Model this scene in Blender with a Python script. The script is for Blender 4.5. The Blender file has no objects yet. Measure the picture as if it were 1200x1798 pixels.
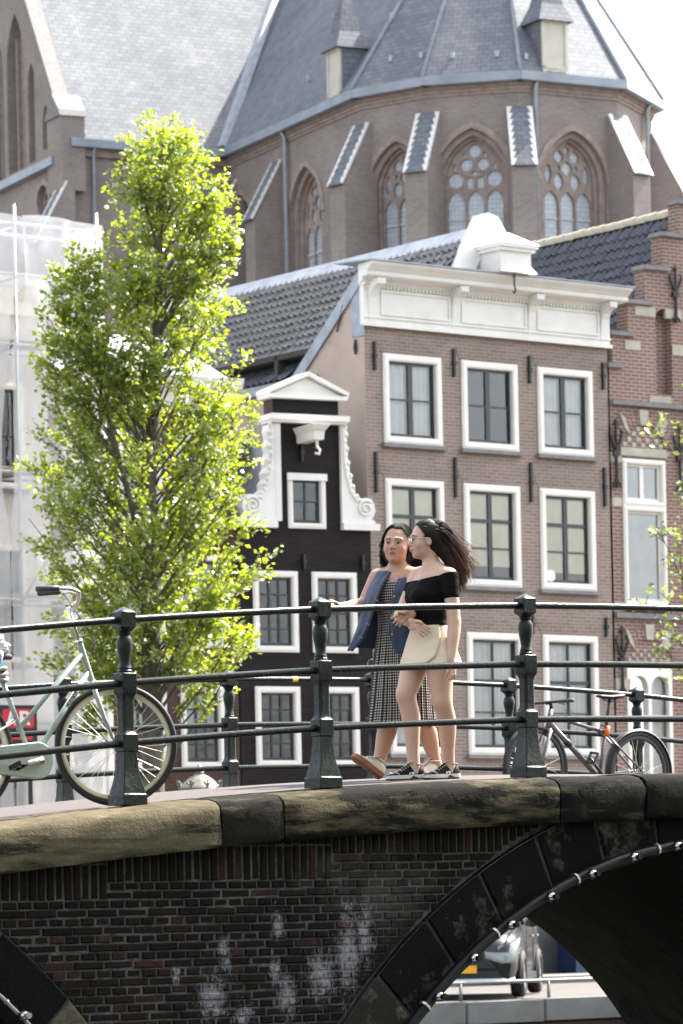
import bpy, bmesh, math, random
import numpy as np
from mathutils import Vector, Matrix
from mathutils.geometry import tessellate_polygon

random.seed(7); np.random.seed(7)
scene = bpy.context.scene
C = scene.collection
R = math.radians

# ------------------------------------------------------------ camera, sky, sun, exposure
FPX = 135 / 36 * 1798          # focal length in pixels of the 1200 x 1798 photograph
YH = 1600.0                    # horizon row
ROLL = R(1.2)
EYE = 1.3                      # eye height above the far quay (z = 0)

cam_data = bpy.data.cameras.new('camera')
cam = bpy.data.objects.new('camera', cam_data); C.objects.link(cam)
cam_data.sensor_fit = 'VERTICAL'; cam_data.sensor_height = 36; cam_data.sensor_width = 24
cam_data.lens = 135
cam_data.shift_y = (YH - 899) / 1798
cam_data.clip_start = 0.5; cam_data.clip_end = 3000
cam.location = (0, 0, EYE)
cam.rotation_euler = (Matrix.Rotation(R(90), 4, 'X') @ Matrix.Rotation(-ROLL, 4, 'Z')).to_euler()
cam_data.dof.use_dof = True
cam_data.dof.focus_distance = 23.4
cam_data.dof.aperture_fstop = 7.0
scene.camera = cam

SUN_AZ, SUN_EL = R(52), R(52)   # azimuth from +Y towards +X
S_DIR = Vector((math.cos(SUN_EL) * math.sin(SUN_AZ), math.cos(SUN_EL) * math.cos(SUN_AZ), math.sin(SUN_EL)))
world = bpy.data.worlds.new('World'); scene.world = world; world.use_nodes = True
wn = world.node_tree.nodes; wl = world.node_tree.links
sky = wn.new('ShaderNodeTexSky'); sky.sky_type = 'NISHITA'; sky.sun_disc = False
sky.sun_elevation = SUN_EL; sky.sun_rotation = SUN_AZ
sky.air_density = 1.0; sky.dust_density = 3.0; sky.ozone_density = 1.0
wn['Background'].inputs[1].default_value = 0.15
hs = wn.new('ShaderNodeHueSaturation'); hs.inputs['Saturation'].default_value = 0.42      # hazy white summer sky
wl.new(sky.outputs[0], hs.inputs['Color']); wl.new(hs.outputs[0], wn['Background'].inputs[0])
sun_data = bpy.data.lights.new('sun', 'SUN'); sun_data.energy = 4.7; sun_data.angle = R(0.53)
sun_data.color = (1.0, 0.95, 0.86)
sun = bpy.data.objects.new('sun', sun_data); C.objects.link(sun)
sun.rotation_euler = S_DIR.to_track_quat('Z', 'Y').to_euler(); sun.location = (30, 20, 60)
vs = scene.view_settings
vs.view_transform = 'Standard'; vs.look = 'None'; vs.gamma = 1; vs.use_curve_mapping = False
vs.exposure = 1.95
scene.cycles.use_denoising = True
scene.cycles.max_bounces = 10; scene.cycles.transparent_max_bounces = 24
scene.cycles.diffuse_bounces = 5; scene.cycles.glossy_bounces = 3; scene.cycles.caustics_reflective = False; scene.cycles.caustics_refractive = False

# ------------------------------------------------------------ helpers
def dirv(px, py):
    u = (px - 600) / FPX; v = (YH - py) / FPX
    c, s = math.cos(-ROLL), math.sin(-ROLL)
    return Vector((u * c - v * s, 1.0, u * s + v * c))
def pix(px, py, depth):
    return Vector((0, 0, EYE)) + dirv(px, py) * depth

class Frame:
    """vertical plane through a pixel at a depth; local x along it, y away from the viewer, z up"""
    def __init__(s, px, py, depth, yaw):
        p = pix(px, py, depth); s.o = Vector((p.x, p.y, 0)); s.yaw = R(yaw)
        s.e = Vector((math.cos(s.yaw), math.sin(s.yaw), 0)); s.b = Vector((-math.sin(s.yaw), math.cos(s.yaw), 0))
    def at(s, px, py, y=0.0):
        d = dirv(px, py); c = Vector((0, 0, EYE))
        k = ((s.o - c).dot(s.b) + y) / d.dot(s.b); P = c + d * k
        return (P - s.o).dot(s.e), P.z
    def loc(s, P):
        q = Vector(P) - s.o
        return Vector((q.dot(s.e), q.dot(s.b), P[2]))
    def wor(s, x, y, z):
        return s.o + s.e * x + s.b * y + Vector((0, 0, z))

class MB:
    def __init__(s): s.v = []; s.f = []
    def add(s, vs, fs, M=None):
        n = len(s.v)
        s.v += [tuple(M @ Vector(p)) if M is not None else tuple(p) for p in vs]
        s.f += [tuple(i + n for i in f) for f in fs]
        return s
    def box(s, x0, x1, y0, y1, z0, z1, M=None):
        vs = [(x0,y0,z0),(x1,y0,z0),(x1,y1,z0),(x0,y1,z0),(x0,y0,z1),(x1,y0,z1),(x1,y1,z1),(x0,y1,z1)]
        return s.add(vs, [(0,3,2,1),(4,5,6,7),(0,1,5,4),(1,2,6,5),(2,3,7,6),(3,0,4,7)], M)
    def cbox(s, x0, x1, y0, y1, z0, z1, c=0.004, M=None):
        """box with chamfered long front edges (front = -y)"""
        pr = [(x0,y1),(x0,y0+c),(x0+c,y0),(x1-c,y0),(x1,y0+c),(x1,y1)]
        n = len(pr)
        vs = [(a,b,z0) for a,b in pr] + [(a,b,z1) for a,b in pr]
        fs = [tuple(range(n-1,-1,-1)), tuple(range(n,2*n))] + [(i,(i+1)%n,(i+1)%n+n,i+n) for i in range(n)]
        # order gives outward normals after recalculation
        return s.add(vs, fs, M)
    def prism(s, poly, y0, y1, M=None):
        """polygon in x,z extruded in y"""
        n = len(poly)
        vs = [(a, y0, b) for a, b in poly] + [(a, y1, b) for a, b in poly]
        tri = tessellate_polygon([[Vector((a, b, 0)) for a, b in poly]])
        fs = [tuple(t) for t in tri] + [tuple(i + n for i in reversed(t)) for t in tri]
        fs += [(i, (i+1) % n, (i+1) % n + n, i + n) for i in range(n)]
        return s.add(vs, fs, M)
    def plate(s, outer, holes, y0=0.0, y1=None, reveal=None):
        """polygon with holes in x,z at y0; optional back face y1; reveals of holes go to `reveal`"""
        loops = [outer] + list(holes)
        flat = [p for l in loops for p in l]
        tri = tessellate_polygon([[Vector((a, b, 0)) for a, b in l] for l in loops])
        s.add([(a, y0, b) for a, b in flat], [tuple(t) for t in tri])
        if y1 is not None:
            s.add([(a, y1, b) for a, b in flat], [tuple(reversed(t)) for t in tri])
            n = len(outer)
            s.add([(a, y0, b) for a, b in outer] + [(a, y1, b) for a, b in outer], [(i, (i+1) % n, (i+1) % n + n, i + n) for i in range(n)])
        rv = y1 if reveal is None else reveal
        if rv is not None:
            for h in holes:
                n = len(h)
                s.add([(a, y0, b) for a, b in h] + [(a, rv, b) for a, b in h], [(i, (i+1) % n, (i+1) % n + n, i + n) for i in range(n)])
        return s
    def tube(s, pts, r, n=8, closed=False, cap=True):
        P = [Vector(p) for p in pts]; m = len(P)
        rs = r if isinstance(r, (list, tuple)) else [r] * m
        ref = None; rings = []
        for i in range(m):
            if closed: t = (P[(i+1) % m] - P[i-1])
            else: t = P[min(i+1, m-1)] - P[max(i-1, 0)]
            if t.length < 1e-9: t = Vector((0,0,1))
            t.normalize()
            if ref is None:
                ref = Vector((0,0,1)) if abs(t.z) < .9 else Vector((1,0,0))
            a = t.cross(ref)
            if a.length < 1e-5: a = t.cross(Vector((0,1,0)))
            a.normalize(); b = a.cross(t).normalized(); ref = b
            rings.append([P[i] + (a * math.cos(2*math.pi*k/n) + b * math.sin(2*math.pi*k/n)) * rs[i] for k in range(n)])
        vs = [p for rg in rings for p in rg]; fs = []
        for i in range(m if closed else m - 1):
            j = (i + 1) % m
            for k in range(n):
                fs.append((i*n+k, i*n+(k+1) % n, j*n+(k+1) % n, j*n+k))
        if cap and not closed:
            fs += [tuple(range(n-1, -1, -1)), tuple((m-1)*n + k for k in range(n))]
        return s.add(vs, fs)
    def lathe(s, prof, n=16, M=None, cap=True):
        """profile of (radius, z)"""
        m = len(prof)
        vs = [(r*math.cos(2*math.pi*k/n), r*math.sin(2*math.pi*k/n), z) for r, z in prof for k in range(n)]
        fs = [(i*n+k, i*n+(k+1) % n, (i+1)*n+(k+1) % n, (i+1)*n+k) for i in range(m-1) for k in range(n)]
        if cap: fs += [tuple(range(n-1,-1,-1)), tuple((m-1)*n+k for k in range(n))]
        return s.add(vs, fs, M)
    def loftq(s, rings, closed=True, cap=True):
        n = len(rings[0]); m = len(rings)
        fs = []
        for i in range(m-1):
            for k in range(n if closed else n-1):
                fs.append((i*n+k, i*n+(k+1) % n, (i+1)*n+(k+1) % n, (i+1)*n+k))
        if cap and closed: fs += [tuple(range(n-1,-1,-1)), tuple((m-1)*n+k for k in range(n))]
        return s.add([p for r_ in rings for p in r_], fs)
    def grid(s, fn, nu, nv):
        vs = [fn(i/nu, j/nv) for j in range(nv+1) for i in range(nu+1)]
        fs = [(j*(nu+1)+i, j*(nu+1)+i+1, (j+1)*(nu+1)+i+1, (j+1)*(nu+1)+i) for j in range(nv) for i in range(nu)]
        return s.add(vs, fs)
    def mesh(s, name, mat=None, smooth=False, recalc=True):
        me = bpy.data.meshes.new(name); me.from_pydata([tuple(p) for p in s.v], [], s.f)
        if recalc:
            bm = bmesh.new(); bm.from_mesh(me); bmesh.ops.recalc_face_normals(bm, faces=bm.faces); bm.to_mesh(me); bm.free()
        if smooth is True:
            me.polygons.foreach_set('use_smooth', [True] * len(me.polygons))
        elif smooth:
            me.polygons.foreach_set('use_smooth', [True] * len(me.polygons))
            try: me.set_sharp_from_angle(angle=R(smooth))
            except Exception: pass
        if mat is not None: me.materials.append(mat)
        me.update(); return me
    def build(s, name, mat, parent=None, smooth=False, loc=None, rot=None, recalc=True):
        o = bpy.data.objects.new(name, s.mesh(name, mat, smooth, recalc)); C.objects.link(o)
        if parent is not None: o.parent = parent
        if loc is not None: o.location = loc
        if rot is not None: o.rotation_euler = rot
        return o

def link_mesh(name, me, parent=None, loc=None, rot=None, scale=None):
    o = bpy.data.objects.new(name, me); C.objects.link(o)
    if parent is not None: o.parent = parent
    if loc is not None: o.location = loc
    if rot is not None: o.rotation_euler = rot
    if scale is not None: o.scale = scale
    return o
def tag(o, label=None, cat=None, group=None, kind=None):
    if label: o['label'] = label
    if cat: o['category'] = cat
    if group: o['group'] = group
    if kind: o['kind'] = kind
    return o
def thing(name, label, cat, loc=(0,0,0), rotz=0.0, group=None):
    o = bpy.data.objects.new(name, None); C.objects.link(o); o.empty_display_size = .2
    o.location = loc; o.rotation_euler = (0, 0, rotz)
    return tag(o, label, cat, group)
def rect(x0, x1, z0, z1): return [(x0,z0),(x1,z0),(x1,z1),(x0,z1)]
def lerp(a, b, t): return a + (b - a) * t
def smoothstep(t): t = max(0, min(1, t)); return t*t*(3-2*t)

# ------------------------------------------------------------ materials
MATS = {}
class NT:
    def __init__(s, name):
        s.m = bpy.data.materials.new(name); s.m.use_nodes = True
        s.n = s.m.node_tree.nodes; s.l = s.m.node_tree.links
        s.p = s.n['Principled BSDF']; s.out = s.n['Material Output']
        s.tc = s.n.new('ShaderNodeTexCoord')
    def noise(s, scale, detail=4, rough=.6, vec=None, dist=0):
        t = s.n.new('ShaderNodeTexNoise'); t.inputs['Scale'].default_value = scale
        t.inputs['Detail'].default_value = detail; t.inputs['Roughness'].default_value = rough
        t.inputs['Distortion'].default_value = dist
        s.l.new(vec if vec is not None else s.tc.outputs['Object'], t.inputs['Vector']); return t.outputs['Fac']
    def ramp(s, fac, stops):
        r = s.n.new('ShaderNodeValToRGB'); e = r.color_ramp.elements
        while len(e) < len(stops): e.new(.5)
        for i, (p, c) in enumerate(stops):
            e[i].position = p; e[i].color = (*c, 1) if not isinstance(c, (int, float)) else (c, c, c, 1)
        s.l.new(fac, r.inputs[0]); return r.outputs[0]
    def mix(s, fac, a, b, mode='MIX'):
        m = s.n.new('ShaderNodeMix'); m.data_type = 'RGBA'; m.blend_type = mode; m.clamp_factor = True
        for sock, val in ((m.inputs[0], fac), (m.inputs[6], a), (m.inputs[7], b)):
            if isinstance(val, (int, float)): sock.default_value = val if sock == m.inputs[0] else (val, val, val, 1)
            elif isinstance(val, (tuple, list)): sock.default_value = (*val, 1)
            else: s.l.new(val, sock)
        return m.outputs[2]
    def math(s, op, a, b=None, c=None):
        m = s.n.new('ShaderNodeMath'); m.operation = op
        for i, v in enumerate((a, b, c)):
            if v is None: continue
            if isinstance(v, (int, float)): m.inputs[i].default_value = v
            else: s.l.new(v, m.inputs[i])
        return m.outputs[0]
    def mapping(s, scale=(1,1,1), rot=(0,0,0), loc=(0,0,0), vec=None):
        m = s.n.new('ShaderNodeMapping'); m.inputs['Scale'].default_value = scale
        m.inputs['Rotation'].default_value = rot; m.inputs['Location'].default_value = loc
        s.l.new(vec if vec is not None else s.tc.outputs['Object'], m.inputs['Vector']); return m.outputs[0]
    def xz(s):
        """(x + y, z, 0) of object coordinates, for walls"""
        sep = s.n.new('ShaderNodeSeparateXYZ'); s.l.new(s.tc.outputs['Object'], sep.inputs[0])
        c = s.n.new('ShaderNodeCombineXYZ')
        s.l.new(s.math('ADD', sep.outputs[0], sep.outputs[1]), c.inputs[0]); s.l.new(sep.outputs[2], c.inputs[1])
        return c.outputs[0], sep
    def bump(s, h, strength=.3, dist=.01):
        b = s.n.new('ShaderNodeBump'); b.inputs['Strength'].default_value = strength; b.inputs['Distance'].default_value = dist
        s.l.new(h, b.inputs['Height']); s.l.new(b.outputs[0], s.p.inputs['Normal']); return b
    def col(s, c):
        if isinstance(c, (tuple, list)): s.p.inputs['Base Color'].default_value = (*c, 1)
        else: s.l.new(c, s.p.inputs['Base Color'])
    def set(s, rough=None, metal=None, spec=None, coat=None, sheen=None):
        if rough is not None:
            if isinstance(rough, (int, float)): s.p.inputs['Roughness'].default_value = rough
            else: s.l.new(rough, s.p.inputs['Roughness'])
        if metal is not None: s.p.inputs['Metallic'].default_value = metal
        if spec is not None: s.p.inputs['Specular IOR Level'].default_value = spec
        if coat is not None: s.p.inputs['Coat Weight'].default_value = coat
        if sheen is not None: s.p.inputs['Sheen Weight'].default_value = sheen

def sc(c, k): return tuple(min(1, x * k) for x in c)
def plain(name, c, rough=.5, metal=0, var=.12, nscale=6, bump=0, bscale=60, bdist=.003, spec=.5, coat=0, dirt=None):
    t = NT(name)
    n = t.noise(nscale, 5)
    colr = t.ramp(n, [(.3, sc(c, 1 - var)), (.7, sc(c, 1 + var))])
    if dirt:
        d = t.noise(dirt[1], 6, .7)
        colr = t.mix(t.ramp(d, [(.52, 0.0), (.72, 1.0)]), colr, dirt[0])
    t.col(colr); t.set(rough, metal, spec, coat)
    if bump: t.bump(t.noise(bscale, 4, .7), bump, bdist)
    MATS[name] = t.m; return t.m

def brickmat(name, c1, c2, mortar, w=.2, h=.06, ms=.008, var=.35, rough=.85, stain=None):
    t = NT(name)
    vec, sep = t.xz()
    b = t.n.new('ShaderNodeTexBrick'); t.l.new(vec, b.inputs['Vector'])
    b.inputs['Scale'].default_value = 1.0; b.inputs['Brick Width'].default_value = w; b.inputs['Row Height'].default_value = h
    b.inputs['Mortar Size'].default_value = ms; b.inputs['Mortar Smooth'].default_value = .2; b.inputs['Bias'].default_value = 0
    b.inputs['Color1'].default_value = (*c1, 1); b.inputs['Color2'].default_value = (*c2, 1); b.inputs['Mortar'].default_value = (*mortar, 1)
    big = t.noise(.55, 6, .65); fine = t.noise(9, 5, .7)
    colr = t.mix(t.ramp(big, [(.3, 0.0), (.7, 1.0)]), b.outputs[0], t.mix(1.0, b.outputs[0], sc((1,1,1), 1-var), 'MULTIPLY'))
    colr = t.mix(t.math('MULTIPLY', fine, .5), colr, t.mix(1.0, colr, (.55,.55,.57), 'MULTIPLY'))
    if stain:
        d = t.noise(1.1, 7, .75)
        colr = t.mix(t.ramp(d, [(.56, 0.0), (.75, .7)]), colr, stain)
    t.col(colr); t.set(rough, spec=.18)
    t.bump(t.math('SUBTRACT', t.math('MULTIPLY', fine, .3), b.outputs['Fac']), .6, .01)
    MATS[name] = t.m; return t.m

M_white = plain('white_paint', (.74,.72,.67), .45, var=.06, nscale=2.5, bump=.1, bscale=20, dirt=((.66,.63,.56), 1.6))
M_white2 = plain('white_frame_paint', (.77,.74,.68), .4, var=.05, nscale=3)
M_sash = plain('dark_sash_paint', (.020,.026,.032), .3, var=.1)
M_lead = plain('lead_sheet', (.30,.33,.37), .5, var=.22, nscale=3, bump=.2, bscale=8, bdist=.01)
M_zinc = plain('zinc_pipe', (.34,.38,.42), .45, var=.15, metal=.3)
M_iron = plain('wrought_iron', (.010,.010,.012), .5, var=.2)
M_plaster = plain('tan_plaster', (.46,.36,.29), .9, var=.16, nscale=.9, bump=.25, bscale=12, bdist=.006, dirt=((.30,.25,.22), .7))
M_brown = brickmat('brown_brick', (.292,.210,.172), (.358,.270,.226), (.42,.365,.315), .205, .062, .010, .22)
M_black = brickmat('black_brick', (.010,.0072,.0078), (.019,.0135,.0135), (.022,.018,.018), .2, .06, .006, .3, .6)
M_mid = brickmat('dark_red_brick', (.085,.045,.036), (.12,.06,.048), (.11,.09,.08), .2, .06, .008, .3, .8)
M_red = brickmat('red_brick', (.32,.150,.105), (.265,.160,.130), (.42,.37,.33), .2, .066, .012, .3, .85, (.23,.19,.16))
M_church = brickmat('church_brick', (.300,.245,.218), (.378,.315,.283), (.40,.36,.335), .24, .085, .014, .28, .9)
M_churchstone = plain('church_moulded_brick', (.30,.240,.207), .85, var=.25, nscale=4)
M_sandband = plain('pale_sandstone', (.42,.39,.31), .85, var=.2, nscale=3, bump=.2)
M_tile = plain('glazed_dark_pantile', (.060,.062,.070), .38, var=.35, nscale=2.2, spec=.5)
M_tile2 = plain('blue_black_pantile', (.045,.051,.064), .36, var=.35, nscale=2.0, spec=.6)
M_ridgecream = plain('cream_ridge_tile', (.45,.40,.30), .8, var=.2)
M_asphalt = plain('street_brick_paving', (.085,.075,.07), .9, var=.25, nscale=1.5, bump=.3, bscale=30)
M_kerb = plain('pale_kerb_stone', (.14,.137,.128), .85, var=.2, nscale=2, bump=.2)
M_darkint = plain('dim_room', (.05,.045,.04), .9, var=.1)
M_plinth = plain('dark_grey_plinth', (.045,.05,.058), .6, var=.15)

def glassmat(name, tint, refl, rough=.03, bumpy=.0):
    t = NT(name)
    tr = t.n.new('ShaderNodeBsdfTransparent'); tr.inputs[0].default_value = (*tint, 1)
    gl = t.n.new('ShaderNodeBsdfGlossy'); gl.inputs['Roughness'].default_value = rough; gl.inputs[0].default_value = (.95,.97,1,1)
    mx = t.n.new('ShaderNodeMixShader'); lw = t.n.new('ShaderNodeFresnel'); lw.inputs[0].default_value = 1.5
    k = t.math('MINIMUM', t.math('ADD', t.math('MULTIPLY', lw.outputs[0], 1.0), refl), 1.0)
    t.l.new(k, mx.inputs[0]); t.l.new(tr.outputs[0], mx.inputs[1]); t.l.new(gl.outputs[0], mx.inputs[2])
    if bumpy:
        b = t.n.new('ShaderNodeBump'); b.inputs['Strength'].default_value = bumpy; b.inputs['Distance'].default_value = .02
        t.l.new(t.noise(2.2, 2), b.inputs['Height']); t.l.new(b.outputs[0], gl.inputs['Normal'])
    t.l.new(mx.outputs[0], t.out.inputs['Surface'])
    MATS[name] = t.m; return t.m
M_glass = glassmat('window_glass', (.93,.95,.95), .05, .02, .25)

def fabricmat(name, c, c2=None, scale=(30, 0, 0), transl=.25):
    t = NT(name)
    w = t.noise(3, 3)
    colr = t.ramp(w, [(.3, sc(c, .85)), (.7, c)])
    t.col(colr); t.set(.9)
    MATS[name] = t.m; return t.m
M_curtain = fabricmat('white_net_curtain', (.80,.81,.80))
M_blind = fabricmat('cream_blind', (.94,.84,.56))
M_blindw = fabricmat('white_blind', (.86,.89,.87))

# slate roof
def slatemat(name, c, rough=.45):
    t = NT(name)
    vec, sep = t.xz()
    b = t.n.new('ShaderNodeTexBrick'); t.l.new(t.tc.outputs['UV'], b.inputs['Vector'])
    b.inputs['Scale'].default_value = 1.0; b.inputs['Brick Width'].default_value = .34; b.inputs['Row Height'].default_value = .20
    b.inputs['Mortar Size'].default_value = .012; b.inputs['Mortar Smooth'].default_value = .5
    b.inputs['Color1'].default_value = (*sc(c, .88), 1); b.inputs['Color2'].default_value = (*sc(c, 1.12), 1); b.inputs['Mortar'].default_value = (*sc(c, .45), 1)
    big = t.noise(.35, 7, .7)
    colr = t.mix(t.ramp(big, [(.35, 0.0), (.68, 1.0)]), b.outputs[0], t.mix(1.0, b.outputs[0], (.70,.74,.80), 'MULTIPLY'))
    st = t.noise(1.3, 6, .7, t.mapping((1, 1, .15)))
    colr = t.mix(t.ramp(st, [(.55, 0.0), (.75, .35)]), colr, (.34,.34,.31))
    t.col(colr); t.set(.75, spec=.18)
    t.bump(t.math('SUBTRACT', 1.0, b.outputs['Fac']), .5, .02)
    MATS[name] = t.m; return t.m
M_slate = slatemat('grey_slate', (.195,.203,.218))
# ------------------------------------------------------------ the canal, quays and bridge
B = Frame(600, 1600, 22.55, 37)
def deck(t, w): return 2.115 - .0098 * (t - 2.95 - .375 * w) ** 2
QW = 23.0     # far quay edge, measured from the near railing

def land(name, poly, z0, z1, mat):
    mb = MB(); n = len(poly)
    P = [B.wor(t, w, 0) for t, w in poly]
    vs = [(p.x, p.y, z1) for p in P] + [(p.x, p.y, z0) for p in P]
    mb.add(vs, [tuple(range(n))] + [(i, (i+1) % n, (i+1) % n + n, i + n) for i in range(n)])
    return tag(mb.build(name, mat), kind='structure')

t = NT('canal_water'); t.col((.012,.016,.012)); t.set(.06, spec=.5)
t.bump(t.noise(3.0, 4, .6, t.mapping((1, .5, 1))), .35, .05)
M_water = t.m
mb = MB(); mb.add([(-1500,-400,-1.4),(1500,-400,-1.4),(1500,1500,-1.4),(-1500,1500,-1.4)], [(0,1,2,3)])
tag(mb.build('canal_water', M_water), kind='structure')
land('far_street', [(-900, QW+.45), (900, QW+.45), (900, 1400), (-900, 1400)], -1.8, 0, M_asphalt)
land('near_quay', [(-8-.3*80, -80), (-8+.3*23, QW-.3), (-200, QW-.3), (-200, -80)], -1.8, -.004, M_asphalt)
land('right_quay', [(16-.3*80, -80), (200, -80), (200, QW-.3), (16+.3*23, QW-.3)], -1.8, -.004, M_asphalt)
# far quay wall: brick face with a stone edge of separate blocks
M_quaybrick = brickmat('quay_wall_brick', (.055,.035,.03), (.09,.055,.045), (.10,.09,.08), .2, .055, .01, .4, .9)
qroot = thing('quay_wall', 'brick quay wall with pale stone edge beyond the bridge arch', 'quay wall', B.o, B.yaw)
MB().box(-40, 60, QW, QW+.45, -1.8, -.28).build('wall', M_quaybrick, qroot)
ed = MB(); ed.cbox(0, 1.385, -.07, .46, -.28, .02, .02); edm = ed.mesh('edge_stone', M_kerb)
for i in range(-4, 34): link_mesh('edge_stone', edm, qroot, (i*1.4 - 4.4, QW, random.uniform(-.006,.006)))

M_cop = None
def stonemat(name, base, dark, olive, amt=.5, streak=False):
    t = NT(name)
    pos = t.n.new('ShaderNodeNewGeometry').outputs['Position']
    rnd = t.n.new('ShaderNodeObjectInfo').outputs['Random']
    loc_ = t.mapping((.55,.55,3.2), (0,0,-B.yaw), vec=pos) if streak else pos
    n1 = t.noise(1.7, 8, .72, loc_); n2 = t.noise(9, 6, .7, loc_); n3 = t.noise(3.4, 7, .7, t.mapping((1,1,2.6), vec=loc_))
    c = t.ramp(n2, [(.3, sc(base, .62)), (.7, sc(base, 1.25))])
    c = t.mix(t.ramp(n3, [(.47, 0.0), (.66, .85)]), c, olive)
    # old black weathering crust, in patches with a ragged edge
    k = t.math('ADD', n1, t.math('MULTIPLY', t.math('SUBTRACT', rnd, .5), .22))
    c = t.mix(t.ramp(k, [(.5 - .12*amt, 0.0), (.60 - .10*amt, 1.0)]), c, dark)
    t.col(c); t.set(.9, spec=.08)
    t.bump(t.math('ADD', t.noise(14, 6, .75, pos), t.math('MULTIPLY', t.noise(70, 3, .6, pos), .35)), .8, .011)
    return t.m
M_cop = stonemat('weathered_sandstone', (.118,.098,.064), (.014,.013,.011), (.050,.043,.026), .35, True)
M_cop2 = stonemat('blackened_sandstone', (.105,.088,.054), (.008,.008,.007), (.046,.042,.018), .95, True)
M_vous = stonemat('blackened_arch_stone', (.12,.105,.08), (.004,.004,.0045), (.030,.030,.02), .95)
M_vous2 = stonemat('bare_arch_stone', (.20,.18,.13), (.02,.02,.018), (.09,.085,.055), .35)

bridge = thing('stone_bridge', 'old arched canal bridge of dark brick with thick sandstone edge stones', 'bridge', B.o, B.yaw)
YF = -.18                                            # brick face
AR = [(2.83, -1.865, 3.50, 3.905), (-4.37, -1.35, 2.80, 3.20), (10.03, -1.35, 2.80, 3.20)]   # centre, intrados, extrados

# chalky salt bloom on the brickwork: blobs at places, broken by noise
blobs = []
for px, py, rx, rz in [(486,1622,.035,.09),(394,1662,.03,.06),(397,1690,.03,.06),(375,1752,.08,.12),(505,1752,.05,.12),(484,1705,.03,.08),(566,1712,.09,.13),(612,1670,.07,.26),(428,1790,.06,.08),(310,1712,.03,.05),(724,1560,.0,.0),(640,1640,.06,.16)]:
    if rx: tt, zz = B.at(px, py, YF); p = B.wor(tt, YF, zz); blobs.append((p, rx, rz))
def bloom(t, colr):
    pos = t.n.new('ShaderNodeNewGeometry').outputs['Position']
    acc = None
    for p, rx, rz in blobs:
        mp = t.mapping((1/rx, 1/rx*.6, 1/rz), loc=(-p.x/rx, -p.y/rx*.6, -p.z/rz), vec=pos)
        ln = t.n.new('ShaderNodeVectorMath'); ln.operation = 'LENGTH'; t.l.new(mp, ln.inputs[0])
        v = t.math('SUBTRACT', 1.0, t.math('MULTIPLY', ln.outputs['Value'], .62))
        acc = v if acc is None else t.math('MAXIMUM', acc, v)
    nz = t.math('ADD', t.math('MULTIPLY', t.noise(85, 5, .8, t.mapping((1,1,.35), vec=pos)), .6), t.math('MULTIPLY', t.noise(16, 6, .75, pos), .55))
    f = t.ramp(t.math('ADD', acc, t.math('MULTIPLY', t.math('SUBTRACT', nz, .575), 4.2)), [(.30, 0.0), (.95, .8)])
    colr = t.mix(f, colr, (.30,.29,.33))
    # paler, lime-washed zone under the haunch of the large arch
    g = t.noise(2.3, 6, .7, pos)
    q = B.wor(.15, YF, 1.45)
    mp = t.mapping((1/.9, 1/.9, 1/.42), loc=(-q.x/.9, -q.y/.9, -q.z/.42), vec=pos)
    ln = t.n.new('ShaderNodeVectorMath'); ln.operation = 'LENGTH'; t.l.new(mp, ln.inputs[0])
    f2 = t.ramp(t.math('ADD', t.math('SUBTRACT', .55, t.math('MULTIPLY', ln.outputs['Value'], .5)), t.math('MULTIPLY', t.math('SUBTRACT', g, .5), 1.5)), [(.25, 0.0), (.75, .55)])
    return t.mix(f2, colr, (.13,.125,.122))
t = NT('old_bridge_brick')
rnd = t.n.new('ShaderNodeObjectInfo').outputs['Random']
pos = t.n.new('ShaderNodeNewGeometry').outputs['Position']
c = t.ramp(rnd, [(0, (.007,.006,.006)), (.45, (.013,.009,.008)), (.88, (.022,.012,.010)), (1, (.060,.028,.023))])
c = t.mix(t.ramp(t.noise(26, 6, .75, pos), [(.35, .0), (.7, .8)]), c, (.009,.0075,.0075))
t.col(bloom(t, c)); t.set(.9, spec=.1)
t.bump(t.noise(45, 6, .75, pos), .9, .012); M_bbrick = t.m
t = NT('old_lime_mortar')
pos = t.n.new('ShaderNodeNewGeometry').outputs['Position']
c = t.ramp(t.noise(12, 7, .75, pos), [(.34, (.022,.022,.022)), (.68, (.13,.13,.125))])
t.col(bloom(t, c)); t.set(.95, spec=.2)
t.bump(t.noise(60, 6, .75, pos), 1.0, .012); M_mortar = t.m

M_mortar2 = plain('arch_joint_mortar', (.045,.045,.042), .95, var=.5, nscale=9, bump=.5, bscale=50, spec=.1)
def cop_bottom(x): return deck(x, 0) - .285
def face_outline(ytop, shift=0.0, w=0.0):
    pts = [(-12, -2.0)]
    for (cx, cz, r0, r1) in sorted(AR):
        h = math.sqrt(r1*r1 - (-2.0 - cz) ** 2); a0 = math.atan2(-2.0-cz, -h); a1 = math.atan2(-2.0-cz, h)
        if a0 < 0: a0 += 2*math.pi
        for i in range(33):
            a = a0 + (a1 - a0) * i / 32
            pts.append((cx + shift + r1*math.cos(a), cz + r1*math.sin(a)))
    pts.append((18 + shift, -2.0))
    for i in range(31):
        x = 18 + shift - (30 + shift) * i / 30
        pts.append((x, max(-1.9, ytop(x))))
    return pts
MB().plate(face_outline(lambda x: cop_bottom(x) + .02), [], YF + .009).build('spandrel_wall', M_mortar, bridge)
MB().plate(face_outline(lambda x: deck(x, 6.7) - .1, .375*6.85), [], 6.85).build('spandrel_wall', M_quaybrick, bridge)

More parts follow.
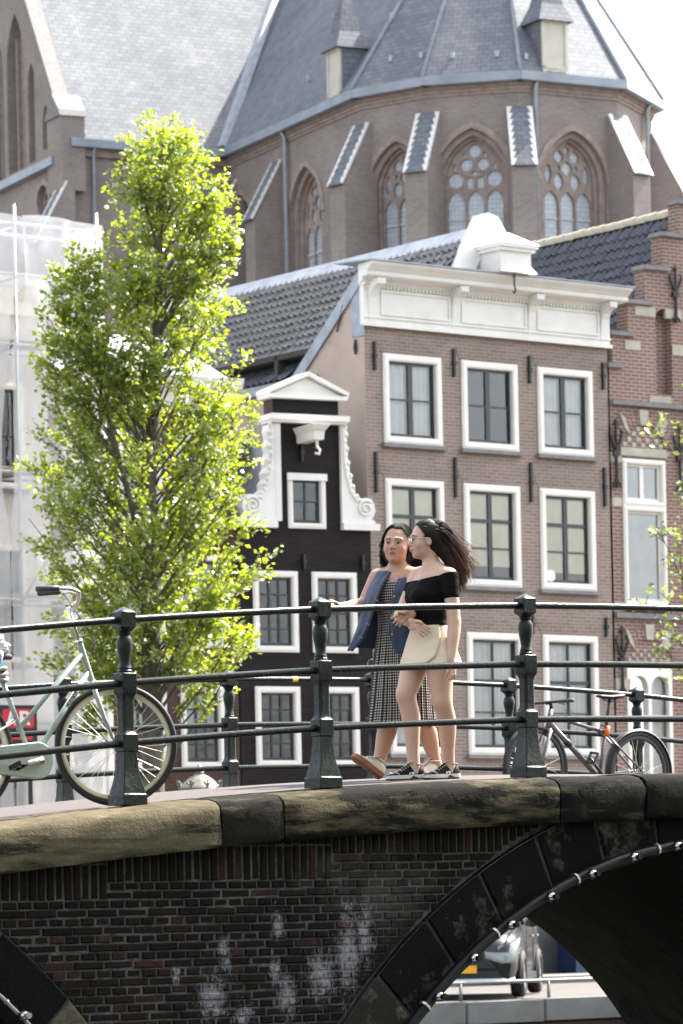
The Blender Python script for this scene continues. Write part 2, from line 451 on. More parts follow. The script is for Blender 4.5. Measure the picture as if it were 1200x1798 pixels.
# bricks: stretcher and header courses alternate; a soldier course steps up under the edge stones
CH = .0485
def brick_mesh(w, h, name):
    mb = MB(); c = .006; y0, y1 = 0.0, .06
    # face with a worn, slightly domed edge
    vs = [(-w/2+c,y0,-h/2+c),(w/2-c,y0,-h/2+c*1.3),(w/2-c*1.2,y0,h/2-c),(-w/2+c*1.4,y0,h/2-c*.9),
          (-w/2,y0+c,-h/2),(w/2,y0+c*1.2,-h/2),(w/2,y0+c,h/2),(-w/2,y0+c*1.4,h/2),
          (-w/2,y1,-h/2),(w/2,y1,-h/2),(w/2,y1,h/2),(-w/2,y1,h/2)]
    fs = [(0,1,2,3),(0,4,5,1),(1,5,6,2),(2,6,7,3),(3,7,4,0),(4,8,9,5),(5,9,10,6),(6,10,11,7),(7,11,8,4)]
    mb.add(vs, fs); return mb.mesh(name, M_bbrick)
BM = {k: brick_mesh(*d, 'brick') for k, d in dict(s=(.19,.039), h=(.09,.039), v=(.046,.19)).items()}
def soldier_bottom(x):
    snap = lambda v: .42 + CH*round((v-.42)/CH) + .004
    if x < B.at(187, 1588, YF)[0]: return snap(B.at(100, 1588, YF)[1])
    if x < B.at(585, 1545, YF)[0]: return snap(B.at(380, 1545, YF)[1])
    return snap(B.at(700, 1500, YF)[1])
blist = []
z = .42; row = 0
while z < 1.9:
    zc = z + CH/2
    kind = 's' if row % 2 == 0 else 'h'
    step = .202 if kind == 's' else .101
    off = .05 * (row % 2) + .101 * ((row // 2) % 2)
    x = -3.2 + off
    while x < 2.2:
        x0, x1 = x, x + step - .013 + random.uniform(-.004, .003)
        x += step
        def lim(zz):
            lo, hi = -9e9, 9e9
            cx, cz, r0, r1 = AR[0]; d = (r1+.014)**2 - (zz - cz)**2
            if d > 0: hi = cx - math.sqrt(d)
            cx, cz, r0, r1 = AR[1]; d = (r1+.014)**2 - (zz - cz)**2
            if d > 0: lo = cx + math.sqrt(d)
            return lo, hi
        zb_, zt_ = zc - .0195, zc + .0195
        (l0, h0_), (l1, h1_) = lim(zb_), lim(zt_)
        if z + CH > soldier_bottom((x0+x1)/2) + .01: continue
        if x0 < max(l0, l1) or x1 > min(h0_, h1_):      # brick cut to the curve of the arch
            pl = [(max(x0,l0),zb_),(min(x1,h0_),zb_),(min(x1,h1_),zt_),(max(x0,l1),zt_)]
            if pl[1][0] - pl[0][0] < .004 and pl[2][0] - pl[3][0] < .02: continue
            if pl[1][0] - pl[0][0] < .004: pl[1] = (pl[0][0]+.004, zb_)
            if pl[2][0] - pl[3][0] < .004: pl[2] = (pl[3][0]+.004, zt_)
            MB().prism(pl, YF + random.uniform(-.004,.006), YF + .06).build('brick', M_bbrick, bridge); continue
        blist.append((kind, (x0+x1)/2, zc, (x1-x0), .039 + random.uniform(-.002,.002)))
    z += CH; row += 1
x = -3.2
while x < 1.6:
    b0 = soldier_bottom(x + .023) ; top = min(cop_bottom(x) + .03, b0 + .30)
    cx, cz, r0, r1 = AR[0]
    if math.hypot(x + .04 - cx, b0 - .0 - cz) < r1 + .02:
        b0 = cz + math.sqrt(max(0, (r1+.02)**2 - (x+.046-cx)**2))
    if top - b0 > .04:
        h = min(.19, top - b0); blist.append(('v', x + .023, b0 + h/2, .046 + random.uniform(-.003,.002), h))
        if top - b0 - .2 > .03: blist.append(('h', x + .023, b0 + .2 + (top-b0-.2)/2, .046, top-b0-.2))
    x += .058
def pxvis(b):
    # on-screen test: rows below the picture or columns left of it come last
    P = B.wor(b[1], YF, b[2]); dx = P.x / P.y * FPX + 600; dy = YH - (P.z - EYE) / P.y * FPX
    inside = -10 < dx < 1210 and dy < 1815
    return (not inside, -b[3] * b[4] / (P.y ** 2))
blist.sort(key=pxvis)
rest = MB()
for i, (k, bx, bz, bw, bh) in enumerate(blist):
    nat = dict(s=(.19,.039), h=(.09,.039), v=(.046,.19))[k]
    M = Matrix.LocRotScale(Vector((bx, YF + random.uniform(-.005,.007), bz + random.gauss(0,.0012))), Matrix.Rotation(random.gauss(0, .010), 3, 'Y'), Vector((bw/nat[0], 1, bh/nat[1])))
    if i < 250:
        o = link_mesh('brick', BM[k], bridge); o.matrix_local = M
    else:
        me = BM[k]; rest.add([tuple(v.co) for v in me.vertices], [tuple(p.vertices) for p in me.polygons], M)
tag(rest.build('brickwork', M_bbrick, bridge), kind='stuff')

# arch stones
def voussoirs(ar, a0, step, n, yf, mats):
    cx, cz, r0, r1 = ar
    for i in range(n):
        b0, b1 = R(a0 - i*step) - .0017, R(a0 - (i+1)*step) + .0017
        mb = MB(); c = .014
        rin, rout = r0 + random.uniform(-.004,.004), r1 - random.uniform(0,.012)
        def pt(a, r, y): return (cx + r*math.cos(a), y, cz + r*math.sin(a))
        ring = []
        m = 4; aa = [b0 + (b1-b0)*j/m for j in range(m+1)]
        yf_i = yf - .008 - random.uniform(0, .010)
        vs = []
        for a in aa: vs.append([pt(a, rin+c, yf_i), pt(a, (rin+rout)/2, yf_i - .004), pt(a, rout-c, yf_i)])
        da = c / 3.7
        outer = [[pt(a + (-da if j == 0 else da if j == m else 0)*-1*0, rin, yf_i+c), pt(a, rout, yf_i+c)] for j, a in enumerate(aa)]
        V = []; 
        for j in range(m+1):
            a_in = aa[j] - (da if j == 0 else (-da if j == m else 0))
            V += [pt(aa[j], rin, .3), pt(aa[j], rin, yf_i+c), pt(a_in, rin+c, yf_i), pt(a_in, (rin+rout)/2, yf_i-.004), pt(a_in, rout-c, yf_i), pt(aa[j], rout, yf_i+c), pt(aa[j], rout, .3)]
        K = 7; Fs = []
        for j in range(m):
            for k in range(K-1): Fs.append((j*K+k, j*K+k+1, (j+1)*K+k+1, (j+1)*K+k))
        Fs += [tuple(range(K)), tuple(m*K + k for k in reversed(range(K)))]
        mb.add(V, Fs); mb.build('arch_stone', mats[i], bridge)
for (cx, cz, r0, r1) in AR:
    rings = [[(cx + r*math.cos(R(a)), -.2075, cz + r*math.sin(R(a))) for r in (r0+.018, r1-.004)] for a in [184 - 188*i/60 for i in range(61)]]
    MB().loftq(rings, closed=False).build('arch_mortar', M_mortar2, bridge)
mats = [M_vous2 if i in (6,) else M_vous for i in range(30)]
voussoirs(AR[0], 184.9, 7.2, 25, -.205, [M_vous2 if i in (5, 6) else M_vous for i in range(25)])
voussoirs(AR[1], 176, 10.2, 17, -.205, [M_vous2 if i in (14, 15) else M_vous for i in range(17)])
voussoirs(AR[2], 176, 10.2, 17, -.205, [M_vous] * 17)
# barrels under the arches, skewed with the canal
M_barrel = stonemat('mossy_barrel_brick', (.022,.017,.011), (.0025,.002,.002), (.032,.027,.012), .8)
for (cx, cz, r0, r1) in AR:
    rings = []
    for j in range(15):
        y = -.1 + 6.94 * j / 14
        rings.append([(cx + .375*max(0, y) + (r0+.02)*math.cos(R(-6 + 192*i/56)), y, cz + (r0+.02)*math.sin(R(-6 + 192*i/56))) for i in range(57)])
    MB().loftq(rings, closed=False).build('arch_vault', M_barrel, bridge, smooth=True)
for px_ in (-1.16, 6.82):   # piers
    MB().prism([(px_-.16, -1.9), (px_+.16, -1.9), (px_+.16, -1.3), (px_-.16, -1.3)], -.1, 6.7).build('pier', M_quaybrick, bridge)

# edge stones, rounded at the top of the face
joints = [-12, -9.6, -7.4, -5.2, -3.35, B.at(392, 1450, -.3)[0], B.at(503, 1440, -.3)[0], B.at(987, 1400, -.3)[0], B.at(1136, 1400, -.3)[0], 3.6, 5.4, 7.4, 9.6, 12, 15, 18]
joints[5:5] = [-2.9] if False else []
prof = [(.30,-.30),(.30,-.012),(.26,0),(.05,.002),(-.18,-.004),(-.250,-.018),(-.284,-.042),(-.300,-.080),(-.306,-.14),(-.303,-.22),(-.298,-.265),(-.285,-.283),(-.15,-.287)]
for a, b_ in zip(joints[:-1], joints[1:]):
    n = max(3, int((b_-a)/.06)); rings = []
    seed = random.uniform(0, 100); dy = random.uniform(-.012,.008); dzz = random.uniform(-.006,.006)
    for i in range(n+1):
        x = a + .006 + (b_-a-.012)*i/n
        edge = .012 if i in (0, n) else 0
        rg = []
        for k, (y, zz) in enumerate(prof):
            wob = .0055*math.sin(x*9+seed+k*1.3) + .004*math.sin(x*23+seed*2+k*2.1) + random.gauss(0, .0016)
            rg.append((x, y + dy*(k > 2) + (wob + edge if y < .1 else 0), deck(x, 0) + zz + dzz + (wob*.6 - edge*.4 if k < 9 else 0)))
        rings.append(rg)
    MB().loftq(rings).build('edge_stone', M_cop2 if joints[6] - .05 < a < 3 else M_cop, bridge, smooth=40)
rings = []
for i in range(61):
    x = -12 + 33*i/60
    rings.append([(x, 6.35, deck(x, 6.6)-.3), (x, 6.35, deck(x, 6.6)), (x, 6.9, deck(x, 6.6)), (x, 6.95, deck(x, 6.6)-.06), (x, 6.95, deck(x, 6.6)-.28), (x, 6.8, deck(x, 6.6)-.3)])
MB().loftq(rings).build('far_edge', M_cop, bridge)
# pavement and carriageway
M_pave = plain('mauve_paving_brick', (.056,.043,.041), .9, var=.25, nscale=14, bump=.4, bscale=60)
def strip(name, y0, y1, dz0, dz1, mat):
    mb = MB()
    def fn(u, v):
        x = -13 + 34*u; y = y0 + (y1-y0)*v
        return (x, y, deck(x, y) + dz0 + (dz1-dz0)*v)
    mb.grid(fn, 110, 4); return mb.build(name, mat, bridge)
strip('pavement', .30, 1.9, .008, .085, M_pave)
strip('kerb', 1.9, 2.0, .085, .085, M_kerb)
strip('carriageway', 2.0, 4.7, -.06, -.06, M_asphalt)
strip('kerb', 4.7, 4.8, .035, .035, M_kerb)
strip('pavement', 4.8, 6.35, .035, .008, M_pave)

# ------------------------------------------------------------ railings
t = NT('green_black_iron_paint')
pos = t.n.new('ShaderNodeNewGeometry').outputs['Position']
c = t.ramp(t.noise(20, 6, .7, pos), [(.35, (.003,.006,.006)), (.7, (.007,.013,.012))])
c = t.mix(t.ramp(t.noise(5, 8, .8, pos), [(.62, 0.0), (.74, .6)]), c, (.022,.024,.018))
t.col(c); t.set(t.ramp(t.noise(9, 6, .7, pos), [(.3, .22), (.7, .45)]), spec=.3)
t.bump(t.noise(38, 5, .65, pos), .45, .01); M_rail = t.m
def sq(h, w, ch=0.0):   # square or chamfered ring, 8 verts
    a = w; b = w - ch
    return [(b,-a,h),(a,-b,h),(a,b,h),(b,a,h),(-b,a,h),(-a,b,h),(-a,-b,h),(-b,-a,h)]
def post_mesh(finial='pyramid'):
    mb = MB()
    sh = [(0,.082),(.058,.082),(.066,.075),(.085,.073),(.12,.064),(.16,.056),(.21,.050),(.27,.046),(.300,.045),(.306,.050),(.398,.050),(.406,.043)]
    rings = [sq(0,.082,.004)] + [sq(h, w, .005) for h, w in sh[1:]]
    rings += [sq(.425,.040,.014), sq(.45,.039,.016), sq(.59,.039,.016), sq(.612,.041,.012), sq(.63,.046,.004), sq(.634,.048,.003), sq(.742,.048,.003), sq(.746,.045,.003)]
    mb.loftq(rings)
    mb.lathe([(.030,.742),(.040,.75),(.042,.758),(.036,.766),(.038,.775),(.034,.783),(.031,.80),(.034,.83),(.042,.87),(.0465,.905),(.045,.93),(.037,.95),(.030,.957),(.034,.965),(.036,.973),(.030,.98)], 18)
    mb.loftq([sq(.975,.026,.006), sq(.99,.038,.006), sq(1.0,.047,.004), sq(1.003,.050,.004), sq(1.088,.050,.004), sq(1.092,.047,.003), sq(1.12,.004,.001)])
    if finial == 'ball':
        mb.lathe([(.001,1.10),(.018,1.108),(.022,1.12),(.040,1.14),(.047,1.165),(.044,1.19),(.03,1.212),(.001,1.222)], 16)
    return mb.mesh('post', M_rail, 35)
PM = post_mesh(); PMB = post_mesh('ball')
def railing(label, w, posts, balls=()):
    root = thing('bridge_railing', label, 'railing', B.o, B.yaw, 'iron railings of the bridge')
    for i, x in enumerate(posts):
        link_mesh('post', PMB if i in balls else PM, root, (x, w, deck(x, w) + .0))
    for lv in (1.048, .690, .352):
        for a, b_ in zip(posts[:-1], posts[1:]):
            n = 8; pts = []
            for i in range(n+1):
                x = lerp(a, b_, i/n)
                ch = lerp(deck(a, w), deck(b_, w), i/n)
                pts.append((x, w, lerp(ch, deck(x, w), .6) + lv))
            MB().tube(pts, .0205, 14).build('rail', M_rail, root, smooth=50)
    return root
near_posts = [-6.0, -4.5, -2.98, B.at(221, 1230)[0], B.at(565, 1220)[0], B.at(925, 1200)[0], 3.0, 4.5, 6.0]
far_posts = [-2.0, -.55, .92, 2.36, 3.91, 5.34, 6.76, 8.17, 9.6, 11.0]
railing('dark green iron railing in front of the two walking women, with three bulging posts', 0.0, near_posts)
fr = railing('dark green iron railing on the far side of the bridge behind the women', 6.6, far_posts, (5,))
# yellow sticker on the far rail
M_yel = plain('yellow_sticker', (.75,.62,.03), .5, var=.1)
x, zz = B.at(517, 1196, 6.6)
MB().tube([(x-.028, 6.6, deck(x-.028,6.6)+1.046), (x+.028, 6.6, deck(x+.028,6.6)+1.046)], .0225, 14, cap=False).build('sticker', M_yel, fr)

# ------------------------------------------------------------ festoon of bulbs round the arches
M_pipe = plain('black_conduit', (.004,.004,.006), .45, spec=.2, var=.2)
M_pipe2 = plain('grey_conduit', (.30,.28,.26), .45, var=.2)
M_steel = plain('bright_steel', (.55,.55,.55), .3, metal=.9, var=.1)
M_bulb = glassmat('bulb_glass', (.9,.9,.9), .35, .12)
M_fil = plain('bulb_filament', (.62,.50,.34), .5)
bulb_me = MB().lathe([(.001,-.033),(.018,-.028),(.029,-.014),(.032,0),(.029,.014),(.018,.027),(.012,.034)], 14).mesh('bulb', M_bulb, True)
fil_me = MB().lathe([(.004,-.012),(.009,-.004),(.011,.006),(.007,.016)], 8).mesh('filament', M_fil, True)
def festoon(ar, r, a0, a1, bulbs, clamps, label, pipe, pr):
    cx, cz = ar[:2]
    root = thing('festoon_light', label, 'string lights', B.o, B.yaw, 'festoon lights round the arches')
    P = lambda a, y, rr=r: (cx + rr*math.cos(R(a)), y, cz + rr*math.sin(R(a)))
    MB().tube([P(a0 + (a1-a0)*i/48, -.265) for i in range(49)], pr, 10).build('conduit', pipe, root, smooth=True)
    for a in bulbs:
        p = P(a, -.265 - pr - .022)
        b = link_mesh('bulb', bulb_me, root, p, (R(90), 0, 0)); f = link_mesh('filament', fil_me, b)
        MB().lathe([(.016,0),(.018,.02),(.018,.03)], 10).build('socket', pipe, b, loc=(0,0,.028))
    for a in clamps:
        MB().tube([P(a, -.265 + .0*k) for k in (0,)] + [P(a+.25, -.265)], pr + .006, 10).build('clamp', M_steel, root)
    return root
bl = []
for px, py in [(765,1746),(826,1677),(893,1621),(964,1574),(1038,1538),(1111,1510),(1187,1491)]:
    x, zz = B.at(px, py, -.3); bl.append(math.degrees(math.atan2(zz - AR[0][1], x - AR[0][0])))
cl = []
for px, py in [(745,1762),(870,1636),(1013,1545),(1155,1495)]:
    x, zz = B.at(px, py, -.265); cl.append(math.degrees(math.atan2(zz - AR[0][1], x - AR[0][0])))
stepb = (bl[-1]-bl[0])/6
rbs = []
for px, py in [(765,1746),(826,1677),(893,1621),(964,1574),(1038,1538),(1111,1510),(1187,1491)]:
    x, zz = B.at(px, py, -.30); rbs.append(math.hypot(x - AR[0][0], zz - AR[0][1]))
festoon(AR[0], sum(rbs)/len(rbs), 180, 0, bl + [bl[-1] + stepb*i for i in range(1, 13)] + [bl[0]-stepb*i for i in range(1, 4)], cl, 'black conduit with clear bulbs following the large dark arch', M_pipe, .034)
x, zz = B.at(42, 1783, -.3); ab = math.degrees(math.atan2(zz - AR[1][1], x - AR[1][0])); rb = math.hypot(x-AR[1][0], zz-AR[1][1])
festoon(AR[1], rb, 180, 2, [ab + 7*i for i in range(-3, 14)], [ab + 2.2], 'thin grey conduit with clear bulbs on the smaller side arch', M_pipe2, .012)
# ------------------------------------------------------------ houses on the far quay
H = Frame(640, 1000, 66, 37)
K = Frame(655, 1000, 65.6, 27)

M_sill = plain('grey_stone_sill', (.20,.19,.185), .8, var=.2)
def curtain_mesh(x0, x1, z0, z1, y, folds, amp):
    n = max(2, int((x1-x0)*folds*6)); mb = MB()
    mb.grid(lambda u, v: (lerp(x0,x1,u), y + amp*math.sin(u*(x1-x0)*folds*2*math.pi + 1.7*math.sin(u*9)), lerp(z0,z1,v)), n, 1)
    return mb
def window(house, x0, x1, z0, z1, fw=.12, cols=2, rows=(.5,), split=None, curtain=None, sill=True, frame_mat=None, sash_mat=None, y=0.0, mull=.045, heavy=False, blind_to=0.0):
    """timber window in an opening x0..x1, z0..z1 of a wall whose face is at y.
    rows = horizontal glazing bars (fractions), split = height fraction of a sash meeting rail"""
    fm = frame_mat or M_white2; sm = sash_mat or M_sash
    ix0, ix1, iz0, iz1 = x0+fw, x1-fw, z0+fw, z1-fw
    mb = MB().plate(rect(x0,x1,z0,z1), [rect(ix0,ix1,iz0,iz1)], y-.035, y+.12)
    mb.plate(rect(x0+.03,x1-.03,z0+.03,z1-.03), [rect(ix0-.02,ix1+.02,iz0-.02,iz1+.02)], y-.05, y-.03)
    w = mb.build('window', fm, house)
    if sill: MB().box(x0-.06, x1+.06, y-.10, y+.05, z0-.07, z0-.003).build('sill', M_sill, w)
    # sash
    bars = [ix0+.02] ; s = .045
    xs = [lerp(ix0+s, ix1-s, i/cols) for i in range(cols+1)]
    zs = sorted([iz0+s*1.3] + [lerp(iz0, iz1, r_) for r_ in rows] + ([lerp(iz0, iz1, split)] if split else []) + [iz1-s])
    holes = []
    for i in range(cols):
        for j in range(len(zs)-1):
            m1 = (mull*.5 if heavy else .018)
            a = xs[i] + (m1 if i else 0); b = xs[i+1] - (m1 if i < cols-1 else 0)
            t0 = .03 if (split and abs(zs[j]-lerp(iz0,iz1,split)) < 1e-6) else .013
            t1 = .03 if (split and abs(zs[j+1]-lerp(iz0,iz1,split)) < 1e-6) else .013
            c = zs[j] + (t0 if j else 0); d = zs[j+1] - (t1 if j < len(zs)-2 else 0)
            holes.append(rect(a, b, c, d))
    MB().plate(rect(ix0-.005,ix1+.005,iz0-.005,iz1+.005), holes, y+.045, y+.085).build('sash', sm, w)
    for h in holes:
        (a, c), (b, _), (_, d), _ = h
        tilt = random.uniform(-.004,.004)
        MB().add([(a-.005,y+.066-tilt,c-.005),(b+.005,y+.066+tilt,c-.005),(b+.005,y+.066+tilt,d+.005),(a-.005,y+.066-tilt,d+.005)], [(0,1,2,3)]).build('pane', M_glass, w, recalc=False)
    if curtain == 'net':
        curtain_mesh(ix0, ix1, iz0, iz1, y+.145, 7, .025).build('curtain', M_curtain, w, smooth=True)
    elif curtain == 'half':
        curtain_mesh(ix0, lerp(ix0,ix1,.3), iz0, iz1, y+.22, 7, .02).build('curtain', M_curtain, w, smooth=True)
        curtain_mesh(lerp(ix0,ix1,.7), ix1, iz0, iz1, y+.22, 7, .02).build('curtain', M_curtain, w, smooth=True)
    elif curtain in ('blind', 'blindw'):
        MB().box(ix0-.01, ix1+.01, y+.098, y+.103, lerp(iz0,iz1,blind_to), iz1+.02).build('blind', M_blind if curtain == 'blind' else M_blindw, w)
    return w
def anchor(house, x, z0, z1, y=0.0):
    mb = MB().box(x-.022, x+.022, y-.055, y-.004, z0, z1)
    zm = (z0+z1)/2; mb.box(x-.034, x+.034, y-.07, y-.004, zm-.03, zm+.03)
    return mb.build('wall_anchor', M_iron, house)
def fancy_anchor(house, x, z0, z1, y=0.0):
    mb = MB().tube([(x, y-.05, z0), (x, y-.05, z1)], [.03,.022], 6)
    L = z1 - z0
    for s in (-1, 1):
        mb.tube([(x, y-.05, z0+L*.55), (x+s*.09, y-.05, z0+L*.66), (x+s*.15, y-.05, z0+L*.80), (x+s*.11, y-.05, z0+L*.86)], [.03,.026,.02,.012], 6)
        mb.tube([(x, y-.05, z0+L*.12), (x+s*.07, y-.05, z0+L*.06), (x+s*.09, y-.05, z0+L*.0)], [.025,.02,.012], 6)
    mb.tube([(x, y-.05, z1-L*.08), (x, y-.05, z1)], [.05,.012], 6)
    mb.box(x-.07, x+.07, y-.07, y-.004, z0+L*.5-.05, z0+L*.5+.05)
    return mb.build('wall_anchor', M_iron, house)

# pantile: S-shaped section, laid on a roof plane (x along the eave, y up the slope, z out)
TW, TL = .178, .272
def pantile(mat):
    prof = [(0,.012),(.022,-.004),(.06,-.012),(.10,.004),(.128,.032),(.152,.044),(.176,.030),(.190,.006)]
    mb = MB(); n = len(prof)
    V = [(x, -.035, z+.034) for x, z in prof] + [(x, TL+.012, z) for x, z in prof] + [(x, -.035, z+.012) for x, z in prof]
    F = [(i,i+1,n+i+1,n+i) for i in range(n-1)] + [(2*n+i,2*n+i+1,i+1,i) for i in range(n-1)]
    mb.add(V, F); return mb.mesh('pantile', mat, 50)
def tiled_roof(house, name, mat, E0, E1, Rg0, base_mat, cam_key, limit=300, vis=None):
    """E0,E1 eave corners, Rg0 ridge point above E0 (house local). returns the roof part"""
    E0, E1, Rg0 = Vector(E0), Vector(E1), Vector(Rg0)
    ux = (E1-E0).normalized(); up = (Rg0-E0).normalized(); nz = ux.cross(up).normalized()
    if nz.z < 0: nz = -nz
    Lx = (E1-E0).length; Ly = (Rg0-E0).length
    flip = ux.cross(up).dot(nz) < 0
    rf = MB(); rf.add([E0, E1, E1+(Rg0-E0), Rg0], [(0,1,2,3)]); roof = rf.build(name, base_mat, house)
    nx, ny = int(Lx/TW), int(Ly/TL)
    cells = [(i, j) for i in range(nx) for j in range(ny)]
    if vis: cells = [c for c in cells if vis(Lx - (c[0]+1)*TW if flip else c[0]*TW, c[1]*TL)]
    me = pantile(mat)
    O, X = (E1, -ux) if flip else (E0, ux)
    Mb = Matrix(((X.x, up.x, nz.x, 0), (X.y, up.y, nz.y, 0), (X.z, up.z, nz.z, 0), (0,0,0,1)))
    cells.sort(key=lambda c: cam_key(Lx - (c[0]+1)*TW if flip else c[0]*TW, c[1]*TL))
    rest = MB()
    for q, (i, j) in enumerate(cells):
        p = O + X*(i*TW) + up*(j*TL) + nz*(.02 + random.uniform(-.004,.006))
        M = Matrix.Translation(p) @ Mb @ Matrix.Rotation(random.gauss(0,.012), 4, 'Z') @ Matrix.Rotation(random.gauss(0,.02), 4, 'X')
        if q < limit:
            o = link_mesh('pantile', me, roof); o.matrix_local = M
        else: rest.add([tuple(v.co) for v in me.vertices], [tuple(p_.vertices) for p_ in me.polygons], M)
    if rest.v: tag(rest.build('pantiles', mat, roof, smooth=50), kind='stuff')
    return roof

# ---- brown brick house with white cornice
hb = thing('brick_house', 'brown brick canal house with wide white cornice and three columns of white windows', 'house', H.o, H.yaw)
X0, X1, ZT = .1, 5.62, 11.42
cols_x = [(.48, 1.765), (2.215, 3.49), (3.955, 5.24)]
rows_z = [(9.37, 10.92), (6.96, 8.76), (4.0, 6.15), (1.15, 3.3)]
holes = []
for (a, b_) in cols_x:
    for (c, d) in rows_z: holes.append(rect(a+.02, b_-.02, c+.02, d-.02))
MB().plate(rect(X0, X1, 0, ZT), holes, 0.0, None, .3).build('facade', M_brown, hb)
MB().plate([(0,0),(11,0),(11,10.7),(2.08,10.71),(0,12.33)], [], 0).build('side_wall', M_plaster, hb, loc=(X0,0,0), rot=(0,0,R(90)))
MB().box(X0+.02, X1, 10.9, 11.0, 0, 10.7).build('back_wall', M_plaster, hb)
MB().plate([(0,0),(11,0),(11,10.7),(0,10.7)], [], 0).build('party_wall', M_plaster, hb, loc=(X1,0,0), rot=(0,0,R(90)))
mb = MB(); 
for zf in (.02, 3.6, 6.5, 9.1, 11.2): mb.box(X0+.05, X1-.05, .3, 10.8, zf-.1, zf)
mb.box(X0+.05, X1-.05, 2.6, 2.7, 0, 11.2)
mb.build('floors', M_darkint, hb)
spec = {(0,0):'net',(1,0):None,(2,0):'net',(0,1):'blind',(1,1):'blind',(2,1):'blind',(1,2):'net',(2,2):'net',(0,2):'net'}
for ci, (a, b_) in enumerate(cols_x):
    for ri, (c, d) in enumerate(rows_z):
        cur = spec.get((ci, ri), 'half')
        if ri == 0: window(hb, a, b_, c, d, .125, 2, (.5,), None, cur, heavy=True, mull=.10)
        elif ri == 1: window(hb, a, b_, c, d, .125, 2, (.36,), .67, cur, heavy=True, mull=.09, blind_to=(.16 if ci < 2 else .12))
        elif ri == 2: window(hb, a, b_, c, d, .125, 2, (.33,), .62, cur, heavy=False, mull=.05)
        else: window(hb, a, b_, c, d, .125, 2, (.5,), None, 'net')
        # flat brick arch over the opening, slightly proud
        if ri < 3:
            n = 26
            mb = MB()
            for i in range(n):
                u = (a-.02) + (b_-a+.04)*i/n; v = (a-.02) + (b_-a+.04)*(i+1)/n; mid = (a+b_)/2
                k = .16
                mb.prism([(u+.004, d+.012), (v-.004, d+.012), (v-.004+(v-mid)*k, d+.235), (u+.004+(u-mid)*k, d+.235)], -.010, .01)
            mb.build('brick_arch', M_brown, hb)
for x in (.3, 2.05, 3.77, 5.5):
    anchor(hb, x, 10.61, 11.10); anchor(hb, x - .02, 8.5, 9.2); anchor(hb, x - .05, 6.15, 6.5)
# round alarm box on the window sill
mb = MB().lathe([(.001,-.02),(.09,-.02),(.105,0),(.105,.04)], 20)
mb.build('fan', M_white2, hb, loc=(4.20, .05, 7.21), rot=(R(90),0,0))
MB().box(X0-.0, X1+.0, -.06, -.003, 0, .95).build('plinth', M_plinth, hb)
# cornice: frieze board, mouldings, brackets, projecting crown with lead top
MB().box(X0-.04, X1+.02, -.07, .05, 11.38, 12.10).build('frieze', M_white, hb)
mb = MB()
mb.box(X0-.07, X1+.05, -.11, -.068, 11.355, 11.42); mb.box(X0-.055, X1+.035, -.095, -.068, 11.50, 11.535)
for a, b_ in ((.42,1.95),(2.2,3.68),(3.93,5.38)):
    mb.plate(rect(a, b_, 11.56, 11.99), [rect(a+.035, b_-.035, 11.595, 11.955)], -.095, -.068)
mb.build('frieze_moulding', M_white, hb)
pr = [(.05,12.06),(-.10,12.06),(-.13,12.10),(-.13,12.13),(-.22,12.16),(-.36,12.17),(-.38,12.19),(-.38,12.25),(-.41,12.27),(-.44,12.30),(-.50,12.34),(-.53,12.37),(-.53,12.395),(.05,12.42)]
mb = MB().loftq([[(X0-.20 if y < -.2 else X0-.06, y, z) for y, z in pr], [(X1+.20 if y < -.2 else X1+.06, y, z) for y, z in pr]])
mb.build('crown_moulding', M_white, hb)
MB().add([(X0-.24,-.56,12.40),(X1+.24,-.56,12.40),(X1+.24,.5,12.47),(X0-.24,.5,12.47),(X0-.24,-.56,12.425),(X1+.24,-.56,12.425),(X1+.24,.5,12.49),(X0-.24,.5,12.49)], [(0,1,2,3),(4,5,6,7),(0,1,5,4),(1,2,6,5),(2,3,7,6),(3,0,4,7)]).build('lead_top', M_lead, hb)
mb = MB(); nd = 70
for i in range(nd):
    u = lerp(X0+.05, X1-.06, i/(nd-1)); mb.box(u-.02, u+.02, -.125, -.07, 12.015, 12.06)
mb.build('dentil_course', M_white, hb)
for x in (.24, 2.07, 3.80, 5.5):
    prf = [(-.07,11.42),(-.085,11.56),(-.10,11.70),(-.12,11.86),(-.17,11.97),(-.25,12.03),(-.34,12.05),(-.36,12.06),(-.36,12.155),(-.07,12.155)]
    mb = MB(); n = len(prf)
    mb.add([(x-.085,y,z) for y,z in prf]+[(x+.085,y,z) for y,z in prf], [tuple(range(n)), tuple(range(2*n-1,n-1,-1))]+[(i,(i+1)%n,(i+1)%n+n,i+n) for i in range(n)])
    mb.build('bracket', M_white, hb)
# lead on the cheek behind the false front, and down its corner
mb = MB(); mb.add([(X0-.05,-.05,12.40),(X0-.05,2.15,10.66),(X0-.05,2.02,10.50),(X0-.05,-.05,12.12),(X0+.3,-.05,12.42),(X0+.3,2.15,10.70)], [(0,1,2,3),(0,1,5,4)])
mb.build('cheek_flashing', M_lead, hb)
MB().box(X0-.03, X0-.004, -.03, .32, 11.2, 12.12).build('corner_flashing', M_lead, hb)
for y, z in ((.20,11.02),(1.30,10.55)):
    MB().tube([(X0-.04,y,z-.13),(X0-.04,y+.01,z),(X0-.04,y,z+.13)],[.02,.035,.02],6).build('wall_anchor', M_iron, hb)
MB().tube([(X0-.04,.72,11.35),(X0-.04,.52,11.80)],.016,6).build('wall_anchor', M_iron, hb)
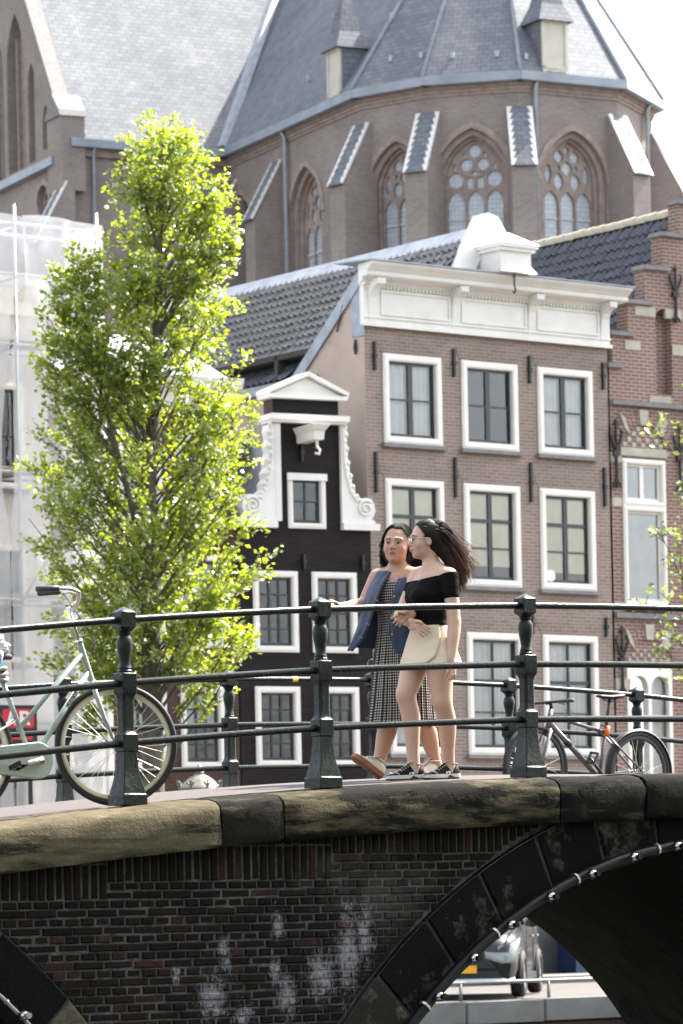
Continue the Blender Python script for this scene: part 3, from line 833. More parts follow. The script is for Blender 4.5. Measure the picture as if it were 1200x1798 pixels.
# roofs: ridge runs away from the street
RXZ = (2.86, 13.25)
tiled_roof(hb, 'roof', M_tile, (X0, .12, 10.71), (X0, 10.8, 10.71), (RXZ[0], .12, RXZ[1]), M_darkint, lambda x, y: abs(x - 5) + (10 if (x < 2.2 and y < 3.75*.62 - 1.0*x) else 0), 300,
           vis=lambda x, y: not (x < 2.0 and y < .3))
MB().add([(RXZ[0],.12,RXZ[1]),(RXZ[0],10.8,RXZ[1]),(X1,10.8,10.71),(X1,.12,10.71)],[(0,1,2,3)]).build('back_roof_slope', M_tile, hb)
mb = MB(); mb.loftq([[(RXZ[0]-.24,y,13.10),(RXZ[0]-.10,y,13.25),(RXZ[0],y,13.36),(RXZ[0]+.10,y,13.25),(RXZ[0]+.24,y,13.10)] for y in (.05, 3.3, 6.5, 10.9)], closed=False)
mb.build('ridge_flashing', M_lead, hb)
MB().box(X0-.16, X0+.03, 1.95, 10.9, 10.50, 10.66).build('gutter', M_lead, hb)
# white gable at the ridge end with the hoist beam housing in front of it
ap = (2.88, 13.56)
mb = MB().prism([ap, (ap[0]+.22, ap[1]-.06), (ap[0]+.95, 12.42), (ap[0]+.55, 12.42), (ap[0]+.02, 13.10), (ap[0]-.38, 12.42), (ap[0]-.82, 12.42), (ap[0]-.20, ap[1]-.05)], -.06, .14)
mb.build('gable_board', M_white, hb)
MB().prism([(2.5,12.42),(3.4,12.42),(2.92,13.2)], -.02, .1).build('gable_panel', M_lead, hb)
mb = MB().box(2.68, 3.36, -.62, .0, 12.42, 12.80)
mb.box(2.62, 3.42, -.68, .0, 12.80, 12.86); mb.box(2.58, 3.46, -.72, .0, 12.86, 12.92)
mb.add([(2.56,-.74,12.92),(3.48,-.74,12.92),(3.48,.0,12.92),(2.56,.0,12.92),(3.02,-.42,13.16),(3.02,.0,13.16)], [(0,1,4),(1,2,5,4),(2,3,5),(3,0,4,5)])
mb.add([(2.60,-.62,12.42),(3.44,-.62,12.42),(3.36,-.62,12.55),(2.68,-.62,12.55),(2.60,-.70,12.42),(3.44,-.70,12.42)], [(0,1,2,3),(4,5,2,3)])
hs = mb.build('hoist_housing', M_white, hb)
MB().tube([(3.02,-.56,12.45),(3.02,-.56,12.20),(3.05,-.56,12.13),(3.02,-.56,12.08),(2.98,-.56,12.11)], .016, 6).build('hook', M_iron, hs)

# ---- black house with the white neck gable
kb = thing('neck_gable_house', 'narrow black brick house with white pediment, scrolls and neck gable', 'house', K.o, K.yaw)
NL, NR = -1.84, -.60
out = [(-2.56,0),(-.03,0),(-.03,7.84),(NR,7.84),(NR,9.99),(NL,9.99),(NL,7.84),(-2.56,7.84)]
kw = [(-2.29,-1.45,5.69,7.06),(-1.18,-.33,5.69,7.06),(-2.29,-1.45,3.76,5.11),(-1.12,-.33,3.76,5.11),(-1.60,-.89,7.79,8.71),(-2.2,-1.45,.5,2.9),(-1.1,-.33,.2,2.9)]
MB().plate(out, [rect(a+.02,b_-.02,c+.02,d-.02) for a,b_,c,d in kw], 0, None, .25).build('facade', M_black, kb)
MB().box(-2.56, -2.50, .01, 8, 0, 7.8).build('side_wall', M_black, kb)
MB().box(NL, NL+.03, .005, .35, 7.84, 9.98).build('neck_side', M_mid, kb)
MB().box(NR-.03, NR, .005, .35, 7.84, 9.98).build('neck_side', M_mid, kb)
mb = MB()
for zf in (.02, 3.3, 5.4, 7.4): mb.box(-2.5, -.05, .25, 6, zf-.1, zf)
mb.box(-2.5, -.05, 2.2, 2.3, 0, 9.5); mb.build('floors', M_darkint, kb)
for i, (a, b_, c, d) in enumerate(kw):
    if i < 4: window(kb, a, b_, c, d, .105, 3, (.25,.75), .5, None, False)
    elif i == 4: window(kb, a, b_, c, d, .09, 2, (.5,), None, None, False)
    else: window(kb, a, b_, c, d, .1, 2, (.4,.7), None, 'half', False)
MB().box(-1.62, -.87, -.07, -.036, 8.60, 8.72).build('window_hood', M_white, kb)
cx = (NL+NR)/2
mb = MB().box(NL-.09, NR+.09, -.16, .3, 9.56, 9.60); mb.box(NL-.12, NR+.12, -.20, .3, 9.60, 9.70)
mb.build('string_moulding', M_white, kb)
mb = MB().prism([(NL-.06,9.98),(NR+.06,9.98),(NR+.08,10.04),(cx,10.34),(NL-.08,10.04)], -.05, .35)
pd = mb.build('pediment', M_white, kb)
mb = MB().prism([(NL-.10,9.97),(NR+.10,9.97),(NR+.13,10.04),(NL-.13,10.04)], -.15, .36)
mb.build('pediment_base', M_white, pd)
for s in (-1, 1):
    e0 = (cx + s*(cx-NL+.13), 10.042); MBp = [(e0[0], e0[1]), (cx, 10.36), (cx, 10.44), (e0[0]+s*.015, e0[1]+.065)]
    MB().prism(MBp, -.15, .36).build('raking_moulding', M_white, pd)
MB().box(-.06 + cx - .0, cx + .06, -.08, 0, 9.98, 9.99).build('key', M_white, pd)
# scrolls beside the neck
def scroll(side):
    xe = NR if side > 0 else NL
    L = []
    pts = [(0,9.55),(.12,9.52),(.14,9.40),(.11,9.28),(.15,9.16),(.12,9.04),(.17,8.92),(.15,8.80),(.21,8.70),(.19,8.60),(.25,8.52),(.25,8.42),(.32,8.36),(.36,8.30),(.45,8.34),(.55,8.33),(.62,8.24),(.64,8.12),(.60,8.02),(.56,7.98),(.63,7.94),(.63,7.90),(0,7.90)]
    poly = [(xe + side*a, b_) for a, b_ in pts]
    if side < 0: poly.reverse()
    o = MB().prism(poly, -.07, .16).build('scroll', M_white, kb)
    # raised spiral and leaf ridge
    mb = MB()
    sp = [(xe + side*(.45 + (.15-.12*k/26)*math.cos(.8+k*.42)), -.085, 8.15 + (.15-.12*k/26)*math.sin(.8+k*.42)) for k in range(27)]
    mb.tube(sp, .022, 6)
    ridge = [(xe + side*a, -.075, b_) for a, b_ in [(.05,9.5),(.06,9.0),(.10,8.7),(.17,8.45),(.28,8.28),(.42,8.30)]]
    mb.tube(ridge, [.03,.03,.032,.03,.03,.02], 6)
    for k in range(13):
        a, b_ = pts[1+k]
        mb.lathe([(.001,-.05),(.03,-.03),(.042,0),(.03,.03),(.001,.05)], 8, Matrix.Translation((xe+side*(a-.035), -.07, b_)))
    mb.build('scroll_carving', M_white, o)
    MB().box(min(xe, xe+side*.70), max(xe, xe+side*.70), -.12, .16, 7.78, 7.895).build('scroll_base', M_white, kb)
    if side < 0:
        MB().box(xe-.003, xe+.10, -.075, -.003, 7.9, 9.55).build('neck_trim', M_white, kb)
scroll(1); scroll(-1)
# hoist beam
xh = -1.32
mb = MB()
for dz, e in ((9.30,.10),(9.42,.13),(9.47,.17),(9.50,.19)): pass
mb.loftq([[(xh-a, -.02, z),(xh+a, -.02, z),(xh+a, -.72-b_, z),(xh-a, -.72-b_, z)] for a, b_, z in ((.09,-.04,9.22),(.10,-.02,9.36),(.12,.02,9.39),(.14,.05,9.43),(.16,.07,9.455),(.16,.07,9.475))])
hbm = mb.build('hoist_beam', M_white, kb)
MB().tube([(xh,-.60,9.24),(xh,-.60,9.10),(xh+.05,-.60,9.05),(xh+.03,-.60,8.98),(xh-.04,-.60,9.0)], .022, 6).build('hook', M_white, hbm)
anchor(kb, -1.32, 8.92, 9.22); anchor(kb, -.20, 7.1, 7.36); anchor(kb, -1.32, 7.1, 7.36)
mb = MB(); mb.add([(-2.5,.2,7.8),(-.06,.2,7.8),(-1.22,.2,9.45),(-2.5,8,7.8),(-.06,8,7.8),(-1.22,8,9.45)], [(0,2,5,3),(1,4,5,2),(3,5,4)])
mb.build('roof', M_tile, kb)

# ---- dark red brick house half hidden by the elm
mh = thing('cornice_house', 'dark brick house with white cornice mostly hidden behind the tree', 'house', K.o, K.yaw)
mw = []
for a in (-3.66, -4.72, -5.72):
    mw += [(a, a+.80, 3.74, 5.12), (a, a+.80, 5.75, 7.3), (a, a+.80, 7.85, 9.3), (a, a+.8, .8, 2.9)]
MB().plate(rect(-6.0,-2.575,0,9.75), [rect(a+.02,b_-.02,c+.02,d-.02) for a,b_,c,d in mw], .02, None, .27).build('facade', M_mid, mh)
mb = MB()
for zf in (.02, 3.4, 5.4, 7.5, 9.6): mb.box(-5.95, -2.62, .28, 6, zf-.1, zf)
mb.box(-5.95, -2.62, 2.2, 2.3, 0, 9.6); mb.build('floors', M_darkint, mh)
for i, (a, b_, c, d) in enumerate(mw):
    window(mh, a, b_, c, d, .10, 3, (.25,.75), .5, ('net' if i % 4 == 1 else 'blindw' if i % 4 == 0 else None), False, y=.02, blind_to=.55)
pr = [(.05,9.70),(-.10,9.70),(-.13,9.95),(-.20,10.0),(-.34,10.05),(-.40,10.15),(-.42,10.22),(.05,10.25)]
MB().loftq([[(-6.1,y,z) for y,z in pr],[(-2.56,y,z) for y,z in pr]]).build('cornice', M_white, mh)
MB().add([(-6.0,.1,10.24),(-2.5,.1,10.24),(-2.5,3.0,11.4),(-6.0,3.0,11.4)],[(0,1,2,3)]).build('roof', M_lead, mh)
MB().box(-2.62,-2.58,.02,7,7.85,10.2).build('side_wall', M_lead, mh)

# ---- red brick house with stepped gable
gb = thing('stepped_gable_house', 'red brick house with stepped gable, stone bands and iron anchors', 'house', H.o, H.yaw)
half = [(5.665,11.03),(5.75,11.03),(5.75,11.62),(6.13,11.62),(6.13,12.22),(6.58,12.22),(6.58,12.88),(7.01,12.88),(7.01,13.52),(7.44,13.52),(7.44,14.15),(7.87,14.15),(7.87,14.8)]
MX = 8.3
out = [(5.665,0),(2*MX-5.665,0)] + [(2*MX-x, z) for x, z in half] + list(reversed(half))
nich = lambda x0, x1, z0, zs: [(x0,z0),(x1,z0)] + [((x0+x1)/2 + (x1-x0)/2*math.cos(R(a)), zs + (x1-x0)/2*math.sin(R(a))) for a in range(0, 181, 15)]
gw = [(5.92,6.95,6.72,9.40),(7.78,8.82,6.72,9.4),(9.65,10.68,6.72,9.4)]
gl = [(5.93,7.02,3.4,5.62),(7.78,8.82,3.4,5.62),(9.65,10.68,3.4,5.62)]
gg = [(5.93,7.02,.6,2.7),(7.9,8.8,.05,2.7),(9.65,10.68,.6,2.7)]
niches = [nich(6.80,7.20,10.62,11.98), nich(9.4,9.8,10.62,11.98)]
MB().plate(out, [rect(a+.02,b_-.02,c+.02,d-.02) for a,b_,c,d in gw+gl+gg] + niches, .0, None, .2).build('facade', M_red, gb)
MB().plate(rect(6.6,10.0,10.4,12.3), [], .2).build('niche_back', M_red, gb)
mb = MB()
for zf in (.02, 3.1, 6.3, 9.9): mb.box(5.7, 10.9, .25, 7, zf-.1, zf)
mb.box(5.7, 10.9, 2.4, 2.5, 0, 10); mb.build('floors', M_darkint, gb)
def step_cap(x0, x1, z):
    MB().cbox(x0-.06, x1+.02, -.07, .30, z, z+.075, .02).build('step_cap', M_sill, gb)
st = [(5.665,5.95,11.03),(5.75,6.25,11.62),(6.13,6.70,12.22),(6.58,7.12,12.88),(7.01,7.55,13.52),(7.44,7.98,14.15)]
for a, b_, z in st: step_cap(a, b_, z + .0); MB().cbox(2*MX-b_-.02, 2*MX-a+.06, -.07, .3, z, z+.075, .02).build('step_cap', M_sill, gb)
for i, ((x0, z0), (x1, z1)) in enumerate(zip(half[1:], half[2:])):
    if abs(x0-x1) < 1e-6:
        MB().box(x0+.003, x0+.06, .003, .30, z0, z1).build('step_side', M_red, gb)
def band(x0, x1, z0, z1, y=-.02): return MB().box(x0, x1, y, .04, z0, z1).build('stone_band', M_sandband, gb)
for x0, x1, z0, z1 in ((6.32,6.80,12.02,12.19),(6.05,6.42,11.38,11.55),(7.20,7.6,11.36,11.55),(7.05,7.45,12.02,12.19),(5.67,5.92,8.52,8.68),(5.67,5.92,9.32,9.5),(6.62,7.15,10.46,10.58),(5.67,5.93,6.62,6.78),(5.67,6.0,5.15,5.4),(5.67,5.95,4.0,4.3)): band(x0, x1, z0, z1)
MB().box(5.67, 10.9, -.10, .0, 10.36, 10.44).build('string_course', M_sill, gb)
MB().box(5.67, 10.9, -.08, .0, 6.50, 6.60).build('string_course', M_sill, gb)
def round_arch(x0, x1, zs, rise, key=True):
    cxm = (x0+x1)/2; wdt = (x1-x0)/2
    n = 17; mb = MB()
    for i in range(n):
        a0, a1 = R(180 - 180*i/n) - .01, R(180 - 180*(i+1)/n) + .01
        P = lambda a, k: (cxm + (wdt+k)*math.cos(a), zs + (rise+k)*math.sin(a))
        mb.prism([P(a0,0), P(a1,0), P(a1,.2), P(a0,.2)], -.03, .02)
    mb.build('arch_brick', M_red, gb)
    if key:
        MB().prism([(cxm-.08, zs+rise-.02),(cxm+.08, zs+rise-.02),(cxm+.11, zs+rise+.26),(cxm-.11, zs+rise+.26)], -.06, .02).build('keystone', M_sandband, gb)
        for s in (-1, 1):
            q = R(90 + s*46); MB().prism([(cxm+(wdt-.02)*math.cos(q)-.1, zs+(rise)*math.sin(q)+.04),(cxm+(wdt)*math.cos(q)+.04, zs+rise*math.sin(q)-.08),(cxm+(wdt+.2)*math.cos(q)+.08, zs+(rise+.2)*math.sin(q)+.06),(cxm+(wdt+.2)*math.cos(q)-.06, zs+(rise+.2)*math.sin(q)+.18)], -.05, .02).build('arch_block', M_sandband, gb)
for (a, b_, c, d) in gw:
    round_arch(a, b_, 9.62, .42)
    # chequered tympanum of small raised stones
    mb = MB(); 
    for i in range(9):
        for j in range(4):
            if (i+j) % 2: continue
            x = lerp(a+.08, b_-.08, i/8); z = 9.62 + j*.10
            if ((x-(a+b_)/2)/((b_-a)/2))**2 + ((z+.04-9.62)/.42)**2 < .9: mb.box(x-.045, x+.045, -.015, .01, z, z+.075)
    tag(mb.build('tympanum_stones', M_sandband, gb), kind='stuff')
    band(a-.04, b_+.04, 9.45, 9.60, -.04)
    w = window(gb, a, b_, 8.55, d, .09, 2, (), None, 'blindw', False, sash_mat=M_white2, heavy=True, mull=.09)
    w2 = window(gb, a, b_, c, 8.55-.003, .09, 1, (), None, 'blindw', True, sash_mat=M_white2)
for (a, b_, c, d) in gl:
    round_arch(a, b_, 5.72, .42)
    mb = MB()
    for i in range(11):
        for j in range(3):
            if (i+j) % 2: continue
            x = lerp(a+.08, b_-.08, i/10); z = 5.72 + j*.09
            if ((x-(a+b_)/2)/((b_-a)/2))**2 + ((z+.04-5.72)/.42)**2 < .9: mb.box(x-.03, x+.03, -.015, .01, z, z+.06)
    tag(mb.build('tympanum_stones', M_sandband, gb), kind='stuff')
    # pair of round-headed lights over a transom
    mb = MB(); xm = (a+b_)/2
    def rh(x0, x1, z0, zs): return [(x0,z0),(x1,z0)] + [((x0+x1)/2+(x1-x0)/2*math.cos(R(q)), zs+(x1-x0)/2*math.sin(R(q))) for q in range(0,181,20)]
    hs_ = [rh(a+.08, xm-.04, 4.75, 5.25), rh(xm+.04, b_-.08, 4.75, 5.25), rect(a+.08, xm-.04, 3.5, 4.64), rect(xm+.04, b_-.08, 3.5, 4.64)]
    w = MB().plate(rect(a,b_,c,d), hs_, -.02, .1).build('window', M_white2, gb)
    for h in hs_:
        xs_ = [p[0] for p in h]; zs_ = [p[1] for p in h]
        MB().add([(min(xs_)-.01,.06,min(zs_)-.01),(max(xs_)+.01,.06,min(zs_)-.01),(max(xs_)+.01,.06,max(zs_)+.01),(min(xs_)-.01,.06,max(zs_)+.01)],[(0,1,2,3)]).build('pane', M_glass, w)
    curtain_mesh(a+.05, b_-.05, c+.05, d-.05, .2, 6, .02).build('curtain', M_curtain, w, smooth=True)
for (a, b_, c, d) in gg: window(gb, a, b_, c, d, .1, 2, (.6,), None, 'net', True)
fancy_anchor(gb, 5.76, 8.85, 10.1); fancy_anchor(gb, 7.28, 11.95, 13.0); fancy_anchor(gb, 5.80, 5.1, 6.35); fancy_anchor(gb, 9.3, 11.95, 13.0); fancy_anchor(gb, 7.3, 8.85, 10.1)
MB().box(5.67, 10.93, -.05, -.003, 0, .55).build('plinth', M_plinth, gb)
GRX, GRZ = 8.3, 14.18
tiled_roof(gb, 'roof', M_tile2, (5.68,.30,10.9), (5.68,11.0,10.9), (GRX,.30,GRZ), M_darkint, lambda x, y: -y*1.0 + abs(x-3)*.55, 300)
MB().add([(GRX,.3,GRZ),(GRX,11,GRZ),(10.9,11,10.9),(10.9,.3,10.9)],[(0,1,2,3)]).build('back_roof_slope', M_tile2, gb)
MB().plate([(5.67,0),(10.93,0),(10.93,10.9),(GRX,GRZ),(5.67,10.9)],[],11.05).build('back_wall', M_red, gb)
MB().plate([(0,10.0),(11,10.0),(11,10.9),(0,10.9)],[],0).build('side_wall', M_red, gb, loc=(5.675,.02,0), rot=(0,0,R(90)))
rt = MB(); rt.loftq([[(.11*math.cos(R(a)), y, (.11+.015*(y < .2))*math.sin(R(a))) for a in range(-20, 201, 22)] for y in (-.01,.06,.30)], closed=False)
rtm = rt.mesh('ridge_tile', M_ridgecream, 60)
for i in range(36): link_mesh('ridge_tile', rtm, gb, (GRX, .32 + i*.295, GRZ + .02 + random.uniform(-.006,.006)))
# next house to the right, only a sliver beyond the stepped gable
nb = thing('brick_house', 'tall plain brick house next to the stepped gable', 'house', H.o, H.yaw)
MB().box(10.95, 16, .0, 9, 0, 11.5).build('wall', M_brown, nb)
MB().prism([(10.8,11.5),(16.2,11.5),(13.5,14.0)], -.1, 9).build('roof', M_tile, nb)
for i in range(3):
    for c, d in ((1,3),(4,6),(7,9)): window(nb, 11.4+i*1.5, 12.5+i*1.5, c, d, .12, 2, (.5,), None, None, True, y=-.06)

# ---- house under white scaffold netting
SF = Frame(180, 1000, 61, 37)
sb = thing('scaffolded_house', 'pale plastered house wrapped in white scaffold netting', 'house', SF.o, SF.yaw)
wn_ = [(x, x+1.0, z0, z1) for x in (-1.5,-3.0,-4.5,-6.0) for z0, z1 in ((8.2,9.9),(5.4,7.3),(2.4,4.4))]
M_pale = plain('pale_house_paint', (.60,.57,.54), .8, var=.1, nscale=1.5)
MB().plate(rect(-7,.0,0,11.2), [rect(a+.02,b_-.02,c+.02,d-.02) for a,b_,c,d in wn_], 1.5, None, 1.8).build('facade', M_pale, sb)
MB().box(-.06, 0, 1.503, 9, 0, 11.2).build('side_wall', M_mid, sb)
mb = MB()
for zf in (.02, 5.0, 7.8, 11.0): mb.box(-6.9,-.1,1.8,8,zf-.1,zf)
mb.box(-6.9,-.1,3.4,3.5,0,11); mb.build('floors', M_darkint, sb)
for a,b_,c,d in wn_: window(sb, a, b_, c, d, .1, 2, (.5,), None, None, True, y=1.5)
pr = [(1.55,11.0),(1.40,11.0),(1.36,11.2),(1.20,11.3),(1.05,11.4),(1.0,11.55),(1.55,11.6)]
MB().loftq([[(-7,y,z) for y,z in pr],[(.1,y,z) for y,z in pr]]).build('cornice', M_white, sb)
MB().box(-7,0,1.5,9,11.6,11.7).build('roof', M_lead, sb)

sf = thing('scaffold', 'tube scaffold hung with white netting sheets in front of the pale house', 'scaffold', SF.o, SF.yaw)
M_alu = plain('scaffold_tube', (.42,.44,.46), .4, metal=.6, var=.15)
M_plank = plain('scaffold_board', (.40,.36,.28), .9, var=.2)
lev = [.3, 2.3, 4.3, 6.3, 8.3, 10.3, 11.4, 12.2]
xsn = [-6.4, -3.9, -1.42, .12]
for x in xsn:
    for y in (.15, 1.05):
        MB().tube([(x,y,0),(x,y,12.5)], .026, 8).build('standard', M_alu, sf, smooth=True)
for z in lev:
    for y in (.15, 1.05):
        MB().tube([(-6.6,y,z),(.25,y,z)], .024, 8).build('ledger', M_alu, sf, smooth=True)
    for x in xsn: MB().tube([(x,.1,z-.05),(x,1.1,z-.05)], .022, 6).build('transom', M_alu, sf)
    if z in lev[:6]:
        for y in (.22,.46,.70): MB().box(-6.5,.2,y,y+.22,z+.05,z+.09).build('board', M_plank, sf)
for (xa, xb, za, zb) in ((-1.42,.12,2.3,4.3),(-1.42,-3.9,4.3,6.3),(-3.9,-1.42,8.3,10.3),(-1.42,.12,6.3,8.3),(-3.9,-1.42,.3,2.3)):
    MB().tube([(xa,.12,za),(xb,.12,zb)], .022, 6).build('brace', M_alu, sf)
t = NT('white_netting')
tr = t.n.new('ShaderNodeBsdfTransparent'); df = t.n.new('ShaderNodeBsdfDiffuse'); tl = t.n.new('ShaderNodeBsdfTranslucent')
df.inputs[0].default_value = (.76,.76,.76,1); tl.inputs[0].default_value = (.74,.74,.74,1)
a1 = t.n.new('ShaderNodeMixShader'); a1.inputs[0].default_value = .45; t.l.new(df.outputs[0], a1.inputs[1]); t.l.new(tl.outputs[0], a1.inputs[2])
a2 = t.n.new('ShaderNodeMixShader'); t.l.new(t.ramp(t.noise(.9, 5, .6), [(.3, .45), (.7, .72)]), a2.inputs[0])
t.l.new(tr.outputs[0], a2.inputs[1]); t.l.new(a1.outputs[0], a2.inputs[2]); t.l.new(a2.outputs[0], t.out.inputs['Surface'])
M_net = t.m
def sheet(fl, fr_, z0, z1, seed, name='netting_sheet', ny=90, nx=26, y=.06):
    mb = MB()
    def fn(u, v):
        z = lerp(z0, z1, v); a, b_ = fl(z), fr_(z)
        x = lerp(a, b_, u)
        bil = .05*math.sin(u*math.pi)*math.sin(v*17+seed) + .025*math.sin(x*6+z*3+seed) + .015*math.sin(x*13-z*5.3+seed*2)
        return (x, y - .03 + bil*.8, z + .03*math.sin(x*3+seed)*(v > .98))
    mb.grid(fn, nx, ny); return mb.build(name, M_net, sf, smooth=True)
GL = [(22,518),(16,560),(17,600),(14,640),(7,690),(2,760),(3,850),(15,915)]; GR = [(43,518),(33,560),(24,600),(17,640),(22,700),(25,800),(24,870),(18,915)]
GLp = sorted([SF.at(a, b_, .05)[::-1] for a, b_ in GL]); GRp = sorted([SF.at(a, b_, .05)[::-1] for a, b_ in GR])
def gapL(z):
    v = float(np.interp(z, [p[0] for p in GLp], [p[1] for p in GLp])); ztop = GLp[-1][0]
    return v if z <= ztop else max(v, lerp(v, -1.30, min(1, (z-ztop)/.12)))
def gapR(z):
    return float(np.interp(z, [p[0] for p in GRp], [p[1] for p in GRp]))
sheet(lambda z: -6.6, gapL, 2.6, 12.3, 1.3)
sheet(gapR, lambda z: .16, 2.6, 12.32, 4.1)
mb = MB(); mb.grid(lambda u, v: (.17 + .02*math.sin(v*11), .05+1.1*u, lerp(2.6, 12.3, v)), 6, 20); mb.build('netting_sheet', M_net, sf, smooth=True)
# hoarding at street level, horizontal rails, a sign
M_hoard = plain('grey_hoarding', (.40,.39,.38), .7, var=.12)
hd = thing('hoarding', 'low grey and white site hoarding under the scaffold', 'hoarding', SF.o, SF.yaw)
for i in range(8): MB().box(-6.3+i*.83, -5.5+i*.83, -.62, -.58, .1, 2.1).build('panel', M_hoard, hd)
for z in (.7, 1.5, 2.15): MB().tube([(-6.5,-.68,z),(.6,-.68,z)], .03, 8).build('rail', M_alu, hd)
for i in range(6): MB().tube([(-6.2+i*1.3,-.68,0),(-6.2+i*1.3,-.68,2.4)], .03, 8).build('post', M_alu, hd)
# sign with white letters on a red field
SG = Frame(30, 1290, 57.5, 24)
sx0, sz1 = SG.at(-16, 1238); sx1, sz0 = SG.at(66, 1292)
sg = thing('shop_sign', 'black sign board with white letters AR on a red field', 'sign', SG.o, SG.yaw)
M_sblk = plain('sign_black', (.012,.012,.014), .5); M_sred = plain('sign_red', (.55,.02,.035), .45, var=.06); M_swht = plain('sign_white', (.75,.72,.72), .5, var=.05)
MB().box(sx0, sx1, 0, .06, sz0-.12, sz1).build('board', M_sblk, sg)
rx0, rz1 = SG.at(4, 1245); rx1, rz0 = SG.at(60, 1278)
def rrect(x0,x1,z0,z1,r):
    p = []
    for cx_, cz_, a0 in ((x1-r,z0+r,-90),(x1-r,z1-r,0),(x0+r,z1-r,90),(x0+r,z0+r,180)):
        p += [(cx_+r*math.cos(R(a0+k*15)), cz_+r*math.sin(R(a0+k*15))) for k in range(7)]
    return p
MB().prism(rrect(rx0,rx1,rz0,rz1,.05), -.012, .002).build('red_field', M_sred, sg)
lw, lh = .17, .21; lz = rz0 + .04; la = rx0 + .06
MB().plate([(la,lz),(la+.05,lz),(la+.063,lz+.05),(la+.117,lz+.05),(la+.13,lz),(la+.18,lz),(la+.12,lz+lh),(la+.06,lz+lh)], [[(la+.075,lz+.09),(la+.105,lz+.09),(la+.09,lz+.155)]], -.02, -.011).build('letter', M_swht, sg)
lb = la + .21
MB().plate([(lb,lz),(lb+.05,lz),(lb+.05,lz+.075),(lb+.075,lz+.075),(lb+.115,lz),(lb+.17,lz),(lb+.12,lz+.09),(lb+.155,lz+.11),(lb+.165,lz+.15),(lb+.15,lz+.19),(lb+.11,lz+lh),(lb,lz+lh)], [[(lb+.05,lz+.115),(lb+.10,lz+.115),(lb+.115,lz+.14),(lb+.10,lz+.168),(lb+.05,lz+.168)]], -.02, -.011).build('letter', M_swht, sg)
for z in (-.05,): MB().box(rx0, rx1-.03, -.01, .001, sz0-.06, sz0+.03).build('red_strip', M_sred, sg)
for x in (sx0+.1, sx1-.1): MB().box(x-.03, x+.03, .06, .1, 0, sz1).build('support', M_iron, sg)
# ------------------------------------------------------------ the church behind the houses
M_cglass = None
t = NT('leaded_church_glass')
b = t.n.new('ShaderNodeTexBrick'); vec, _ = t.xz(); t.l.new(vec, b.inputs['Vector'])
b.inputs['Scale'].default_value = 1; b.inputs['Brick Width'].default_value = .13; b.inputs['Row Height'].default_value = .16; b.inputs['Mortar Size'].default_value = .008; b.offset = 0
b.inputs['Color1'].default_value = (.40,.45,.50,1); b.inputs['Color2'].default_value = (.48,.53,.58,1); b.inputs['Mortar'].default_value = (.22,.24,.26,1)
t.col(b.outputs[0]); t.set(.22, spec=.7); t.bump(t.noise(3, 3), .3, .05); M_cglass = t.m
M_transom = plain('pale_glazing_bar', (.52,.52,.52), .6)
M_cream = plain('cream_dormer_paint', (.56,.53,.44), .6, var=.1, nscale=2)
M_gutter = plain('weathered_gutter_lead', (.27,.31,.35), .5, var=.2, nscale=1.2)

RX = Vector((.585, 0, 0))
ctr = Vector((5.6, 136.2, 0)) + RX; EZ = 29.25; PT = 1.6
CC = Vector((-4.22,142.4,0)); Pc = [Vector((.67,132.4,0)), Vector((2.93,130.7,0)), Vector((6.0,130.0,0)), Vector((9.44,131.8,0)), Vector((10.93,135.2,0))]
CC = CC + RX; Pc = [p + RX for p in Pc]
ax = Vector((.439,-.898,0)); mm = Vector((-.898,-.439,0))
TC = CC + mm*6.6; TB = TC - ax*12
church = thing('church', 'large brown brick gothic church with slate roofs and tall pointed windows', 'church', ctr)
def cl(p): return Vector(p) - ctr

class Facet(Frame):
    def __init__(s, P, Q):
        s.o = Vector((P.x, P.y, 0)); d = Vector((Q.x-P.x, Q.y-P.y, 0)); s.len = d.length
        s.yaw = math.atan2(d.y, d.x); s.e = d.normalized(); s.b = Vector((-s.e.y, s.e.x, 0))
    def put(s, mb, name, mat, parent=church, smooth=False):
        o = mb.build(name, mat, parent, smooth)
        if parent is church:
            o.location = s.o - ctr; o.rotation_euler = (0,0,s.yaw)
        return o
def slate_uv(o):
    me = o.data; uv = me.uv_layers.new(name='UVMap')
    for p in me.polygons:
        n = p.normal; h = Vector((0,0,1)).cross(n)
        h = h.normalized() if h.length > 1e-4 else Vector((1,0,0)); s_ = n.cross(h)
        for li in p.loop_indices:
            co = me.vertices[me.loops[li].vertex_index].co
            uv.data[li].uv = (co.dot(h), co.dot(s_))
    return o
def pointed(cx, hw, z0, zs, rise, n=10):
    """pointed arch outline, counter-clockwise"""
    r = (hw*hw + rise*rise) / (2*hw)
    pts = [(cx-hw, z0), (cx+hw, z0)]
    aM = math.atan2(rise, r-hw)
    for i in range(n+1):
        a = aM*i/n; pts.append((cx+hw - r + r*math.cos(a), zs + r*math.sin(a)))
    for i in range(n-1, -1, -1):
        a = aM*i/n; pts.append((cx-hw + r - r*math.cos(a), zs + r*math.sin(a)))
    return pts
def circ(x, z, r, n=16): return [(x+r*math.cos(2*math.pi*k/n), z+r*math.sin(2*math.pi*k/n)) for k in range(n)]
def diamond(x, z, w, h):
    p = []
    for (x0,z0),(x1,z1) in (((0,-h),(w,0)),((w,0),(0,h)),((0,h),(-w,0)),((-w,0),(0,-h))):
        for k in range(4):
            t_ = k/4; bx = lerp(x0,x1,t_); bz = lerp(z0,z1,t_); f = 1+.28*math.sin(math.pi*t_)
            p.append((x+bx*f, z+bz*f))
    return p
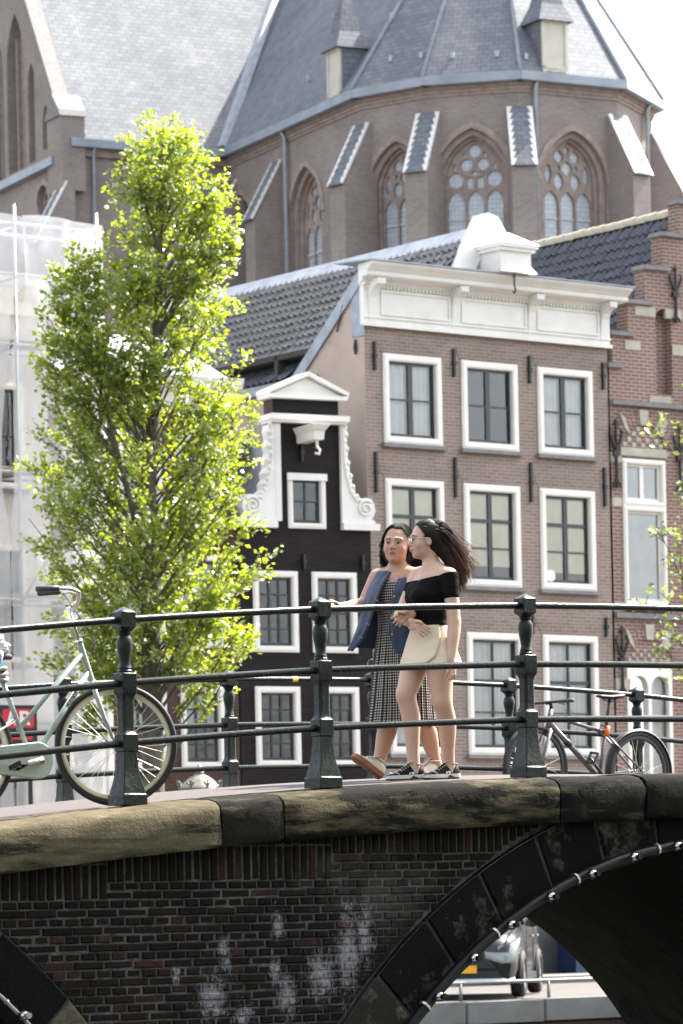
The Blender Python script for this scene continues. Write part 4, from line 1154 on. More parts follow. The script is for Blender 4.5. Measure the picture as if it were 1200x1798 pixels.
def church_window(fc, cx, hw, zbot, zspring, kind):
    """recessed pointed window; zspring = height of the lancet heads; units of hw"""
    U = lambda x, z: (cx + x*hw, zspring + z*hw)
    m1 = pointed(cx, hw*1.16, zbot, zspring+.3*hw, 1.62*hw)
    inner = pointed(cx, hw*1.03, zbot+.05, zspring+.33*hw, 1.48*hw)
    w = fc.put(MB().plate(pointed(cx, hw*1.36, zbot, zspring+.28*hw, 1.85*hw), [m1], .16, None, .34), 'window', M_churchstone)
    mb = MB().plate(pointed(cx, hw*1.20, zbot, zspring+.3*hw, 1.66*hw), [inner], .34, None, .50); mb.build('inner_moulding', M_churchstone, w)
    hl = []
    for a, b_ in ((-.97,-.38),(-.29,.29),(.38,.97)):
        hl.append(pointed(cx+(a+b_)/2*hw, (b_-a)/2*hw, zbot+.1, zspring-.42*hw, .45*hw, 5))
    if kind == 'A':
        hl += [circ(*U(0,1.42), .22*hw), circ(*U(-.29,.95), .21*hw), circ(*U(.29,.95), .21*hw), circ(*U(-.68,.42), .27*hw), circ(*U(.68,.42), .27*hw)]
        hl += [[U(-.30,.12),U(-.06,.12),U(-.06,.48),U(-.30,.52)], [U(.06,.12),U(.30,.12),U(.30,.52),U(.06,.48)], diamond(*U(0,.64), .13*hw, .09*hw)]
        hl += [diamond(*U(-.36,1.27), .07*hw, .10*hw), diamond(*U(.36,1.27), .07*hw, .10*hw), diamond(*U(-.70,.86), .08*hw, .11*hw), diamond(*U(.70,.86), .08*hw, .11*hw)]
    else:
        hl += [diamond(*U(-.34,.38), .21*hw, .30*hw), diamond(*U(.34,.38), .21*hw, .30*hw), diamond(*U(0,.86), .22*hw, .26*hw)]
        hl += [diamond(*U(-.77,.62), .13*hw, .36*hw), diamond(*U(.77,.62), .13*hw, .36*hw), diamond(*U(-.33,1.28), .20*hw, .22*hw), diamond(*U(.33,1.28), .20*hw, .22*hw)]
        hl += [diamond(*U(0,1.52), .11*hw, .15*hw), diamond(*U(-.36,.86), .09*hw, .12*hw), diamond(*U(.36,.86), .09*hw, .12*hw)]
    MB().plate(pointed(cx, hw*1.04, zbot+.03, zspring+.33*hw, 1.50*hw), hl, .46, .60).build('tracery', M_churchstone, w)
    for h in hl:
        xs_ = [p[0] for p in h]; zs_ = [p[1] for p in h]
        tl = random.uniform(-.02,.02)
        MB().add([(a, .55 + tl*(a-xs_[0]), b_) for a, b_ in h], [tuple(range(len(h)))]).build('pane', M_cglass, w)
    for k in (-.95,):
        MB().box(cx-hw*.98, cx+hw*.98, .50, .53, zspring+k*hw-.03, zspring+k*hw+.03).build('glazing_bar', M_transom, w)
    for k in (-2.05,-3.1): MB().box(cx-hw*.98, cx+hw*.98, .50, .53, zspring+k*hw-.025, zspring+k*hw+.025).build('glazing_bar', M_transom, w)
    # relieving arch of projecting brick
    o1 = pointed(cx, hw*1.36, zbot, zspring+.28*hw, 1.85*hw)[2:]; o2 = pointed(cx, hw*1.58, zbot, zspring+.28*hw, 2.08*hw)[2:]
    n = len(o1); mb = MB()
    mb.add([(a,-.05,b_) for a,b_ in o1]+[(a,-.05,b_) for a,b_ in o2]+[(a,.02,b_) for a,b_ in o1]+[(a,.02,b_) for a,b_ in o2],
           [(i,i+1,n+i+1,n+i) for i in range(n-1)]+[(n+i,n+i+1,3*n+i+1,3*n+i) for i in range(n-1)]+[(i,i+1,2*n+i+1,2*n+i) for i in range(n-1)])
    mb.build('arch_moulding', M_churchstone, w)
    return pointed(cx, hw*1.36, zbot, zspring+.28*hw, 1.85*hw)

corner = [CC] + Pc
P5 = Pc[4] - ax*12; corner.append(P5)
facets = [Facet(corner[i], corner[i+1]) for i in range(6)]
wins = {0: [], 1: [], 2: [], 3: [], 4: [], 5: []}
f2 = facets[2]
a0 = f2.at(787, 380, .5)[0]; a1 = f2.at(886, 380, .5)[0]; zl = f2.at(835, 337, .5)[1]
HW = (a1-a0)/2
wins[2] = [((a0+a1)/2, HW, 'A')]
f3 = facets[3]; c3 = (f3.at(956,380,.5)[0] + f3.at(1036,380,.5)[0])/2; wins[3] = [(c3, HW*.98, 'B')]
wins[1] = [(facets[1].len/2 + .05, HW*.92, 'B')]
f0 = facets[0]
wins[0] = [(f0.at(556,400,.4)[0], HW, 'B'), (f0.at(440,420,.4)[0], HW, 'A')]
wins[4] = [(facets[4].len/2, HW, 'A')]; wins[5] = [(3.2, HW, 'B'), (7.2, HW, 'B')]
for i, fc in enumerate(facets):
    hs_ = [church_window(fc, cx_, hw, 15.0, zl, k) for cx_, hw, k in wins[i]]
    fc.put(MB().plate(rect(0, fc.len, 0, EZ), hs_, 0, None, .16), 'wall', M_church)
    # corbelled cornice and gutter
    mb = MB()
    for k, (d_, z0, z1) in enumerate(((.05,EZ-.34,EZ-.24),(.10,EZ-.24,EZ-.12),(.16,EZ-.12,EZ))): mb.box(-d_*.35, fc.len+d_*.35, -d_, .0, z0, z1)
    fc.put(mb, 'cornice', M_churchstone)
    fc.put(MB().box(-.16, fc.len+.16, -.46, .05, EZ+.002, EZ+.30), 'gutter', M_gutter)
def out_dir(p): return (p - Vector((ctr.x, ctr.y, 0))).normalized()
def buttress(p, d, w=.82, top=28.35, drop=2.15, proj=1.12, deep=None):
    """stepped buttress at wall point p facing d"""
    yaw = math.atan2(d.y, d.x) + math.pi/2       # local -y points outwards
    mb = MB()
    n = [(.3,0),(-proj,0),(-proj,top-drop),(.0,top),(.3,top)]
    mb.add([(-w/2,y,z) for y,z in n]+[(w/2,y,z) for y,z in n], [tuple(range(5)), tuple(range(9,4,-1))]+[(i,(i+1)%5,(i+1)%5+5,i+5) for i in range(5)])
    o = mb.build('buttress', M_church, church); o.location = p - ctr; o.rotation_euler = (0,0,yaw)
    # slate weathering with pale stepped edging
    L = math.hypot(proj+.1, drop); uy, uz = -(proj+.1)/L, -drop/L
    nn = Vector((0, -drop/L, (proj+.1)/L))
    m2 = MB()
    V = [(-w/2+.02,.02,top+.03),(w/2-.02,.02,top+.03),(w/2-.02,-proj-.08,top-drop-.03),(-w/2+.02,-proj-.08,top-drop-.03)]
    V2 = [tuple(Vector(v)+nn*.06) for v in V]
    m2.add(V+V2, [(0,1,2,3),(4,5,6,7),(0,1,5,4),(1,2,6,5),(2,3,7,6),(3,0,4,7)])
    s_ = slate_uv(m2.build('slate_weathering', M_slate, o))
    kn = 9
    for sgn in (-1, 1):
        m3 = MB()
        for k in range(kn):
            t0, t1 = k/kn, (k+1)/kn
            x0 = sgn*w/2
            y0, z0 = lerp(.02,-proj-.08,t0), lerp(top+.03,top-drop-.03,t0); y1, z1 = lerp(.02,-proj-.08,t1), lerp(top+.03,top-drop-.03,t1)
            q = nn*.07
            a = Vector((x0+sgn*.03,y0,z0))+q; b_ = Vector((x0+sgn*.03,y1,z1))+q; c_ = Vector((x0-sgn*.16,y0,z0))+q; d2 = Vector((x0-sgn*.05,y1,z1))+q
            m3.add([a,b_,d2,c_, a-q, b_-q], [(0,1,2,3),(0,1,5,4)])
        m3.build('edge_flashing', M_white, o, recalc=False)
    return o
for i, p in enumerate(Pc):
    buttress(p, out_dir(p))
for px_ in (478, 400):
    xx = f0.at(px_, 340, 0)[0] + .45; buttress(f0.wor(xx, 0, 0), -f0.b)
for k in (3.0, 6.0): buttress(P5 + (Pc[4]-P5)*(k/12), -facets[5].b)
def pipe(fc, px_, z0=14, y=-.16, dx=0):
    x = fc.at(px_, 330, y)[0] + dx
    fc.put(MB().tube([(x,y,z0),(x,y,EZ-.2),(x,y-.15,EZ+.05)], .075, 8), 'downpipe', M_zinc, smooth=True)
pipe(f0, 502); pipe(facets[3], 944); pipe(facets[4], 1139)
# roofs
apex = Vector((ctr.x, ctr.y, EZ + 6.0*PT + .25))
rz = apex.z
def ov(p): return Vector((p.x, p.y, EZ+.27)) + out_dir(p)*.42
roofback = apex - ax*26
mb = MB(); E = [CC - ax*14 + mm*.38] + [None]
ridge_pts = [ov(p) for p in Pc]
L0 = Vector((CC.x, CC.y, EZ+.27)) - ax*14 + mm*.38; P0o = Vector((Pc[0].x, Pc[0].y, EZ+.27)) + mm*.38
R0 = Vector((P5.x, P5.y, EZ+.27)) - ax*10 - mm*.38
V = [L0, ridge_pts[0], ridge_pts[1], ridge_pts[2], ridge_pts[3], ridge_pts[4], R0, apex, roofback]
mb.add([cl(v) for v in V], [(0,1,7,8),(1,2,7),(2,3,7),(3,4,7),(4,5,7),(5,6,8,7)])
slate_uv(mb.build('roof', M_slate, church))
for p in ridge_pts:
    MB().tube([cl(p + Vector((0,0,.06))), cl(apex + Vector((0,0,.06)))], .075, 6).build('hip_flashing', M_lead, church, smooth=True)
# transept
ft = Facet(TC, CC); fg = Facet(TB, TC)
ft.put(MB().plate(rect(0, ft.len, 0, EZ), [], 0), 'wall', M_church)
ft.put(MB().box(.2, ft.len, -.46, .05, EZ+.002, EZ+.30), 'gutter', M_gutter)
ft.put(MB().box(.0, ft.len, -.16, .0, EZ-.28, EZ), 'cornice', M_churchstone)
gz = EZ + 6*PT + .3
TG = fg.at
def lanc(px0, px1, py_top, py_bot, rise=1.1):
    x0, x1 = TG(px0, py_bot)[0], TG(px1, py_bot)[0]; zt = TG((px0+px1)/2, py_top)[1]; zb = TG((px0+px1)/2, py_bot)[1]
    hw = (x1-x0)/2; return pointed((x0+x1)/2, hw, zb, zt-rise*hw*2, rise*hw*2, 6)
nh = [lanc(16,46,20,300), lanc(52,64,108,285), lanc(76,87,182,262), lanc(-8,9,70,318)]
rose_x, rose_z = TG(77, 352)
fg.put(MB().plate([(0,0),(12,0),(12,EZ+1.0),(6,gz+.5),(0,EZ+1.0)], nh + [circ(rose_x, rose_z, .55, 24)], 0, None, .45), 'gable_wall', M_church)
for h in nh:
    xs_ = [p[0] for p in h]; zs_ = [p[1] for p in h]; wdt = max(xs_)-min(xs_)
    o = fg.put(MB().plate(rect(min(xs_)-.05,max(xs_)+.05,min(zs_)-.05,max(zs_)+.05), [], .44), 'niche_back', M_church)
    if wdt > .6:
        for k in (.32,.66):
            fg.put(MB().box(min(xs_)+wdt*k-.05, min(xs_)+wdt*k+.05, .18, .40, min(zs_), max(zs_)-.5*wdt), 'niche_mullion', M_churchstone)
fg.put(MB().plate(circ(rose_x, rose_z, .56, 24), [circ(rose_x+.27*math.cos(R(60*k+30)), rose_z+.27*math.sin(R(60*k+30)), .15, 10) for k in range(6)] + [circ(rose_x, rose_z, .10, 8)], .2, .3), 'rose_tracery', M_churchstone)
fg.put(MB().plate(rect(rose_x-.6,rose_x+.6,rose_z-.6,rose_z+.6), [], .4), 'rose_pane', M_cglass)
fg.put(MB().plate(circ(rose_x, rose_z, .80, 24), [circ(rose_x, rose_z, .56, 24)], -.06, .05), 'rose_moulding', M_churchstone)
fg.put(MB().box(0, 11.6, -.28, 0, EZ-.55, EZ-.25), 'string_course', M_gutter)
mb = MB()
for (xa, za), (xb, zb) in ((((0),EZ+1.0),(6,gz+.5)), ((6,gz+.5),(12,EZ+1.0))):
    mb.prism([(xa,za),(xb,zb),(xb,zb+.16),(xa,za+.16)], -.1, .5)
fg.put(mb, 'gable_coping', M_sill)
# kneeler with a little gabled cap
mb = MB().box(11.0, 12.35, -.18, .75, EZ-1.6, EZ+1.1)
o = fg.put(mb, 'kneeler', M_church)
MB().prism([(10.95,EZ+1.1),(12.42,EZ+1.1),(12.3,EZ+1.35),(11.68,EZ+2.0),(11.07,EZ+1.35)], -.25, .82).build('kneeler_cap', M_sill, o)
xk = TG(112, 350)[0]
bt = buttress(fg.wor(xk, 0, 0), -fg.b, .75, TG(122,318)[1], 2.3, 1.2)
pipe(ft, 166)
RA = fg.wor(6, .15, EZ + .27 + 6.4*PT); RBk = RA + fg.b*14
TCo = fg.wor(12.38, .15, EZ+.27); TBo = fg.wor(-.38, .15, EZ+.27)
mb = MB(); mb.add([cl(v) for v in (TCo, TCo + fg.b*14, RBk, RA, TBo, TBo + fg.b*14)], [(0,1,2,3),(4,3,2,5)])
slate_uv(mb.build('transept_roof', M_slate, church))
# valley flashing where the two roofs meet
vd = (-ax - mm)
vp = [Vector((CC.x, CC.y, EZ+.27)) + ax*.38 + mm*.38 + vd*a + Vector((0,0,PT*a + .05)) for a in (0, 3, 6.2)]
MB().tube([cl(v) for v in vp], .2, 5).build('valley_flashing', M_lead, church)
# dormers
def dormer(pos, d, w, h, depth, spire):
    yaw = math.atan2(d.y, d.x) + math.pi/2
    mb = MB().box(-w/2, w/2, 0, depth, 0, h)
    o = mb.build('dormer', M_cream, church); o.location = pos - ctr; o.rotation_euler = (0,0,yaw)
    s_ = MB(); s_.add([(-w/2-.03,.06,0),(-w/2-.03,depth,0),(-w/2-.03,depth,h),(-w/2-.03,.06,h),(w/2+.03,.06,0),(w/2+.03,depth,0),(w/2+.03,depth,h),(w/2+.03,.06,h)], [(0,1,2,3),(4,5,6,7)])
    slate_uv(s_.build('cheek', M_slate, o))
    fw = MB()
    for x in (-w/2+.05, w/2-.05): fw.box(x-.05, x+.05, -.05, .0, 0, h)
    fw.box(-w/2, w/2, -.06, 0, h-.12, h); fw.box(-w/2, w/2, -.05, 0, .32, .40)
    fw.build('front_frame', M_cream, o)
    MB().plate(rect(-w/2+.1, w/2-.1, .02, .31), [[(x-.1,.05),(x+.1,.05),(x+.1,.12),(x+.14,.17),(x,.26),(x-.14,.17),(x-.1,.12)] for x in (-w*.21, w*.21)], -.03, -.01).build('trefoil_panel', M_cream, o)
    MB().box(-w/2+.1, w/2-.1, -.008, -.003, .03, .31).build('opening', M_iron, o)
    r = MB(); e = .2; q = w/2+e
    R1 = [(-q,-e,h-.06),(q,-e,h-.06),(q,w+e,h-.06),(-q,w+e,h-.06)]
    k = .62; hm = h+.55
    R2 = [(-q*k,w/2-q*k,hm),(q*k,w/2-q*k,hm),(q*k,w/2+q*k,hm),(-q*k,w/2+q*k,hm)]
    R3 = [(-.05,w/2-.05,h+spire),(.05,w/2-.05,h+spire),(.05,w/2+.05,h+spire),(-.05,w/2+.05,h+spire)]
    r.loftq([R1,R2,R3])
    r.add([(-w/2-.1,w/2,h-.02),(w/2+.1,w/2,h-.02),(w/2+.1,depth+1.2,h-.02),(-w/2-.1,depth+1.2,h-.02),(0,w/2,h+.75),(0,depth+1.2,h+.75)], [(0,3,5,4),(1,4,5,2),(2,5,3)])
    slate_uv(r.build('spire_roof', M_slate, o))
    MB().lathe([(.02,0),(.10,.05),(.05,.12),(.12,.28),(.03,.42),(.02,.7)], 8).build('finial', M_lead, o, loc=(0,w/2,h+spire-.05))
    return o
xd, zd = f0.at(588, 186, -.30); dormer(f0.wor(xd, -.30, zd), -f0.b, .95, 2.0, 2.0, 2.2)
xd, zd = f3.at(975, 138, -.30); dormer(f3.wor(xd, -.30, zd), -f3.b, .98, 2.0, 2.0, 2.2)
# small roof hooks
for px_, py_, fc in ((600,70,f0),(545,140,f0),(688,106,facets[1]),(742,100,facets[1]),(795,100,f2),(873,98,f2),(922,102,f3),(690,30,f0)):
    # on the roof slope: march along the ray until the slope height is met
    d_ = dirv(px_, py_)
    best = None
    for k in range(400):
        P = Vector((0,0,EYE)) + d_*(128 + k*.05); q = fc.loc(P)
        zr = EZ+.27 + (q.y+.42)*PT*.93
        if q.y > -.42 and P.z < zr: best = P; break
    if best: MB().box(-.06,.06,-.10,.06,-.05,.16).build('roof_hook', M_zinc, church, loc=cl(best), rot=(0,0,fc.yaw))
# ------------------------------------------------------------ trees
def barkmat(name, c):
    t = NT(name); n = t.noise(14, 6, .7, t.mapping((1,1,.25)))
    t.col(t.ramp(n, [(.3, sc(c,.5)), (.7, sc(c,1.3))])); t.set(.9); t.bump(n, .8, .03); return t.m
M_bark = barkmat('elm_bark', (.13,.115,.085))
def leafmat(name, c0, c1, c2):
    t = NT(name)
    g = t.n.new('ShaderNodeNewGeometry').outputs['Random Per Island']
    c = t.ramp(g, [(0, c0), (.5, c1), (1, c2)])
    t.n.remove(t.p)
    df = t.n.new('ShaderNodeBsdfDiffuse'); tl = t.n.new('ShaderNodeBsdfTranslucent'); gl = t.n.new('ShaderNodeBsdfGlossy'); gl.inputs['Roughness'].default_value = .45
    gl.inputs[0].default_value = (.8,.85,.8,1)
    t.l.new(c, df.inputs[0]); t.l.new(t.mix(1.0, c, (2.0,2.0,.75), 'MULTIPLY'), tl.inputs[0])
    m1 = t.n.new('ShaderNodeMixShader'); m1.inputs[0].default_value = .68; t.l.new(df.outputs[0], m1.inputs[1]); t.l.new(tl.outputs[0], m1.inputs[2])
    fr_ = t.n.new('ShaderNodeFresnel'); fr_.inputs[0].default_value = 1.45
    m2 = t.n.new('ShaderNodeMixShader'); t.l.new(t.math('MULTIPLY', fr_.outputs[0], .55), m2.inputs[0]); t.l.new(m1.outputs[0], m2.inputs[1]); t.l.new(gl.outputs[0], m2.inputs[2])
    t.l.new(m2.outputs[0], t.out.inputs['Surface']); return t.m
M_leaf = leafmat('elm_leaf', (.135,.19,.020), (.215,.265,.030), (.29,.31,.05))
def leaf_cloud(pts, size, rng, droop=.2):
    """pts: list of (point, outward dir); folded diamond leaves"""
    n = len(pts); V = np.zeros((n*4,3)); F = []
    for i, (p, d) in enumerate(pts):
        s_ = size*rng.uniform(.6,1.25)
        a = Vector((rng.gauss(0,1), rng.gauss(0,1), rng.gauss(0,.6)-droop)) + d*.8
        a = a.normalized() if a.length > 1e-4 else Vector((1,0,0))
        u = Vector((rng.gauss(0,1), rng.gauss(0,1), rng.gauss(0,1)+.5)); sd = a.cross(u)
        sd = sd.normalized() if sd.length > 1e-4 else Vector((0,0,1)); nn = sd.cross(a)
        q = p
        V[i*4] = q; V[i*4+1] = q + a*s_*.55 + sd*s_*.34 + nn*s_*.10; V[i*4+2] = q + a*s_; V[i*4+3] = q + a*s_*.5 - sd*s_*.34 + nn*s_*.10
    me = bpy.data.meshes.new('crown')
    idx = np.arange(n)*4
    faces = np.concatenate([np.stack([idx, idx+1, idx+2],1), np.stack([idx, idx+2, idx+3],1)])
    me.from_pydata(V.tolist(), [], faces.tolist())
    return me
def build_tree(root, trunk, outline, depth_ratio, nprim, leafs, size, seed, yref, spread=1.0, prange=(.12,.97), topthin=.25):
    """trunk: world points with radii; outline: list of (z, xmin, xmax) world silhouette at the trunk's distance"""
    rng = random.Random(seed)
    base = root.location
    tp = [Vector(p) for p, r in trunk]; tr = [r for p, r in trunk]
    MB().tube([p - base for p in tp], tr, 12).build('trunk', M_bark, root, smooth=True)
    zs_ = [o[0] for o in outline]
    def ext(z):
        if z <= zs_[0]: return outline[0][1], outline[0][2]
        for a, b_ in zip(outline[:-1], outline[1:]):
            if a[0] <= z <= b_[0]:
                k = (z-a[0])/(b_[0]-a[0]); return lerp(a[1],b_[1],k), lerp(a[2],b_[2],k)
        return outline[-1][1], outline[-1][2]
    def tpt(z):
        for i in range(len(tp)-1):
            if tp[i].z <= z <= tp[i+1].z:
                k = (z-tp[i].z)/(tp[i+1].z-tp[i].z); return tp[i].lerp(tp[i+1], k), lerp(tr[i],tr[i+1],k)
        return tp[-1].copy(), tr[-1]
    limb = MB(); L = []
    z0, z1 = zs_[0], zs_[-1]
    tips = []
    for i in range(nprim):
        f = prange[0] + (prange[1]-prange[0])*((i+rng.random())/nprim)
        ze = lerp(z0, z1, f)
        a, b_ = ext(ze)
        ang = rng.uniform(0, 2*math.pi)
        cx_ = (a+b_)/2; hx = (b_-a)/2
        rad = math.sqrt(rng.uniform(.25,1.0))*.96
        end = Vector((cx_ + hx*rad*math.cos(ang), yref + hx*depth_ratio*rad*math.sin(ang), ze))
        hor = math.hypot(end.x - tpt(ze)[0].x, end.y - yref)
        st, r0 = tpt(max(trunk[0][0][2]+1.2, ze - .35 - hor*rng.uniform(.75,1.25)))
        mid = st.lerp(end, .55) + Vector((rng.gauss(0,.06), rng.gauss(0,.06), -.12*hor*.5))
        rr = min(r0*.5, .008 + .010*hor)
        pts = [st, st.lerp(mid,.5) + Vector((0,0,.02)), mid, mid.lerp(end,.5) + Vector((0,0,.03)), end]
        limb.tube([p - base for p in pts], [rr, rr*.85, rr*.62, rr*.4, .004], 5, cap=False)
        tips.append((pts, hor))
    for pts, hor in tips:
        nt = rng.randint(5, 8) + int(hor*3)
        for k in range(nt):
            s_ = rng.uniform(.30, 1.0); seg = s_*4; j = min(3, int(seg)); p = pts[j].lerp(pts[j+1], seg-j)
            out = Vector((p.x - tpt(p.z)[0].x, p.y - yref, 0)); out = out.normalized() if out.length > .01 else Vector((1,0,0))
            d = (out*rng.uniform(.1,.9) + Vector((rng.gauss(0,.5), rng.gauss(0,.5), rng.uniform(.15,1.0)))).normalized()
            ln = rng.uniform(.18,.48)*spread
            e = p + d*ln
            a, b_ = ext(e.z)
            if e.x < a - .06 or e.x > b_ + .06: e = p + (e-p)*.45
            limb.tube([p - base, p.lerp(e,.5) - base + Vector((0,0,-.01)), e - base], [.007,.005,.003], 3, cap=False)
            nl = int(leafs*rng.uniform(.6,1.4)*(1 - topthin*(p.z-z0)/(z1-z0)))
            for q in range(nl):
                w = rng.uniform(.1,1.08); pp = p.lerp(e, w) + Vector((rng.gauss(0,.045), rng.gauss(0,.045), rng.gauss(0,.04)))*spread
                L.append((pp - base, d))
    limb.build('limbs', M_bark, root, smooth=True)
    return L, limb
TD = 50.0
trk = [((272,1600),.16),((270,1400),.145),((267,1200),.13),((263,1000),.115),((262,850),.095),((275,650),.07),((281,450),.045),((284,300),.022),((286,215),.006)]
trunk = []
for (px_, py_), r in trk:
    p = pix(px_, py_, TD); trunk.append(((p.x,p.y,p.z), r))
p = pix(273, 1772, TD); trunk.insert(0, ((p.x, p.y, 0.0), .19))
sil = [(1300,225,335),(1240,190,430),(1180,75,455),(1100,60,458),(1040,45,500),(960,35,497),(900,28,465),(800,28,468),(700,32,470),(640,62,460),(600,80,440),(560,70,440),(510,150,415),(470,190,412),(400,178,420),(340,180,418),(300,190,410),(265,222,365),(225,225,330),(195,235,322)]
outl = []
for py_, xa, xb in sil:
    a = pix(xa, py_, TD); b_ = pix(xb, py_, TD); outl.append(((a.z+b_.z)/2, a.x, b_.x))
tree = thing('elm_tree', 'tall slender tree with fresh yellow green leaves in front of the scaffold', 'tree', (trunk[0][0][0], TD, 0))
L, _ = build_tree(tree, trunk, outl, 0.80, 205, 27, .082, 11, TD)
# the separate pointed lobe on the left
rng = random.Random(5)
lob = [(455,112,168),(500,92,190),(560,70,205),(640,62,230),(720,40,240)]
lob = lob[::-1]
o2 = []
for py_, xa, xb in lob:
    a = pix(xa, py_, TD-.3); b_ = pix(xb, py_, TD-.3); o2.append(((a.z+b_.z)/2, a.x, b_.x))
sub = [(tuple(pix(258, 1000, TD-.05)), .05), (tuple(pix(222, 850, TD-.2)), .038), (tuple(pix(180, 700, TD-.3)), .026), (tuple(pix(152, 560, TD-.3)), .014), (tuple(pix(135, 462, TD-.3)), .004)]
L2, _ = build_tree(tree, sub, o2, .9, 30, 26, .082, 12, TD-.3, prange=(.1,1.0), topthin=0)
me = leaf_cloud(L + L2, .080, rng); me.materials.append(M_leaf)
link_mesh('crown', me, tree)
# young tree at the right-hand edge
M_leaf2 = leafmat('poplar_leaf', (.09,.125,.05), (.14,.175,.075), (.20,.225,.12))
YD = 56.0
trk = [((1262,1700),.09),((1255,1400),.08),((1245,1100),.065),((1232,900),.05),((1215,780),.03),((1200,705),.008)]
trunk = [((pix(px_,py_,YD).x, YD, pix(px_,py_,YD).z), r) for (px_,py_), r in trk]; p = pix(1264,1756,YD); trunk.insert(0, ((p.x,YD,0.0), .1))
outl = []
for py_, xa, xb in [(1180,1172,1300),(1100,1120,1320),(1040,1112,1330),(960,1130,1330),(900,1155,1310),(820,1140,1300),(760,1128,1280),(715,1150,1255),(690,1180,1230)]:
    a = pix(xa, py_, YD); b_ = pix(xb, py_, YD); outl.append(((a.z+b_.z)/2, a.x, b_.x))
tree2 = thing('young_tree', 'thin young tree with pale sparse leaves before the stepped gable', 'tree', (trunk[0][0][0], YD, 0))
L, _ = build_tree(tree2, trunk, outl, .9, 34, 6, .10, 21, YD, prange=(.02,1.0))
me = leaf_cloud(L, .098, rng); me.materials.append(M_leaf2); link_mesh('crown', me, tree2)

# ------------------------------------------------------------ crown lantern on the quay
LD = 51.0
lp = pix(352, 1400, LD)
lamp = thing('street_lamp', 'ornate crown topped street lantern rising behind the bridge railing', 'street lamp', (lp.x, LD, 0))
s_ = LD/FPX
zt = pix(345, 1340, LD).z; ze = pix(350, 1385, LD).z
M_lampm = plain('lamp_green_iron', (.05,.06,.055), .35, var=.15); M_lampr = plain('lamp_pale_roof', (.17,.165,.15), .35, var=.1)
MB().lathe([(.11,0),(.11,.25),(.075,.32),(.06,.6),(.055,.65),(.045,1.2),(.042,ze-.75),(.07,ze-.72),(.05,ze-.66),(.10,ze-.60),(.13,ze-.55)], 14).build('post', M_lampm, lamp, smooth=50)
MB().loftq([[(r*math.cos(2*math.pi*k/8), r*math.sin(2*math.pi*k/8), z) for k in range(8)] for r, z in ((.13,ze-.55),(.25,ze))]).build('glass', M_glass, lamp)
mb = MB()
for k in range(8): a = 2*math.pi*k/8; mb.tube([(.13*math.cos(a),.13*math.sin(a),ze-.55),(.25*math.cos(a),.25*math.sin(a),ze)], .012, 5)
mb.build('lantern_frame', M_lampm, lamp)
MB().lathe([(.27,ze-.02),(.29,ze),(.27,ze+.03),(.24,ze+.05),(.20,ze+.10),(.12,ze+.16),(.06,ze+.19),(.045,ze+.2),(.06,ze+.22),(.04,ze+.25),(.05,ze+.28),(.015,ze+.32),(.001,zt)], 16).build('roof', M_lampr, lamp, smooth=50)
for k in range(8):
    a = 2*math.pi*(k+.5)/8; x, y = .285*math.cos(a), .285*math.sin(a); tx, ty = -math.sin(a), math.cos(a)
    mb = MB().tube([(x,y,ze),(x*1.05,y*1.05,ze+.06),(x*1.1,y*1.1,ze+.11)], [.02,.014,.022], 6)
    for s in (-1,1): mb.tube([(x,y,ze+.03),(x*1.05+s*tx*.035,y*1.05+s*ty*.035,ze+.06),(x*1.07+s*tx*.05,y*1.07+s*ty*.05,ze+.09)], [.012,.014,.016], 5)
    mb.build('crown_leaf', M_lampr, lamp)
# ------------------------------------------------------------ bicycles
M_mint = plain('pale_mint_enamel', (.33,.40,.365), .3, var=.06, nscale=8, coat=.25, dirt=((.24,.26,.22), 22))
M_chrome = plain('chrome', (.62,.60,.56), .18, metal=1, var=.06)
M_rim = plain('aluminium_rim', (.55,.51,.45), .3, metal=.85, var=.08)
M_rubber = plain('tyre_rubber', (.014,.013,.013), .65, var=.2)
M_gum = plain('tan_tyre_wall', (.30,.25,.18), .8, var=.1)
M_spoke = plain('spoke_steel', (.62,.58,.50), .3, metal=.8, var=.05)
M_grip = plain('grey_grip_rubber', (.045,.04,.045), .6, var=.2)
M_blackp = plain('black_plastic', (.012,.012,.013), .4, var=.1)
M_purple = plain('grey_violet_paint', (.105,.085,.105), .3, var=.08, coat=.4)
M_orange = plain('orange_lock', (.85,.16,.02), .45, var=.06)
M_saddle = plain('black_saddle', (.012,.012,.013), .45)

